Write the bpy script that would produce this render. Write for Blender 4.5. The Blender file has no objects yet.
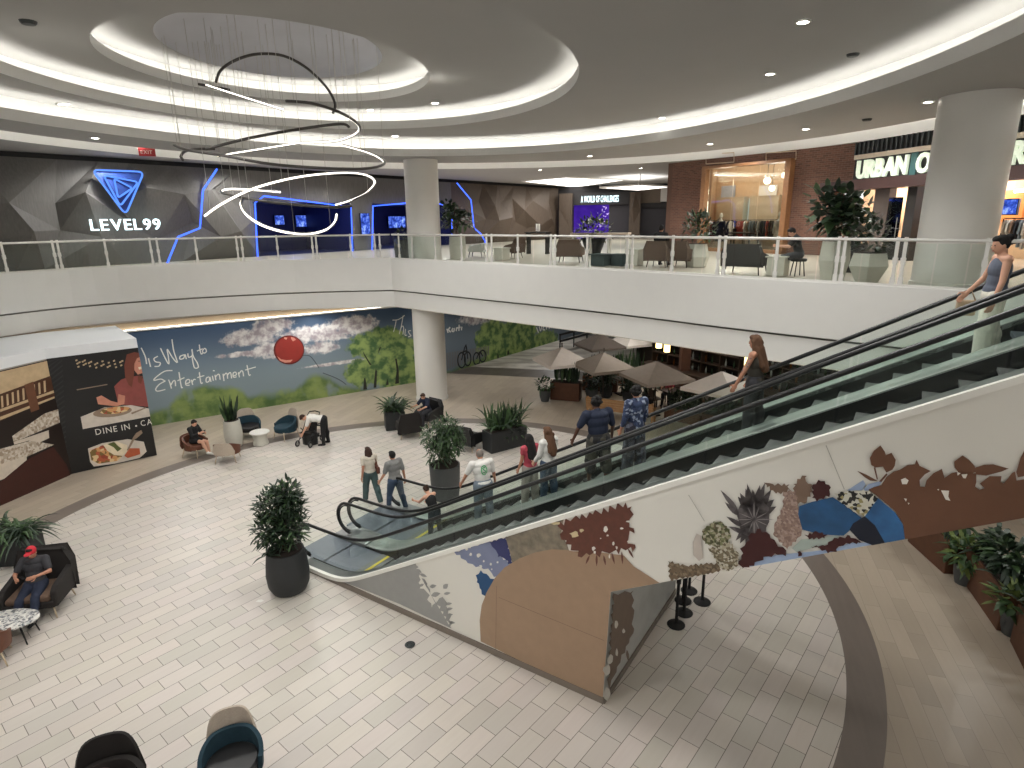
import bpy, bmesh, math, random
from mathutils import Vector, Matrix
from mathutils.geometry import tessellate_polygon
random.seed(7)
SC = bpy.context.scene
COL = SC.collection
PI = math.pi
# ---------------------------------------------------------------- camera model
F = 605.0; HCAM = 7.7; PITCH = math.atan((384 - 220) / F); ROLL = math.radians(0.8)
_f = Vector((0, math.cos(PITCH), -math.sin(PITCH))); _r0 = Vector((1, 0, 0)); _u0 = _r0.cross(_f)
_r = _r0 * math.cos(ROLL) - _u0 * math.sin(ROLL); _u = _u0 * math.cos(ROLL) + _r0 * math.sin(ROLL)
CAM = Vector((0, 0, HCAM))
def ray(x, y): return _f + _r * ((x - 512) / F) - _u * ((y - 384) / F)
def gp(x, y, z=0.0):
    d = ray(x, y); return CAM + d * ((z - HCAM) / d.z)
def pj(P):
    v = Vector(P) - CAM; z = v.dot(_f)
    return 512 + F * v.dot(_r) / z, 384 - F * v.dot(_u) / z
cd = bpy.data.cameras.new('camera'); cam = bpy.data.objects.new('camera', cd); COL.objects.link(cam)
cd.sensor_width = 36; cd.lens = 36 * F / 1024; cd.clip_start = 0.05; cd.clip_end = 400
m3 = Matrix((_r, _u, -_f)).transposed(); cam.matrix_world = Matrix.Translation(CAM) @ m3.to_4x4()
SC.camera = cam
# ---------------------------------------------------------------- colour and materials
def lin(c): 
    c = c / 255.0
    return c / 12.92 if c <= .04045 else ((c + .055) / 1.055) ** 2.4
def rgb(t): return (lin(t[0]), lin(t[1]), lin(t[2]), 1)
class NT:
    def __init__(s, name):
        s.m = bpy.data.materials.new(name); s.m.use_nodes = True; s.t = s.m.node_tree; s.t.nodes.clear()
        s.out = s.n('ShaderNodeOutputMaterial')
    def n(s, typ, **kw):
        k = s.t.nodes.new(typ)
        for a, b in kw.items(): setattr(k, a, b)
        return k
    def set(s, sock, v):
        if hasattr(v, 'is_output') or isinstance(v, bpy.types.NodeSocket): s.t.links.new(v, sock)
        else: sock.default_value = v
    def math(s, op, a, b=None, c=None, clamp=False):
        k = s.n('ShaderNodeMath', operation=op, use_clamp=clamp); s.set(k.inputs[0], a)
        if b is not None: s.set(k.inputs[1], b)
        if c is not None: s.set(k.inputs[2], c)
        return k.outputs[0]
    def add(s, a, b): return s.math('ADD', a, b)
    def mul(s, a, b): return s.math('MULTIPLY', a, b)
    def mix(s, f, a, b, bt='MIX'):
        k = s.n('ShaderNodeMix', data_type='RGBA', blend_type=bt); s.set(k.inputs[0], f); s.set(k.inputs[6], a); s.set(k.inputs[7], b); return k.outputs[2]
    def smooth(s, v, a, b, lo=0., hi=1.):
        k = s.n('ShaderNodeMapRange', interpolation_type='SMOOTHSTEP'); s.set(k.inputs[0], v)
        for i, q in zip((1, 2, 3, 4), (a, b, lo, hi)): k.inputs[i].default_value = q
        return k.outputs[0]
    def obj(s): return s.n('ShaderNodeTexCoord').outputs['Object']
    def xyz(s, v):
        k = s.n('ShaderNodeSeparateXYZ'); s.set(k.inputs[0], v); return k.outputs
    def comb(s, x, y, z=0.):
        k = s.n('ShaderNodeCombineXYZ'); s.set(k.inputs[0], x); s.set(k.inputs[1], y); s.set(k.inputs[2], z); return k.outputs[0]
    def noise(s, vec, scale, detail=3, rough=.55, col=False):
        k = s.n('ShaderNodeTexNoise'); s.set(k.inputs['Vector'], vec); k.inputs['Scale'].default_value = scale
        k.inputs['Detail'].default_value = detail; k.inputs['Roughness'].default_value = rough
        return k.outputs[1 if col else 0]
    def bsdf(s, color, rough=.6, metal=0., spec=.5, bump=None, bstr=.2, bdist=.01, **kw):
        k = s.n('ShaderNodeBsdfPrincipled'); s.set(k.inputs['Base Color'], color); s.set(k.inputs['Roughness'], rough)
        s.set(k.inputs['Metallic'], metal); s.set(k.inputs['Specular IOR Level'], spec)
        if bump is not None:
            b = s.n('ShaderNodeBump'); b.inputs['Strength'].default_value = bstr; b.inputs['Distance'].default_value = bdist
            s.set(b.inputs['Height'], bump); s.t.links.new(b.outputs[0], k.inputs['Normal'])
        for a, v in kw.items(): s.set(k.inputs[a], v)
        s.t.links.new(k.outputs[0], s.out.inputs[0]); return k
def mat(name, col, rough=.6, metal=0., var=.06, scale=6, bump=0., spec=.5):
    t = NT(name); o = t.obj(); nz = t.noise(o, scale)
    c = t.mix(nz, rgb([v * (1 - var) for v in col]), rgb([min(255, v * (1 + var)) for v in col]))
    t.bsdf(c, rough, metal, spec, nz if bump else None, bump); return t.m
def emit(name, col, strength):
    t = NT(name); k = t.n('ShaderNodeEmission'); k.inputs[0].default_value = rgb(col); k.inputs[1].default_value = strength
    t.t.links.new(k.outputs[0], t.out.inputs[0]); return t.m
def glass(name, tint=(225, 238, 232), refl=1.0):
    t = NT(name); tr = t.n('ShaderNodeBsdfTransparent'); tr.inputs[0].default_value = rgb(tint)
    gl = t.n('ShaderNodeBsdfGlossy'); gl.inputs['Roughness'].default_value = .03; gl.inputs[0].default_value = (.9, .95, .93, 1)
    fr = t.n('ShaderNodeFresnel'); fr.inputs[0].default_value = 1.45
    mx = t.n('ShaderNodeMixShader'); t.set(mx.inputs[0], t.mul(fr.outputs[0], refl)); t.t.links.new(tr.outputs[0], mx.inputs[1]); t.t.links.new(gl.outputs[0], mx.inputs[2])
    t.t.links.new(mx.outputs[0], t.out.inputs[0]); return t.m
def speckle(name, cols, scale, rough=.6):       # patches of several colours
    t = NT(name); v = t.n('ShaderNodeTexVoronoi'); t.set(v.inputs['Vector'], t.obj()); v.inputs['Scale'].default_value = scale
    r = t.n('ShaderNodeValToRGB'); r.color_ramp.interpolation = 'CONSTANT'
    sx = t.xyz(v.outputs['Color']); t.set(r.inputs[0], sx[0])
    el = r.color_ramp.elements
    while len(el) < len(cols): el.new(.5)
    for i, c in enumerate(cols): el[i].position = i / len(cols); el[i].color = rgb(c)
    t.bsdf(r.outputs[0], rough); return t.m
M = {}
def MT(k, *a, **kw):
    if k not in M: M[k] = mat(k, *a, **kw)
    return M[k]
MT('white_paint', (224, 223, 219), .55, var=.015, scale=2)
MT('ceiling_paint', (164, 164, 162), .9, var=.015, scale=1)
MT('column_paint', (222, 220, 214), .5, var=.02, scale=1.5)
MT('black_metal', (22, 22, 23), .4, .3)
MT('rubber', (17, 18, 19), .35, var=.1)
MT('steel', (185, 183, 178), .3, .9, var=.04)
MT('brushed_steel', (150, 152, 152), .35, .85, var=.06)
MT('dark_steel', (62, 66, 66), .4, .6, var=.1)
MT('wood', (150, 112, 72), .5, var=.2, scale=9)
MT('pale_leg', (188, 170, 145), .45, var=.08)
MT('dark_wood', (52, 38, 28), .45, var=.2)
MT('teal_fabric', (26, 54, 66), .85, var=.15, scale=40)
MT('beige_fabric', (178, 165, 150), .9, var=.08, scale=40)
MT('brown_leather', (98, 58, 40), .5, var=.12)
MT('black_leather', (24, 24, 25), .4, var=.15)
MT('dark_fabric', (34, 30, 28), .9, var=.12, scale=30)
MT('tan_fabric', (96, 76, 62), .9, var=.1, scale=30)
MT('black_pot', (38, 40, 41), .6, var=.06)
MT('white_pot', (196, 194, 182), .55, var=.04)
MT('grey_pot', (70, 72, 72), .6, var=.06)
MT('rust_metal', (88, 56, 38), .6, .2, var=.15, scale=4)
MT('soil', (40, 30, 24), .95, var=.3, scale=30)
MT('leaf_dark', (34, 50, 34), .5, var=.35, scale=8)
MT('leaf_mid', (56, 78, 46), .5, var=.35, scale=8)
MT('leaf_yellow', (98, 112, 60), .5, var=.3, scale=8)
MT('stem', (70, 56, 40), .7)
MT('black_paint', (16, 15, 15), .6)
MT('white_plastic', (225, 223, 216), .4, var=.02)
M['glass'] = glass('clear_glass', (236, 243, 239))
M['esc_glass'] = glass('green_tinted_glass', (243, 249, 246))
M['shop_glass'] = glass('shop_glass', (225, 228, 224), 1.2)
# ---------------------------------------------------------------- mesh builder
class MB:
    def __init__(s): s.v = []; s.f = []; s.mi = []
    def add(s, vs, fs, mi=0):
        o = len(s.v); s.v += [tuple(p) for p in vs]
        for f in fs: s.f.append(tuple(i + o for i in f)); s.mi.append(mi)
        return s
    def box(s, c, d, rz=0., mi=0, M4=None, taper=1.):
        x, y, z = d[0] / 2, d[1] / 2, d[2] / 2
        vs = [Vector((sx * x * (taper if sz < 0 else 1), sy * y * (taper if sz < 0 else 1), sz * z)) for sz in (-1, 1) for sx, sy in ((-1, -1), (1, -1), (1, 1), (-1, 1))]
        R = Matrix.Rotation(rz, 3, 'Z') if M4 is None else M4
        vs = [R @ v + Vector(c) for v in vs]
        return s.add(vs, [(3, 2, 1, 0), (4, 5, 6, 7), (0, 1, 5, 4), (1, 2, 6, 5), (2, 3, 7, 6), (3, 0, 4, 7)], mi)
    def cyl(s, p0, p1, r0, r1=None, n=12, mi=0, caps=True):
        r1 = r0 if r1 is None else r1; p0 = Vector(p0); p1 = Vector(p1); a = (p1 - p0)
        if a.length < 1e-6: return s
        q = a.to_track_quat('Z', 'Y').to_matrix()
        vs = [q @ Vector((math.cos(2 * PI * i / n) * r, math.sin(2 * PI * i / n) * r, 0)) + p for p, r in ((p0, r0), (p1, r1)) for i in range(n)]
        fs = [(i, (i + 1) % n, n + (i + 1) % n, n + i) for i in range(n)]
        if caps: fs += [tuple(range(n - 1, -1, -1)), tuple(range(n, 2 * n))]
        return s.add(vs, fs, mi)
    def lathe(s, prof, n=24, mi=0, c=(0, 0, 0), caps=True, sx=1., sy=1.):
        vs = [(c[0] + r * sx * math.cos(2 * PI * i / n), c[1] + r * sy * math.sin(2 * PI * i / n), c[2] + z) for r, z in prof for i in range(n)]
        fs = [(k * n + i, k * n + (i + 1) % n, (k + 1) * n + (i + 1) % n, (k + 1) * n + i) for k in range(len(prof) - 1) for i in range(n)]
        if caps: fs += [tuple(range(n - 1, -1, -1)), tuple(range((len(prof) - 1) * n, len(prof) * n))]
        return s.add(vs, fs, mi)
    def tube(s, pts, r, n=8, mi=0, closed=False, caps=True, up=None):
        pts = [Vector(p) for p in pts]; L = len(pts); vs = []
        rr = r if isinstance(r, (list, tuple)) else [r] * L
        N = None
        for i, p in enumerate(pts):
            a = pts[(i + 1) % L] if (closed or i < L - 1) else pts[i]; b = pts[i - 1] if (closed or i > 0) else pts[i]
            T = (a - b).normalized()
            if N is None:
                N = T.orthogonal().normalized() if up is None else (Vector(up) - T * T.dot(Vector(up))).normalized()
            else: N = (N - T * N.dot(T)).normalized()
            B = T.cross(N)
            vs += [p + (N * math.cos(2 * PI * k / n) + B * math.sin(2 * PI * k / n)) * rr[i] for k in range(n)]
        fs = [(i * n + k, i * n + (k + 1) % n, ((i + 1) % L) * n + (k + 1) % n, ((i + 1) % L) * n + k) for i in range(L if closed else L - 1) for k in range(n)]
        if caps and not closed: fs += [tuple(range(n - 1, -1, -1)), tuple(range((L - 1) * n, L * n))]
        return s.add(vs, fs, mi)
    def sweep(s, pts, prof, side, upv=(0, 0, 1), mi=0, closed=False, caps=True):   # profile (a along side, b along up) swept with given side vectors
        L = len(pts); n = len(prof); vs = []
        for p, sd in zip(pts, side):
            vs += [Vector(p) + Vector(sd) * a + Vector(upv) * b for a, b in prof]
        fs = [(i * n + k, i * n + (k + 1) % n, ((i + 1) % L) * n + (k + 1) % n, ((i + 1) % L) * n + k) for i in range(L if closed else L - 1) for k in range(n)]
        if caps and not closed: fs += [tuple(range(n - 1, -1, -1)), tuple(range((L - 1) * n, L * n))]
        return s.add(vs, fs, mi)
    def prism(s, poly, fn, lo, hi, mi=0):       # poly 2D, fn(a,b,h)->3D
        n = len(poly)
        tr = tessellate_polygon([[Vector((a, b, 0)) for a, b in poly]])
        vs = [fn(a, b, lo) for a, b in poly] + [fn(a, b, hi) for a, b in poly]
        fs = [tuple(t) for t in tr] + [tuple(i + n for i in reversed(t)) for t in tr] + [(i, (i + 1) % n, n + (i + 1) % n, n + i) for i in range(n)]
        return s.add(vs, fs, mi)
    def flat(s, P3, mi=0):                      # concave planar polygon in 3D
        tr = tessellate_polygon([[Vector(p) for p in P3]])
        return s.add(P3, [tuple(t) for t in tr], mi)
    def ell(s, c, r, R=None, nu=12, nv=8, mi=0):
        vs = [Vector((0, 0, -1))]; 
        for j in range(1, nv):
            a = -PI / 2 + PI * j / nv
            vs += [Vector((math.cos(a) * math.cos(2 * PI * i / nu), math.cos(a) * math.sin(2 * PI * i / nu), math.sin(a))) for i in range(nu)]
        vs.append(Vector((0, 0, 1)))
        R = R or Matrix.Identity(3)
        vs = [R @ Vector((v.x * r[0], v.y * r[1], v.z * r[2])) + Vector(c) for v in vs]
        fs = [(0, 1 + (i + 1) % nu, 1 + i) for i in range(nu)]
        for j in range(nv - 2):
            a = 1 + j * nu; fs += [(a + i, a + (i + 1) % nu, a + nu + (i + 1) % nu, a + nu + i) for i in range(nu)]
        a = 1 + (nv - 2) * nu; t = len(vs) - 1
        fs += [(a + i, a + (i + 1) % nu, t) for i in range(nu)]
        return s.add(vs, fs, mi)
    def cap(s, p0, r0, p1, r1, n=12):           # tapered capsule
        p0 = Vector(p0); p1 = Vector(p1); a = p1 - p0; q = a.to_track_quat('Z', 'Y').to_matrix(); L = a.length
        prof = [(r0 * math.cos(t), r0 * math.sin(t)) for t in (-1.35, -.9, -.4, 0)] + [(r1 * math.cos(t), L + r1 * math.sin(t)) for t in (0, .4, .9, 1.35)]
        vs = [q @ Vector((r * math.cos(2 * PI * i / n), r * math.sin(2 * PI * i / n), z)) + p0 for r, z in prof for i in range(n)]
        K = len(prof)
        fs = [(k * n + i, k * n + (i + 1) % n, (k + 1) * n + (i + 1) % n, (k + 1) * n + i) for k in range(K - 1) for i in range(n)]
        fs += [tuple(range(n - 1, -1, -1)), tuple(range((K - 1) * n, K * n))]
        return s.add(vs, fs)
    def mesh(s, name, mats):
        me = bpy.data.meshes.new(name); me.from_pydata(s.v, [], s.f)
        for m in (mats if isinstance(mats, (list, tuple)) else [mats]): me.materials.append(M[m] if isinstance(m, str) else m)
        me.polygons.foreach_set('material_index', s.mi); return me
    def build(s, name, mats, parent=None, smooth=False, bevel=0., norm=False, seg=2):
        me = s.mesh(name, mats)
        if norm:
            bm = bmesh.new(); bm.from_mesh(me); bmesh.ops.recalc_face_normals(bm, faces=bm.faces); bm.to_mesh(me); bm.free()
        o = bpy.data.objects.new(name, me); COL.objects.link(o)
        if parent: o.parent = parent
        if smooth:
            me.polygons.foreach_set('use_smooth', [True] * len(me.polygons))
            if smooth == 'auto': 
                md = o.modifiers.new('split', 'EDGE_SPLIT'); md.split_angle = math.radians(40)
        if bevel:
            b = o.modifiers.new('bevel', 'BEVEL'); b.width = bevel; b.segments = seg; b.limit_method = 'ANGLE'; b.angle_limit = math.radians(40)
        return o
def thing(name, label, cat, loc=(0, 0, 0), rz=0., group=None):
    o = bpy.data.objects.new(name, None); COL.objects.link(o); o.location = loc; o.rotation_euler = (0, 0, rz); o.empty_display_size = .2
    return tag(o, label, cat, group)
def tag(o, label, cat, group=None):
    o['label'] = label; o['category'] = cat
    if group: o['group'] = group
    return o
def struct(o, label=None):
    o['kind'] = 'structure'
    if label: o['label'] = label
    return o
def copy_tree(o, parent=None):
    c = o.copy(); COL.objects.link(c)
    if parent: c.parent = parent
    for ch in list(o.children): copy_tree(ch, c)
    return c
def place(o, loc, rz=0., label=None, sc=None):
    o.location = loc; o.rotation_euler = (0, 0, rz)
    if label: o['label'] = label
    if sc: o.scale = (sc, sc, sc)
    return o
class PL:                                       # a vertical plane through two plan points
    def __init__(s, A, B):
        s.A = Vector((A[0], A[1], 0)); B = Vector((B[0], B[1], 0)); s.L = (B - s.A).length; s.u = (B - s.A).normalized()
        s.n = Vector((-s.u.y, s.u.x, 0))
        if s.n.dot(CAM - s.A) < 0: s.n = -s.n
    def px(s, x, y, off=0.):
        d = ray(x, y); o = s.A + s.n * off; t = s.n.dot(o - CAM) / s.n.dot(d); P = CAM + d * t
        return ((P - s.A).dot(s.u), P.z)
    def pt(s, a, z, off=0.): return s.A + s.u * a + s.n * off + Vector((0, 0, z))
    def poly(s, mb, pix, off, mi=0, off0=None):
        q = [s.px(x, y, off) for x, y in pix]
        if off0 is None: mb.flat([s.pt(a, z, off) for a, z in q], mi)
        else: mb.prism(q, lambda a, b, h: s.pt(a, b, h), off0, off, mi)
    def rz(s): return math.atan2(s.u.y, s.u.x)
def clampf(x, a, b): return max(a, min(b, x))
_fontcache = {}
def glyphs(txt, size, bold=0.):                          # text outline as (mesh verts, faces) in the xz plane, width
    cu = bpy.data.curves.new('t', 'FONT'); cu.body = txt; cu.size = size; cu.extrude = 0; cu.offset = bold; cu.resolution_u = 3
    o = bpy.data.objects.new('t', cu); COL.objects.link(o)
    dg = bpy.context.evaluated_depsgraph_get(); me = bpy.data.meshes.new_from_object(o.evaluated_get(dg))
    vs = [(v.co.x, v.co.y) for v in me.vertices]; fs = [tuple(p.vertices) for p in me.polygons]
    bpy.data.objects.remove(o); bpy.data.meshes.remove(me); bpy.data.curves.remove(cu)
    return vs, fs
def letter(txt, size, depth, fn, name, m, parent=None, bold=0.):   # fn(x,y,h) -> 3D ; solid letter
    vs, fs = glyphs(txt, size, bold)
    mb = MB(); n = len(vs)
    mb.add([fn(x, y, depth) for x, y in vs], fs)
    mb.add([fn(x, y, 0) for x, y in vs], [tuple(reversed(f)) for f in fs])
    ed = {}
    for f in fs:
        for i in range(len(f)):
            a, b = f[i], f[(i + 1) % len(f)]
            if (b, a) in ed: del ed[(b, a)]
            else: ed[(a, b)] = 1
    for a, b in ed: mb.f.append((a, a + n, b + n, b)); mb.mi.append(0)
    return mb.build(name, m, parent)
def word_layout(txt, size, track=1.0, space=.3):          # x offsets of each glyph
    xs = []; x = 0
    for ch in txt:
        if ch == ' ': x += size * space; continue
        vs, fs = glyphs(ch, size); a = min(v[0] for v in vs); b = max(v[0] for v in vs)
        xs.append((ch, x - a)); x += (b - a) + size * .1 * track
    return xs, x - size * .1 * track
# ================================================================ floors
UP = 6.1; ZC = (-2.9, 13.05)
def floor_material():
    t = NT('floor_tiles'); P = t.xyz(t.obj()); x, y = P[0], P[1]
    def tiles(ang, L, h, shift, u0, v0, g):
        c, s_ = math.cos(math.radians(ang)), math.sin(math.radians(ang))
        u = t.add(t.mul(x, c), t.mul(y, s_)); v = t.add(t.mul(x, -s_), t.mul(y, c))
        vr = t.mul(t.math('SUBTRACT', v, v0), 1 / h); row = t.math('FLOOR', vr)
        uu = t.mul(t.math('SUBTRACT', t.math('SUBTRACT', u, u0), t.mul(row, shift)), 1 / L)
        fu = t.math('FRACT', uu); fv = t.math('FRACT', vr); col = t.math('FLOOR', uu)
        gr = t.math('MAXIMUM', t.math('LESS_THAN', fu, g / L), t.math('LESS_THAN', fv, g / h))
        wn = t.n('ShaderNodeTexWhiteNoise', noise_dimensions='2D'); t.set(wn.inputs['Vector'], t.comb(col, row))
        return gr, wn.outputs['Value'], wn.outputs['Color'], t.comb(t.mul(u, .6), t.mul(v, 7.))
    g1, r1, c1, w1 = tiles(49.9, .66, .316, -.22, 2.97 + .22 * 28, .096, .0105)
    g2, r2, c2, w2 = tiles(72, 1.15, .29, .37, 0, 0, .007)
    base = t.mix(r1, rgb((198, 191, 182)), rgb((212, 205, 196)))
    base = t.mix(t.mul(t.noise(w1, 2.2, 4), .35), base, rgb((182, 172, 160)))
    base = t.mix(.018, base, c1)
    white = t.mix(g1, base, rgb((112, 105, 97)))
    tan = t.mix(r2, rgb((170, 157, 140)), rgb((186, 173, 155)))
    tan = t.mix(t.mul(t.noise(w2, 1.8, 4), .3), tan, rgb((150, 138, 122)))
    tan = t.mix(t.mul(g2, .5), tan, rgb((112, 102, 92)))
    dx = t.math('SUBTRACT', x, ZC[0]); dy = t.math('SUBTRACT', y, ZC[1])
    d = t.math('SQRT', t.add(t.mul(dx, dx), t.mul(dy, dy)))
    band = t.mix(t.noise(w2, 1.5), rgb((112, 102, 94)), rgb((124, 114, 106)))
    c = t.mix(t.math('GREATER_THAN', d, 9.62), white, band)
    # the strip gets a little wider on the right of the hall
    c = t.mix(t.math('GREATER_THAN', d, 10.2), c, tan)
    # corridor beyond: dark threshold line, then pale streaky stone
    q = t.add(t.mul(x, .25), y)
    s1 = t.math('MULTIPLY', t.math('GREATER_THAN', q, 29.9), t.math('GREATER_THAN', x, -5.))
    s2 = t.math('MULTIPLY', t.math('GREATER_THAN', q, 31.6), t.math('GREATER_THAN', x, -5.))
    pale = t.mix(t.smooth(t.noise(t.comb(t.mul(x, .5), t.mul(y, 1.6)), 1.3, 5), .35, .65), rgb((150, 142, 132)), rgb((206, 200, 190)))
    c = t.mix(s1, c, rgb((92, 84, 78))); c = t.mix(s2, c, pale)
    t.bsdf(c, t.add(.36, t.mul(r1, .08)), 0, .45, g1, -.15, .004)
    return t.m
fm = floor_material()
struct(MB().add([(-40, -15, 0), (40, -15, 0), (40, 75, 0), (-40, 75, 0)], [(0, 1, 2, 3)]).build('floor', fm), 'pale plank-tiled mall floor with a dark curved band')
# ================================================================ upper slab with the atrium opening
EP_L = [(-14, 4.5), (-18.2, 10.5), (-18.4, 16.5), (-17.2, 20.4), (-15.5, 22.8), (-12.6, 24.6), (-9.1, 25.9), (-5.1, 26.35)]
EP_R = [(-5.1, 26.35), (-1.5, 23.1), (1.7, 20.2), (3.95, 18.0), (5.75, 16.0), (7.9, 13.9), (9.3, 12.5), (10.3, 11.5)]
def smooth_line(P, k=4):
    P = [Vector((a, b)) for a, b in P]; out = []
    for i in range(len(P) - 1):
        p0 = P[max(i - 1, 0)]; p1 = P[i]; p2 = P[i + 1]; p3 = P[min(i + 2, len(P) - 1)]
        for j in range(k):
            q = j / k
            out.append(.5 * ((2 * p1) + (p2 - p0) * q + (2 * p0 - 5 * p1 + 4 * p2 - p3) * q * q + (3 * p1 - p0 - 3 * p2 + p3) * q ** 3))
    out.append(P[-1]); return out
EL = smooth_line(EP_L); ER = smooth_line(EP_R, 3)
REST = [Vector(p) for p in ((10.6, 10.6), (10.0, 9.6), (8.75, 8.0), (6.25, 4.6), (5.2, 2.2), (3, 1.0), (-4, .9), (-10, 1.8))]
HOLE = EL + ER[1:] + REST                        # clockwise seen from above? only used as an outline
OUT = [Vector(p) for p in ((-40, -15), (40, -15), (40, 75), (-40, 75))]
def ringed(z, flip, name, m):
    loops = [[Vector((p.x, p.y, 0)) for p in OUT], [Vector((p.x, p.y, 0)) for p in HOLE]]
    tr = tessellate_polygon(loops); pts = [(p.x, p.y, z) for p in OUT + HOLE]
    o = MB().add(pts, [tuple(t) for t in tr]).build(name, m)
    bm = bmesh.new(); bm.from_mesh(o.data)
    for f in bm.faces:
        f.normal_update()
        if (f.normal.z > 0) == flip: f.normal_flip()
    bm.to_mesh(o.data); bm.free(); return struct(o)
M['upper_floor'] = mat('upper_floor', (186, 176, 162), .35, var=.04, scale=1.5)
ringed(UP, False, 'floor_upper', 'upper_floor')
MT('soffit_paint', (176, 166, 150), .9, var=.02, scale=1)
ringed(4.12, True, 'ceiling_lower', 'soffit_paint')
def offset_closed(P, d):                        # move each point of the closed outline away from the opening
    n = len(P); c = Vector((-3.5, 13.5)); out = []
    for i, p in enumerate(P):
        t = (P[(i + 1) % n] - P[i - 1]).normalized(); nn = Vector((-t.y, t.x))
        if nn.dot(p - c) < 0: nn = -nn
        out.append(p + nn * d)
    return out
def fascia(prof, name, m):                      # prof: (outward offset, z) sections
    mb = MB(); loops = [[(q.x, q.y, z) for q in offset_closed(HOLE, o)] for o, z in prof]; n = len(HOLE)
    vs = [p for l in loops for p in l]; k = len(prof)
    fs = [(j * n + i, j * n + (i + 1) % n, (j + 1) * n + (i + 1) % n, (j + 1) * n + i) for j in range(k - 1) for i in range(n)]
    return struct(mb.add(vs, fs).build(name, m))
fascia([(.3, 6.1), (.3, 6.17), (0, 6.17), (0, 4.86), (.10, 4.83)], 'trim_1', 'white_paint')
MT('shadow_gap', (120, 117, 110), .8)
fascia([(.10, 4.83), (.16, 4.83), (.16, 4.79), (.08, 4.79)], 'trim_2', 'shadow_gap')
fascia([(.08, 4.79), (.08, 4.10), (.4, 4.10), (.4, 4.13)], 'trim_3', 'white_paint')
# ================================================================ columns
def column(x, y, r, z0, z1, nm, lab):
    mb = MB(); mb.lathe([(r + .03, z0), (r + .03, z0 + .12), (r, z0 + .13), (r, z1)], 48, caps=False)
    o = mb.build(nm, 'column_paint', smooth='auto'); o.location = (x, y, 0); struct(o, lab); return o
column(-3.6, 26.15, .69, 0, 10.1, 'trim_4', 'round white column through both floors by the mural')
column(9.95, 13.85, .73, UP, 10.1, 'trim_5', 'broad round white column behind the right balcony')
# ================================================================ outer shell far away
MT('far_wall', (120, 112, 102), .9)
# lower walls
MW1 = PL((-16.6, 21.4), (-4.72, 29.08)); MW2 = PL((-4.72, 29.08), (9.6, 47.75))
MT('brown_wall', (150, 132, 108), .85, var=.05)
def vwall(pl, a0, a1, z0, z1, th, name, m):
    mb = MB(); mb.prism([(a0, z0), (a1, z0), (a1, z1), (a0, z1)], lambda a, b, h: pl.pt(a, b, h), -th, 0)
    return struct(mb.build(name, m))
vwall(MW1, -6, MW1.L, 0, 4.12, .3, 'wall_left', 'brown_wall')
vwall(MW2, 0, MW2.L + 6, 0, 4.12, .3, 'wall_back', 'brown_wall')
# cornice light above the mural
M['cornice_led'] = emit('cornice_led', (255, 250, 235), 7.)
for pl, a0, a1, nm in ((MW1, 0, MW1.L - .1, 'cornice'), ):
    t0 = thing('cove_light', 'thin white light strip along the top of the balloon mural', 'light', pl.pt((a0 + a1) / 2, 3.84, 0))
    loc = t0.location
    mb = MB(); mb.prism([(a0, 3.80), (a1, 3.80), (a1, 3.86), (a0, 3.86)], lambda a, b, h: pl.pt(a, b, h) - loc, .0, .12); mb.build('lip', 'white_paint', t0)
    mb = MB(); mb.prism([(a0, 3.865), (a1, 3.865), (a1, 3.875), (a0, 3.875)], lambda a, b, h: pl.pt(a, b, h) - loc, .03, .10); mb.build('led_strip', 'cornice_led', t0)
# dark cross pipes and a sprinkler above the mural
MT('brown_beam', (92, 66, 46), .7)
mb = MB(); 
for x0, x1 in ((366, 380), (385, 425)):
    a0 = MW1.px(x0, 312)[0]; a1 = MW1.px(x1, 308)[0]
    mb.prism([(a0, 3.9), (a1, 3.9), (a1, 4.1), (a0, 4.1)], lambda a, b, h: MW1.pt(a, b, h), .002, .12)
struct(mb.build('trim_6', 'brown_beam'))
# right hand lower back walls (dark restaurant) and far right wall
RW = PL((6.5, 30.5), (16.3, 15.05))
MT('bar_wall', (34, 26, 21), .8, var=.3, scale=2)
vwall(RW, .3, RW.L + 3, 0, 4.12, .3, 'wall_right', 'bar_wall')
RR_ = PL(tuple(RW.pt(.3, 0).xy), tuple((RW.pt(.3, 0) + Vector((4.5, 7, 0))).xy)); vwall(RR_, 0, 12, 0, 4.12, .3, 'wall_right_2', 'bar_wall')
MT('plaster_tan', (176, 164, 148), .85)
FW = PL((13.5, 17.5), (11.6, 3.0))
vwall(FW, -1, FW.L + 2, 0, 4.12, .3, 'wall_near', 'plaster_tan')
# ================================================================ layered oval ceiling
NS = 128
def ell2(c, a, b, rot=0., p=2., grow=0.):       # plan outline, a along x', b along y'
    out = []
    for i in range(NS):
        t = 2 * PI * i / NS; ct, st = math.cos(t), math.sin(t)
        x = (a + grow) * math.copysign(abs(ct) ** (2 / p), ct); y = (b + grow) * math.copysign(abs(st) ** (2 / p), st)
        out.append((c[0] + x * math.cos(rot) - y * math.sin(rot), c[1] + x * math.sin(rot) + y * math.cos(rot)))
    return out
Q = dict(e3o=((-.9, 15.6), 15.6, 19.0, 0, 2.25), e3=((-1.0, 12.7), 12.4, 15.0, 0, 2.15), e2=((-2.24, 12.2), 9.66, 12.5, math.radians(-1.1), 2.),
         e1=((-4.45, 14.97), 6.02, 7.2, math.radians(-3.7), 2.), e0=((-5.55, 16.4), 3.5, 4.27, math.radians(-12.9), 2.), d=((-5.8, 16.95), 2.55, 3.1, math.radians(-3.2), 2.))
def E(k, g=0.): return ell2(*Q[k], grow=g)
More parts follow.
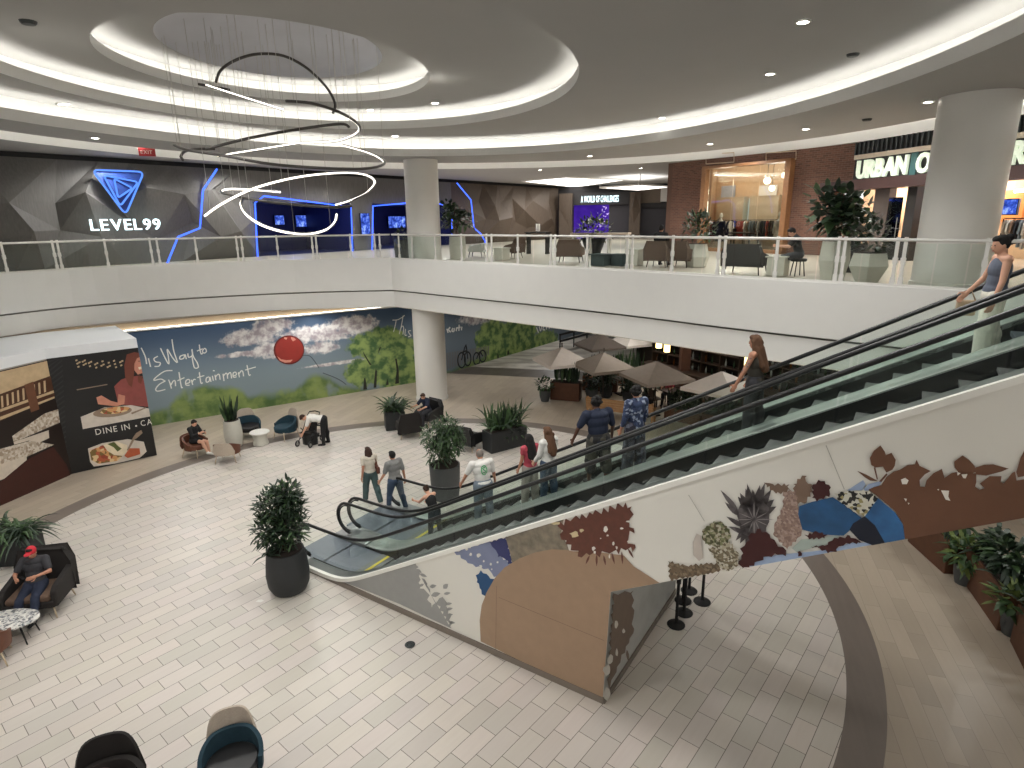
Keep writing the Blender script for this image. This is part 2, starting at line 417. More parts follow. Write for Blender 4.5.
def strip(secs, name, m, smooth=True, parent=None):   # secs: list of (outline, z)
    vs = [(x, y, z) for o, z in secs for x, y in o]
    fs = [(j * NS + i, j * NS + (i + 1) % NS, (j + 1) * NS + (i + 1) % NS, (j + 1) * NS + i) for j in range(len(secs) - 1) for i in range(NS)]
    return MB().add(vs, fs).build(name, m, parent, smooth='auto')
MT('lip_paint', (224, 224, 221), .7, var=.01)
# outer ceiling with the big oval hole
sq = []
for i in range(NS):
    t = 2 * PI * i / NS; c, s_ = math.cos(t), math.sin(t); k = 1 / max(abs(c), abs(s_)); sq.append((-1 + 60 * c * k, 15 + 60 * s_ * k))
COUT = 10.4
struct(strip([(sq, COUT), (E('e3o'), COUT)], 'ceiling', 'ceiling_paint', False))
struct(strip([(E('e3o'), COUT), (E('e3o'), COUT + .38)], 'trim_7', 'lip_paint'))
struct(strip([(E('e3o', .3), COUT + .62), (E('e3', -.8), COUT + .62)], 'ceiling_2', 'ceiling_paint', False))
struct(strip([(E('e3o'), COUT + .38), (E('e3o', .3), COUT + .38), (E('e3o', .3), COUT + .62)], 'trim_8', 'lip_paint'))
# floating oval cloud with its outer edge
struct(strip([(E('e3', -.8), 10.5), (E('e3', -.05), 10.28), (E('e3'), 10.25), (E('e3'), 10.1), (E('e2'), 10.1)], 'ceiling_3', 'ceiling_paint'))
LS = dict(e2=(10.1, 10.36, 10.74), e1=(10.75, 11.0, 11.34), e0=(11.35, 11.58, 11.92))
nxt = dict(e2='e1', e1='e0', e0='d')
k = 9
for q in ('e2', 'e1', 'e0'):
    a, b, c = LS[q]
    struct(strip([(E(q), a), (E(q), b), (E(q, .07), b), (E(q, .07), a + .06), (E(q, .5), a + .06), (E(q, .62), c - .1), (E(q, .62), c)], 'trim_%d' % k, 'lip_paint')); k += 1
    struct(strip([(E(q, .62), c), (E(nxt[q]), c + .01 if q != 'e0' else c)], 'ceiling_%d' % (k - 6), 'ceiling_paint', False))
# shallow dome in the centre
MT('dome_paint', (186, 188, 196), .55, var=.06, scale=.6)
secs = []
for i in range(8):
    f = math.cos(PI / 2 * i / 8); secs.append((ell2(Q['d'][0], Q['d'][1] * f, Q['d'][2] * f, Q['d'][3]), 11.92 + .75 * math.sin(PI / 2 * i / 8)))
vs = secs + [(ell2(Q['d'][0], .02, .02), 12.67)]
struct(strip(vs, 'ceiling_7', 'dome_paint'))
# LED strips hidden behind the lips
M['cove_led'] = emit('cove_led', (255, 250, 242), 12.)
M['cove_led_soft'] = emit('cove_led_soft', (255, 250, 242), 62.)
labs = dict(e2='hidden white light strip around the widest raised ceiling oval', e1='hidden white light strip around the middle raised ceiling oval', e0='hidden white light strip around the small ceiling oval with the dome')
for q in ('e2', 'e1', 'e0'):
    a, b, c = LS[q]
    o = strip([(E(q, .2), a + .12), (E(q, .3), a + .12)], 'cove_light', 'cove_led'); tag(o, labs[q], 'light', 'cove lights in the oval ceiling')
o = strip([(E('e3', -.3), 10.44), (E('e3', -.18), 10.42)], 'cove_light', 'cove_led_soft'); tag(o, 'hidden white light strip on the outer edge of the ceiling oval', 'light', 'cove lights in the oval ceiling')
o = strip([(E('e3o', .12), COUT + .42), (E('e3o', .22), COUT + .42)], 'cove_light', 'cove_led_soft'); tag(o, 'hidden white light strip along the outermost narrow ceiling trough', 'light', 'cove lights in the oval ceiling')
# recessed downlights
M['lamp_glow'] = emit('lamp_glow', (255, 250, 238), 30.)
DL = []
def zone_z(x, y):
    def ins(k, g=0):
        (cx, cy), a, b, rot, p = Q[k]; dx, dy = x - cx, y - cy
        X = dx * math.cos(rot) + dy * math.sin(rot); Y = -dx * math.sin(rot) + dy * math.cos(rot)
        return (abs(X) / (a + g)) ** p + (abs(Y) / (b + g)) ** p < 1
    if ins('e0', .62): return 11.92
    if ins('e1', .62): return 11.34
    if ins('e2', .62): return 10.74
    if ins('e3'): return 10.1
    return COUT
spec = [(803, 22, 10.74, 'nearest the top right of the ceiling'), (770, 74, 10.74, 'in the wide ceiling oval right of the middle'), (662, 118, 10.74, 'in the wide ceiling oval near its lit rim'),
        (710, 144, 10.1, 'between the two lit rims above the brick shop window'), (806, 129, 10.1, 'between the two lit rims above the brick wall'), (928, 102, 10.1, 'beside the top of the right column'),
        (63, 104, 10.1, 'between the lit rims above the left triangular logo'), (95, 138, 10.1, 'near the red exit sign'), (370, 110, 10.74, 'below the small ceiling oval'), (435, 103, 10.74, 'right of the small ceiling oval'),
        (395, 136, 10.1, 'in the dark ring left of the middle column'), (453, 161, COUT, 'just right of the middle column top'), (540, 170, COUT, 'left of the corridor ceiling panels'), (641, 168, COUT, 'right of the corridor ceiling panels'), (590, 156, 10.1, 'in the dark ring above the corridor panels')]
proto = None
for x, y, z, w in spec:
    P = gp(x, y, z - .006); lab = 'small round recessed downlight ' + w
    if proto is None:
        proto = thing('ceiling_downlight', lab, 'light', P, 0, 'recessed ceiling downlights')
        MB().lathe([(.13, -.012), (.13, .004), (.09, .004), (.09, -.012)], 16, caps=False).build('rim', 'white_plastic', proto, True)
        MB().lathe([(.088, -.004), (.088, 0), (.001, 0)], 16).build('lens', 'lamp_glow', proto)
        o = proto
    else: o = copy_tree(proto); place(o, P, 0, lab)
    DL.append(P)
# luminous ceiling panels over the corridor
M['panel_glow'] = emit('panel_glow', (255, 250, 244), 3.2)
for pix, lab in ((((522, 181), (566, 177), (622, 180), (575, 187)), 'bright white luminous ceiling panel, the nearer left one over the corridor'), (((600, 187.5), (640, 184.5), (672, 186.5), (638, 190)), 'bright white luminous ceiling panel, the right one beside the brick wall')):
    zq = COUT - .01 if pix[0][0] < 560 else 9.75
    q = [gp(x, y, zq) for x, y in pix]; c = sum(q, Vector()) / 4
    t0 = thing('ceiling_light_panel', lab, 'light', c, 0, 'luminous corridor ceiling panels')
    MB().flat([p - c - Vector((0, 0, .015)) for p in q]).build('diffuser', 'panel_glow', t0)
    mb = MB()
    for i in range(4): mb.cyl(q[i] - c, q[(i + 1) % 4] - c, .06, n=6)
    mb.build('frame', 'white_plastic', t0)
    if zq < 10: [MB().cyl(p - c, p - c + Vector((0, 0, COUT - zq)), .02, n=6).build('hanger', 'steel', t0) for p in q]
# red exit sign under the lit rim
MT('exit_red', (170, 40, 44), .5)
P = gp(147, 152, 10.0)
t0 = thing('exit_sign', 'small red exit sign hanging from the ceiling above the faceted wall', 'sign', P, math.radians(25))
MB().box((0, 0, 0), (.48, .06, .26)).build('housing', 'exit_red', t0, bevel=.01)
MB().cyl((0, 0, .13), (0, 0, .3), .015).build('stem', 'steel', t0)
for i, (ch, x) in enumerate(word_layout('EXIT', .16)[0]):
    letter(ch, .16, .004, lambda a, b, h, x=x: Vector((a + x - .18, -.031 - h, b - .06)), 'letter', 'white_plastic', t0)
# ceiling vents and sensors
for x, y, z, lab in ((853, 54, 10.74, 'small dark ceiling sensor in the wide oval right of the downlights'), (867, 119, 10.1, 'small dark ceiling sensor left of the right column'), (28, 21, 10.74, 'small dark ceiling sensor at the far left of the ceiling')):
    o = MB().lathe([(.09, -.05), (.11, -.03), (.12, 0)], 16).build('ceiling_sensor', 'dark_steel'); o.location = gp(x, y, z); tag(o, lab, 'sensor')
# ================================================================ ring chandelier (arcs of tube hung on thin wires)
M['ring_led'] = emit('ring_led', (255, 248, 236), 2.6)
MT('ring_shell', (74, 71, 68), .4, .4)
ch = thing('ring_chandelier', 'spiral chandelier of thin dark lit rings hanging on wires under the ceiling dome', 'chandelier', (-5.75, 16.6, 9.3))
CO = Vector((-5.75, 16.6, 9.3))
# each arc: pixel trace with rough depth y ; the tube is swept through those points
arcs = [
 ([(216, 82, 16.2), (221, 70, 16.0), (236, 60, 16.3), (258, 54, 16.8), (284, 56, 17.2), (308, 69, 17.3), (327, 88, 17.0), (335, 104, 16.6), (333, 113, 16.4)], -1),
 ([(198, 84, 17.2), (214, 87, 17.4), (230, 90, 17.6)], -1),
 ([(206, 85, 17.0), (240, 96, 17.4), (284, 110, 17.8)], 1),
 ([(286, 101, 15.8), (310, 103, 15.7), (334, 110, 15.8), (352, 119, 16.4), (360, 128, 17.2), (354, 135, 18.0), (335, 141, 18.4), (300, 143, 18.5)], 0),
 ([(206, 149, 15.4), (250, 138, 15.5), (300, 129, 15.8), (340, 124, 16.3), (349, 127, 16.5)], -1),
 ([(300, 143, 18.4), (262, 149, 18.0), (230, 154, 17.6), (218, 156, 17.2)], 1),
 ([(174, 145, 16.2), (188, 150, 15.9), (226, 156, 15.5), (270, 164, 15.2), (320, 168, 15.4), (360, 169, 16.0), (380, 166, 16.7), (384, 161, 17.3), (370, 153, 18.1), (342, 145, 18.4)], 0),
 ([(183, 160, 16.2), (181, 156, 16.3), (186, 151, 16.6), (200, 149, 17.2), (215, 149, 17.4)], -1),
 ([(205, 216, 15.5), (224, 203, 15.4), (256, 188, 15.6), (300, 177, 16.2), (342, 173, 16.9), (366, 175, 17.4), (375, 182, 17.6), (368, 192, 17.2), (352, 200, 16.6), (336, 205, 16.2)], 1),
 ([(280, 192, 17.6), (255, 190, 17.9), (230, 189, 17.6), (221, 191, 17.2), (226, 194, 16.6), (250, 199, 16.0), (290, 204, 15.7), (330, 207, 15.8), (352, 206, 16.2)], 0),
 ([(243, 199, 16.2), (241, 204, 15.8), (246, 214, 15.4), (262, 225, 15.2), (285, 232, 15.3), (308, 234, 15.7), (326, 230, 16.1), (335, 222, 16.4), (337, 214, 16.5)], 1)]
def atY(px, py, Y): d = ray(px, py); return CAM + d * (Y / d.y)
wires = []
for pts, face in arcs:
    P = [atY(*p) for p in pts]
    # catmull refine
    R = []
    for i in range(len(P) - 1):
        p0 = P[max(i - 1, 0)]; p1 = P[i]; p2 = P[i + 1]; p3 = P[min(i + 2, len(P) - 1)]
        for j in range(5):
            q = j / 5; R.append(.5 * ((2 * p1) + (p2 - p0) * q + (2 * p0 - 5 * p1 + 4 * p2 - p3) * q * q + (3 * p1 - p0 - 3 * p2 + p3) * q ** 3))
    R.append(P[-1])
    rg = MB().tube([p - CO for p in R], .035, 8).build('ring', 'ring_shell', ch, True)
    if face >= 0:       # glowing inner face of the profile (towards the axis)
        c = sum(R, Vector()) / len(R); off = []
        for p in R:
            v = (CO - p); v.z = -.25 if face == 0 else -.45
            if face == 1: v.x *= .2; v.y = -abs(v.y) - 1.5; v.z = 0
            v.normalize(); off.append(p - CO + v * (.022 if R[0].z > 8.95 else .02))
        MB().tube(off, .022 if R[0].z > 8.95 else .028, 6).build('led_strip', 'ring_led', rg)
    for i in range(2, len(R) - 1, max(3, len(R) // 4)): wires.append(R[i])
for p in wires:
    MB().cyl(p - CO, (p.x - CO.x, p.y - CO.y, zone_z(p.x, p.y) - CO.z + (.3 if zone_z(p.x, p.y) > 11.5 else 0)), .006, n=4).build('wire', 'steel', ch)
# ================================================================ escalators
EA = Vector((-3.846, 11.705, 0)); EB = Vector((1.426, 8.240, 0)); EC_ = Vector((3.328, 11.277, 0))
ED = (EB - EA).normalized(); EN = Vector((-ED.y, ED.x, 0)); ERZ = math.atan2(ED.y, ED.x)
PE = PL((EA.x, EA.y), (EB.x, EB.y)); SB = PE.L
def ew(s, o, z): return EA + ED * s + EN * o + Vector((0, 0, z))
def sp(x): return x if x > 30 else math.log1p(math.exp(max(x, -40)))
SL = .568
def ztrim(s):
    z = .09 + SL * .22 * sp((s - .09) / .22); return 6.62 - .1 * sp((6.62 - z) / .1) if z > 5.5 else z
def zrail(s):
    z = 1.02 + SL * .3 * sp((s - .51) / .3); return 7.34 - .1 * sp((7.34 - z) / .1) if z > 6.3 else z
def zsoff(s): return min(2.12 + .5536 * (s - 6.38), 4.95)
SE = 12.6
SS = [-1.3 + .1 * i for i in range(int((SE + 1.3) / .1) + 1)]
STEP = .345
def zstep(k): return max(.05, .196 * k + .05)
M['skirt'] = mat('skirt', (24, 27, 27), .3, .4, var=.1)
MT('deck_steel', (176, 182, 178), .32, .45, var=.04)
MT('deck_dark', (96, 100, 98), .4, .4, var=.08)
MT('step_metal', (118, 120, 118), .45, .35, var=.1, scale=20)
MT('riser_dark', (34, 36, 36), .5, .5)
MT('landing_metal', (112, 118, 128), .4, .3, var=.08, scale=20)
MT('yellow', (214, 196, 60), .5)
def band(mb, o0, o1, dz0, dz1, fn=ztrim, ss=SS, mi=0):   # a solid running along the incline
    pts = []; n = len(ss)
    vs = []
    for s in ss: z = fn(s); vs += [(s, o0, z + dz0), (s, o1, z + dz0), (s, o1, z + dz1), (s, o0, z + dz1)]
    fs = [(i * 4 + k, i * 4 + (k + 1) % 4, (i + 1) * 4 + (k + 1) % 4, (i + 1) * 4 + k) for i in range(n - 1) for k in range(4)]
    mb.add(vs, fs + [(3, 2, 1, 0), ((n - 1) * 4, (n - 1) * 4 + 1, (n - 1) * 4 + 2, (n - 1) * 4 + 3)], mi); return mb
def escalator(label, o0, r0, r1, o1, deck0, deck1):
    t = thing('escalator', label, 'escalator', EA, ERZ, 'pair of escalators')
    for k in range(32):
        s = .3 + STEP * k; z = zstep(k)
        if z > 6.12: break
        mb = MB(); mb.box((s + STEP / 2, (r0 + r1) / 2, z - .02), (STEP + .03, r1 - r0 - .24, .04)); st = mb.build('step', 'step_metal', t)
        mb = MB(); h = .196 if k else .05
        mb.add([(s, r0 + .12, z - .03), (s, r1 - .12, z - .03), (s + .03, r1 - .12, z - .03 - h), (s + .03, r0 + .12, z - .03 - h)], [(3, 2, 1, 0)], 0); mb.build('riser', 'riser_dark', st)
    mb = MB().box((-.95, (r0 + r1) / 2, .03), (1.9, r1 - r0 - .22, .06)); lp = mb.build('landing_plate', 'landing_metal', t)
    MB().box((.16, (r0 + r1) / 2, .045), (.36, r1 - r0 - .24, .07)).build('comb_plate', 'step_metal', t)
    MB().box((.18, (r0 + r1) / 2, .084), (.07, r1 - r0 - .26, .01)).build('safety_line', 'yellow', t)
    MB().box((11.9, (r0 + r1) / 2, 6.08), (2.0, r1 - r0 - .24, .06)).build('landing_plate', 'landing_metal', t)
    for r, sg in ((r0, 1), (r1, -1)):
        band(MB(), r + sg * .10, r + sg * .12, -.42, -.0).build('skirt', 'skirt', t)
        # handrail loop: newel, flat, incline
        pts = [(-1.25 - .40 * math.sin(a), r, .62 - .40 * math.cos(a)) for a in [PI * i / 10 for i in range(0, 10)]]
        pts += [(s, r, zrail(s)) for s in SS[1:]]
        MB().tube(pts, .036, 8, up=(0, 1, 0)).build('handrail', 'rubber', t, True)
        # newel: steel profile under the rubber
        MB().tube([(-1.25 - .34 * math.sin(a), r, .62 - .34 * math.cos(a)) for a in [PI * i / 10 for i in range(0, 11)]], .02, 6, up=(0, 1, 0)).build('newel_rail', 'dark_steel', t, True)
        # glass panels
        cuts = [-1.2, .1] + [.1 + 1.5 * i for i in range(1, 9)]
        cuts[-1] = min(cuts[-1], 12.4)
        for a, b in zip(cuts, cuts[1:]):
            mb = MB(); ss = [a + .012 + (b - a - .024) * i / 12 for i in range(13)]; n = len(ss)
            vs = [(s, r, (ztrim(s) + .02)) for s in ss] + [(s, r, zrail(s) - .02) for s in ss]
            if a < -1:
                arc = [(-1.2 - .36 * math.sin(q), r, .62 - .36 * math.cos(q)) for q in [PI * i / 8 for i in range(1, 8)]]
                lo = vs[:n]; hi = vs[n:]
                P = lo + hi[::-1] + arc[::-1]
                mb.flat([(p[0], p[1], p[2]) for p in P])
            else: mb.add(vs, [(i, i + 1, n + i + 1, n + i) for i in range(n - 1)])
            mb.build('glass_panel', 'esc_glass', t)
    return t
esc1 = escalator('nearer empty escalator with glass sides and black handrails above the floral mural', 0, .24, 1.46, 1.6, 0, 0)
esc2 = escalator('farther escalator carrying people down behind the empty one', 1.7, 1.80, 3.24, 3.58, 0, 0)
# decks
band(MB(), .05, .30, -.06, .02).build('outer_deck', 'deck_dark', esc1)
band(MB(), 1.36, 1.635, -.06, .02).build('inner_deck', 'deck_steel', esc1)
band(MB(), 1.64, 1.92, -.06, .02).build('inner_deck', 'deck_steel', esc2)
band(MB(), 3.12, 3.52, -.06, .02).build('outer_deck', 'deck_steel', esc2)
MB().box((-1.15, 1.63, .08), (1.1, .62, .16)).build('newel_base', 'brushed_steel', esc1, bevel=.05)
MB().box((-1.15, .16, .05), (1.1, .34, .10)).build('newel_base', 'brushed_steel', esc1, bevel=.03)
MB().box((-1.15, 3.34, .08), (1.1, .46, .16)).build('newel_base', 'brushed_steel', esc2, bevel=.05)
# ================================================================ cladding with the printed mural
cl = thing('escalator_cladding', 'white boxed-in escalator side printed with tan, rust and blue foliage shapes', 'wall panel', EA, ERZ)
MT('clad_white', (224, 221, 212), .5, var=.012, scale=1)
MT('trim_white', (236, 234, 226), .35, var=.01)
ss = [s for s in SS if s >= -1.0]
top = [(s, ztrim(s) - .03) for s in ss]
side = [(-1.0, 0.0), (SB, 0.0), (SB, zsoff(SB))] + [(s, zsoff(s)) for s in (8, 10, 11.4, SE)] + top[::-1]
for o, nm in ((0, 'side_panel'), (3.52, 'side_panel')):
    MB().prism(side, lambda a, b, h: Vector((a, h, b)), o, o + .06).build(nm, 'clad_white', cl)
mb = MB(); q = [SB, 8, 10, 11.4, SE]
mb.add([(s, o, zsoff(s)) for s in q for o in (.06, 3.52)], [(i * 2, i * 2 + 1, i * 2 + 3, i * 2 + 2) for i in range(4)]).build('soffit', 'clad_white', cl)
MT('mirror_panel', (184, 186, 182), .3, .1, var=.1, scale=3)
MB().box((SB - .02, 1.79, zsoff(SB) / 2), (.06, 3.58, zsoff(SB))).build('end_panel', 'mirror_panel', cl)
band(MB(), -.03, .05, -.055, .03).build('top_trim', 'trim_white', cl)
MB().box((-1.0, 1.79, .03), (.05, 3.58, .06)).build('front_edge', 'brushed_steel', cl)
MT('plinth', (118, 108, 98), .5)
mb = MB(); mb.box(((SB - 1.0) / 2, -.012, .06), (SB + 1.0 + .02, .03, .12)); mb.box((SB + .02, 1.79, .06), (.03, 3.6, .12)); mb.build('plinth', 'plinth', cl)
# mural shapes (flat vinyl on the panel)
VC = dict(grey=(150, 150, 147), lilac=(122, 130, 158), navy=(46, 52, 100), teal=(24, 74, 118), olive=(112, 104, 90), tan=(156, 130, 106), rust=(94, 54, 42),
          olbrown=(112, 96, 76), stem=(190, 180, 170), leafgrey=(78, 72, 72), veins=(140, 134, 132), pink=(150, 126, 114), brownleaf=(120, 98, 82), maroon=(62, 24, 24), blue=(30, 70, 114),
          spot=(196, 192, 176), dnavy=(18, 24, 40), blue2=(44, 88, 132), pale=(152, 170, 198), palegreen=(166, 178, 170), brown=(104, 70, 50), white=(224, 221, 212), cream=(206, 190, 150), seam=(172, 168, 158))
for k, v in VC.items(): M['v_' + k] = mat('vinyl_' + k, v, .5, var=.05, scale=5)
M['v_olive'] = mat('vinyl_olive_marble', (112, 104, 90), .5, var=.45, scale=7)
M['v_rust'] = mat('vinyl_rust', (94, 54, 42), .5, var=.16, scale=10)
M['v_blue'] = mat('vinyl_blue_wash', (34, 74, 112), .5, var=.35, scale=4)
M['v_blue2'] = mat('vinyl_blue_wash_right', (44, 88, 132), .5, var=.4, scale=4)
M['v_hyd'] = speckle('vinyl_hydrangea', [(70, 72, 44), (150, 146, 118), (92, 94, 60), (176, 170, 150), (104, 92, 70), (120, 124, 88)], 32)
M['v_hyd2'] = speckle('vinyl_hydrangea_pale', [(98, 88, 66), (170, 162, 140), (118, 106, 84), (192, 186, 170)], 34)
M['v_spot'] = speckle('vinyl_speckled', [(206, 202, 186), (30, 30, 28), (210, 206, 190), (150, 140, 96), (200, 198, 184), (40, 38, 34)], 26)
M['v_pink'] = speckle('vinyl_pink_bloom', [(150, 126, 114), (128, 104, 94), (168, 146, 134), (140, 116, 104)], 36)
M['v_leafgrey'] = speckle('vinyl_grey_leaf', [(78, 72, 72), (66, 60, 60), (94, 88, 88), (80, 74, 76)], 9)
M['v_olbrown'] = speckle('vinyl_olive_brown', [(112, 96, 76), (92, 78, 60), (134, 118, 96), (108, 90, 70)], 30)
rnd = random.Random(3)
def jag(P, step=3.5, amp=1.6, seed=1):
    R = random.Random(seed); out = []; n = len(P); area = sum(P[i][0] * P[(i + 1) % n][1] - P[(i + 1) % n][0] * P[i][1] for i in range(n)); sg = -1 if area > 0 else 1
    for i in range(n):
        a, b = P[i], P[(i + 1) % n]; dx, dy = b[0] - a[0], b[1] - a[1]; L = math.hypot(dx, dy); k = max(1, int(L / step))
        out.append(a)
        for j in range(1, k):
            q = (j + R.uniform(-.42, .42)) / k; h = amp * (R.uniform(.7, 1.7) if j % 2 else -R.uniform(.2, .8)) * sg
            out.append((a[0] + dx * q + dy / L * h, a[1] + dy * q - dx / L * h))
    return out
def leafp(x0, y0, x1, y1, w):
    dx, dy = x1 - x0, y1 - y0; L = math.hypot(dx, dy); nx, ny = -dy / L, dx / L
    q = [(0, 0), (.18, .62), (.4, 1), (.65, .8), (.86, .35), (1, 0), (.86, -.35), (.65, -.8), (.4, -1), (.18, -.62)]
    return [(x0 + dx * a + nx * w / 2 * b, y0 + dy * a + ny * w / 2 * b) for a, b in q]
def blobp(cx, cy, rx, ry, n=16, amp=.12, seed=1):
    R = random.Random(seed); return [(cx + rx * math.cos(2 * PI * i / n) * (1 + R.uniform(-amp, amp)), cy + ry * math.sin(2 * PI * i / n) * (1 + R.uniform(-amp, amp))) for i in range(n)]
_lay = [0]
def vin(shapes, key, name, pl=PE, parent=cl, loc=True, keys=None):
    _lay[0] += 1; off = .004 + .0011 * _lay[0]; mb = MB(); 
    for P in shapes:
        q = [pl.px(x, y) for x, y in P]
        if pl is PE:      # keep inside the side panel outline
            q = [(a, clampf(z, 0.10 if a < SB else zsoff(a) + .003, max(.1, ztrim(a) - .05))) if a <= SB - .003 or z > 2 else (SB - .003, max(z, .1)) for a, z in q]
        w = [pl.pt(a, z, off) for a, z in q]
        inv = Matrix.Rotation(-ERZ, 3, 'Z')
        mb.flat([inv @ (p - EA) for p in w])
    # face outwards
    o = mb.build(name, 'v_' + key, parent)
    return o
G = lambda x, y: (400 + x / 6.4, 540 + y / 6.4)
vin([[(332, 583)] + [(360, 577), (376, 573), (400, 566), (415, 563)] + jag([G(95, 150), G(122, 232), G(128, 310), G(172, 332), G(182, 390), G(205, 432), G(252, 372), G(290, 385), G(308, 470), G(332, 565)], 3, 1.5, 2)[:-4] + [(451, 628), (425, 616), (400, 604), (360, 588)]] +
    [leafp(*G(x, y), *G(x + dx, y + dy), w) for x, y, dx, dy, w in ((105, 185, 35, 25, 3), (125, 215, 50, 20, 3), (125, 295, 30, -15, 3), (278, 310, 30, -30, 5), (190, 300, 45, -10, 4), (200, 355, 60, -15, 5), (280, 345, 45, -8, 3), (295, 445, 45, -10, 3), (310, 525, 45, 5, 3), (85, 150, 20, 12, 3), (290, 410, 45, -6, 3), (300, 480, 40, -5, 3))], 'grey', 'grey_foliage_graphic')
vin([jag([(454, 551), (466, 547), (490, 540), (499, 545), (502, 556), (509, 564), (508, 572), (499, 580), (492, 573), (484, 569), (476, 567), (468, 563), (461, 558)], 3.2, 1.5, 5)], 'lilac', 'lilac_leaf_graphic')
vin([jag([(488, 541), (507, 536), (509, 545), (513, 563), (508, 564), (504, 558), (498, 557), (496, 550), (492, 546)], 3, 1.2, 6)], 'navy', 'navy_leaf_graphic')
vin([jag([(476, 575), (481, 570), (489, 576), (496, 579), (492, 588), (486, 599), (482, 594), (480, 588), (477, 582)], 2.6, 1.3, 7)], 'teal', 'teal_leaf_graphic')
vin([blobp(x, y, r, r * 1.2, 7, .3, i) for i, (x, y, r) in enumerate(((467, 549, 1.3), (471, 554, 1.5), (479, 555, 2), (491, 564, 1.3), (498, 562, 1), (481, 566, 1.4), (484, 561, .9), (492, 569, .8)))], 'white', 'leaf_gap_graphic')
vin([[(506, 537), (547, 524), (564, 519), (561, 534), (567, 543), (570, 552), (562, 552), (548, 553), (536, 555), (523, 560), (513, 565), (510, 552)]], 'olive', 'olive_marbled_graphic')
vin([[(481, 641), (480, 620), (482, 605), (487, 592), (495, 578), (505, 567), (520, 558), (536, 552), (552, 549), (566, 549.5), (574, 551), (600, 552), (624, 555), (634, 566), (660, 583.5), (640, 587), (611, 592.5), (603, 701), (540, 670)]], 'tan', 'tan_circle_graphic')
vin([jag([(560, 521), (590, 512), (626, 502), (632, 506), (634, 514), (630, 519), (634, 528), (635, 533), (629, 537), (636, 547), (633, 552), (626, 550), (619, 554), (610, 553), (600, 557), (590, 555), (578, 556), (571, 550), (566, 544), (560, 534)], 3.6, 3.0, 8)] + [leafp(x, y, x + dx, y + dy, 2.2) for x, y, dx, dy in ((612, 552, 3, 12), (597, 554, 0, 12), (604, 555, 2, 10), (622, 551, 1, 13), (590, 555, -4, 9), (628, 548, 6, 10))], 'rust', 'rust_leaf_graphic')
vin([blobp(575, 534, 4.5, 3, 9, .35, 1), blobp(582, 530, 2, 2, 7, .3, 2), blobp(556, 523, 5, 1.6, 9, .3, 3)], 'cream', 'cream_leaf_graphic')
vin([blobp(x, y, a, b, 7, .35, i) for i, (x, y, a, b) in enumerate(((606, 529, 2, 3.4), (608, 535, 1.3, 1), (594, 548, 1.6, 2.4), (595, 552, 1.4, 1.6), (614, 543, 1.2, 2.4), (617, 547, 1, 1.6), (622, 528, 1.8, 1), (601, 538, .8, .7), (610, 556, .8, 2.4), (629, 521, 2.4, 1), (630, 541, 2.6, 1.2)))], 'white', 'leaf_gap_graphic')
H = lambda x, y: (660 + x / 6.98, 480 + y / 6.98)
K = lambda x, y: (750 + x / 6.4, 460 + y / 6.4)
vin([jag([H(60, 560), H(180, 592), H(400, 572), H(440, 590), H(410, 640), H(70, 706)], 2.5, 1.3, 9)], 'olbrown', 'olive_foliage_graphic')
vin([[H(258, 370), H(290, 385), H(305, 540), H(275, 562), H(235, 520), H(232, 430)]], 'stem', 'pale_stem_graphic')
vin([[(748, 568.8), (762, 556), (790, 553), (810, 551), (836, 548), (850, 542), (866, 542), (873, 547.2), (798, 560)]], 'pale', 'pale_blue_graphic')
vin([[K(270, 560), K(330, 505), K(540, 480), K(590, 470), K(520, 530), K(400, 560), K(300, 585)]], 'palegreen', 'pale_green_graphic')
vin([[K(620, 192), K(725, 125), K(740, 150), K(720, 190)], [K(720, 190), K(760, 150), K(850, 128), K(800, 195)]], 'pale', 'pale_blue_petal_graphic')
LV = [leafp(*H(560, 230), *H(425, 65), 5), leafp(*H(560, 250), *H(455, 150), 5), leafp(*H(600, 330), *H(465, 250), 5), leafp(*H(610, 370), *H(480, 320), 5)]
for (tx, ty, w) in ((600, 55, 7), (560, 85, 6), (545, 110, 6), (650, 60, 6), (610, 20, 4), (700, 30, 6), (735, 15, 5), (780, 60, 6), (800, 130, 7), (690, 80, 6), (815, 180, 6), (530, 420, 5), (560, 440, 6), (600, 450, 6)): LV.append(leafp(*H(660, 260), *H(tx, ty), w + 2.5))
LV.append(blobp(*H(660, 250), 16, 21, 22, .12, 4))
vin(LV, 'leafgrey', 'grey_leaf_cluster_graphic')
vin([leafp(*H(660 + 10 * math.cos(a), 270 + 10 * math.sin(a)), *H(660 + 100 * math.cos(a) + 40 * math.cos(a * 3), 270 + 130 * math.sin(a)), .9) for a in [i * .39 for i in range(16)]], 'veins', 'leaf_vein_graphic')
vin([jag([K(90, 140), K(150, 150), K(255, 150), K(260, 190), K(200, 215), K(130, 190)], 2.5, 1.4, 12), jag([K(280, 150), K(335, 95), K(365, 98), K(360, 130), K(405, 160), K(390, 230), K(350, 275), K(290, 280)], 2.5, 1.4, 13)], 'brownleaf', 'brown_leaf_graphic')
vin([jag([K(215, 195), K(300, 190), K(310, 280), K(345, 430), K(330, 480), K(240, 570), K(150, 470), K(160, 400), K(210, 300)], 3, 1.1, 14)], 'pink', 'pink_bloom_graphic')
vin([jag([H(295, 390), H(300, 340), H(380, 280), H(440, 290), H(490, 340), H(500, 400), H(470, 450), H(380, 460), H(320, 440)], 2.2, .9, 15)], 'hyd', 'green_hydrangea_graphic')
vin([jag([H(340, 470), H(420, 450), H(490, 420), H(530, 470), H(560, 520), H(540, 600), H(470, 635), H(420, 600), H(380, 540)], 2.2, 1, 16)], 'hyd2', 'beige_hydrangea_graphic')
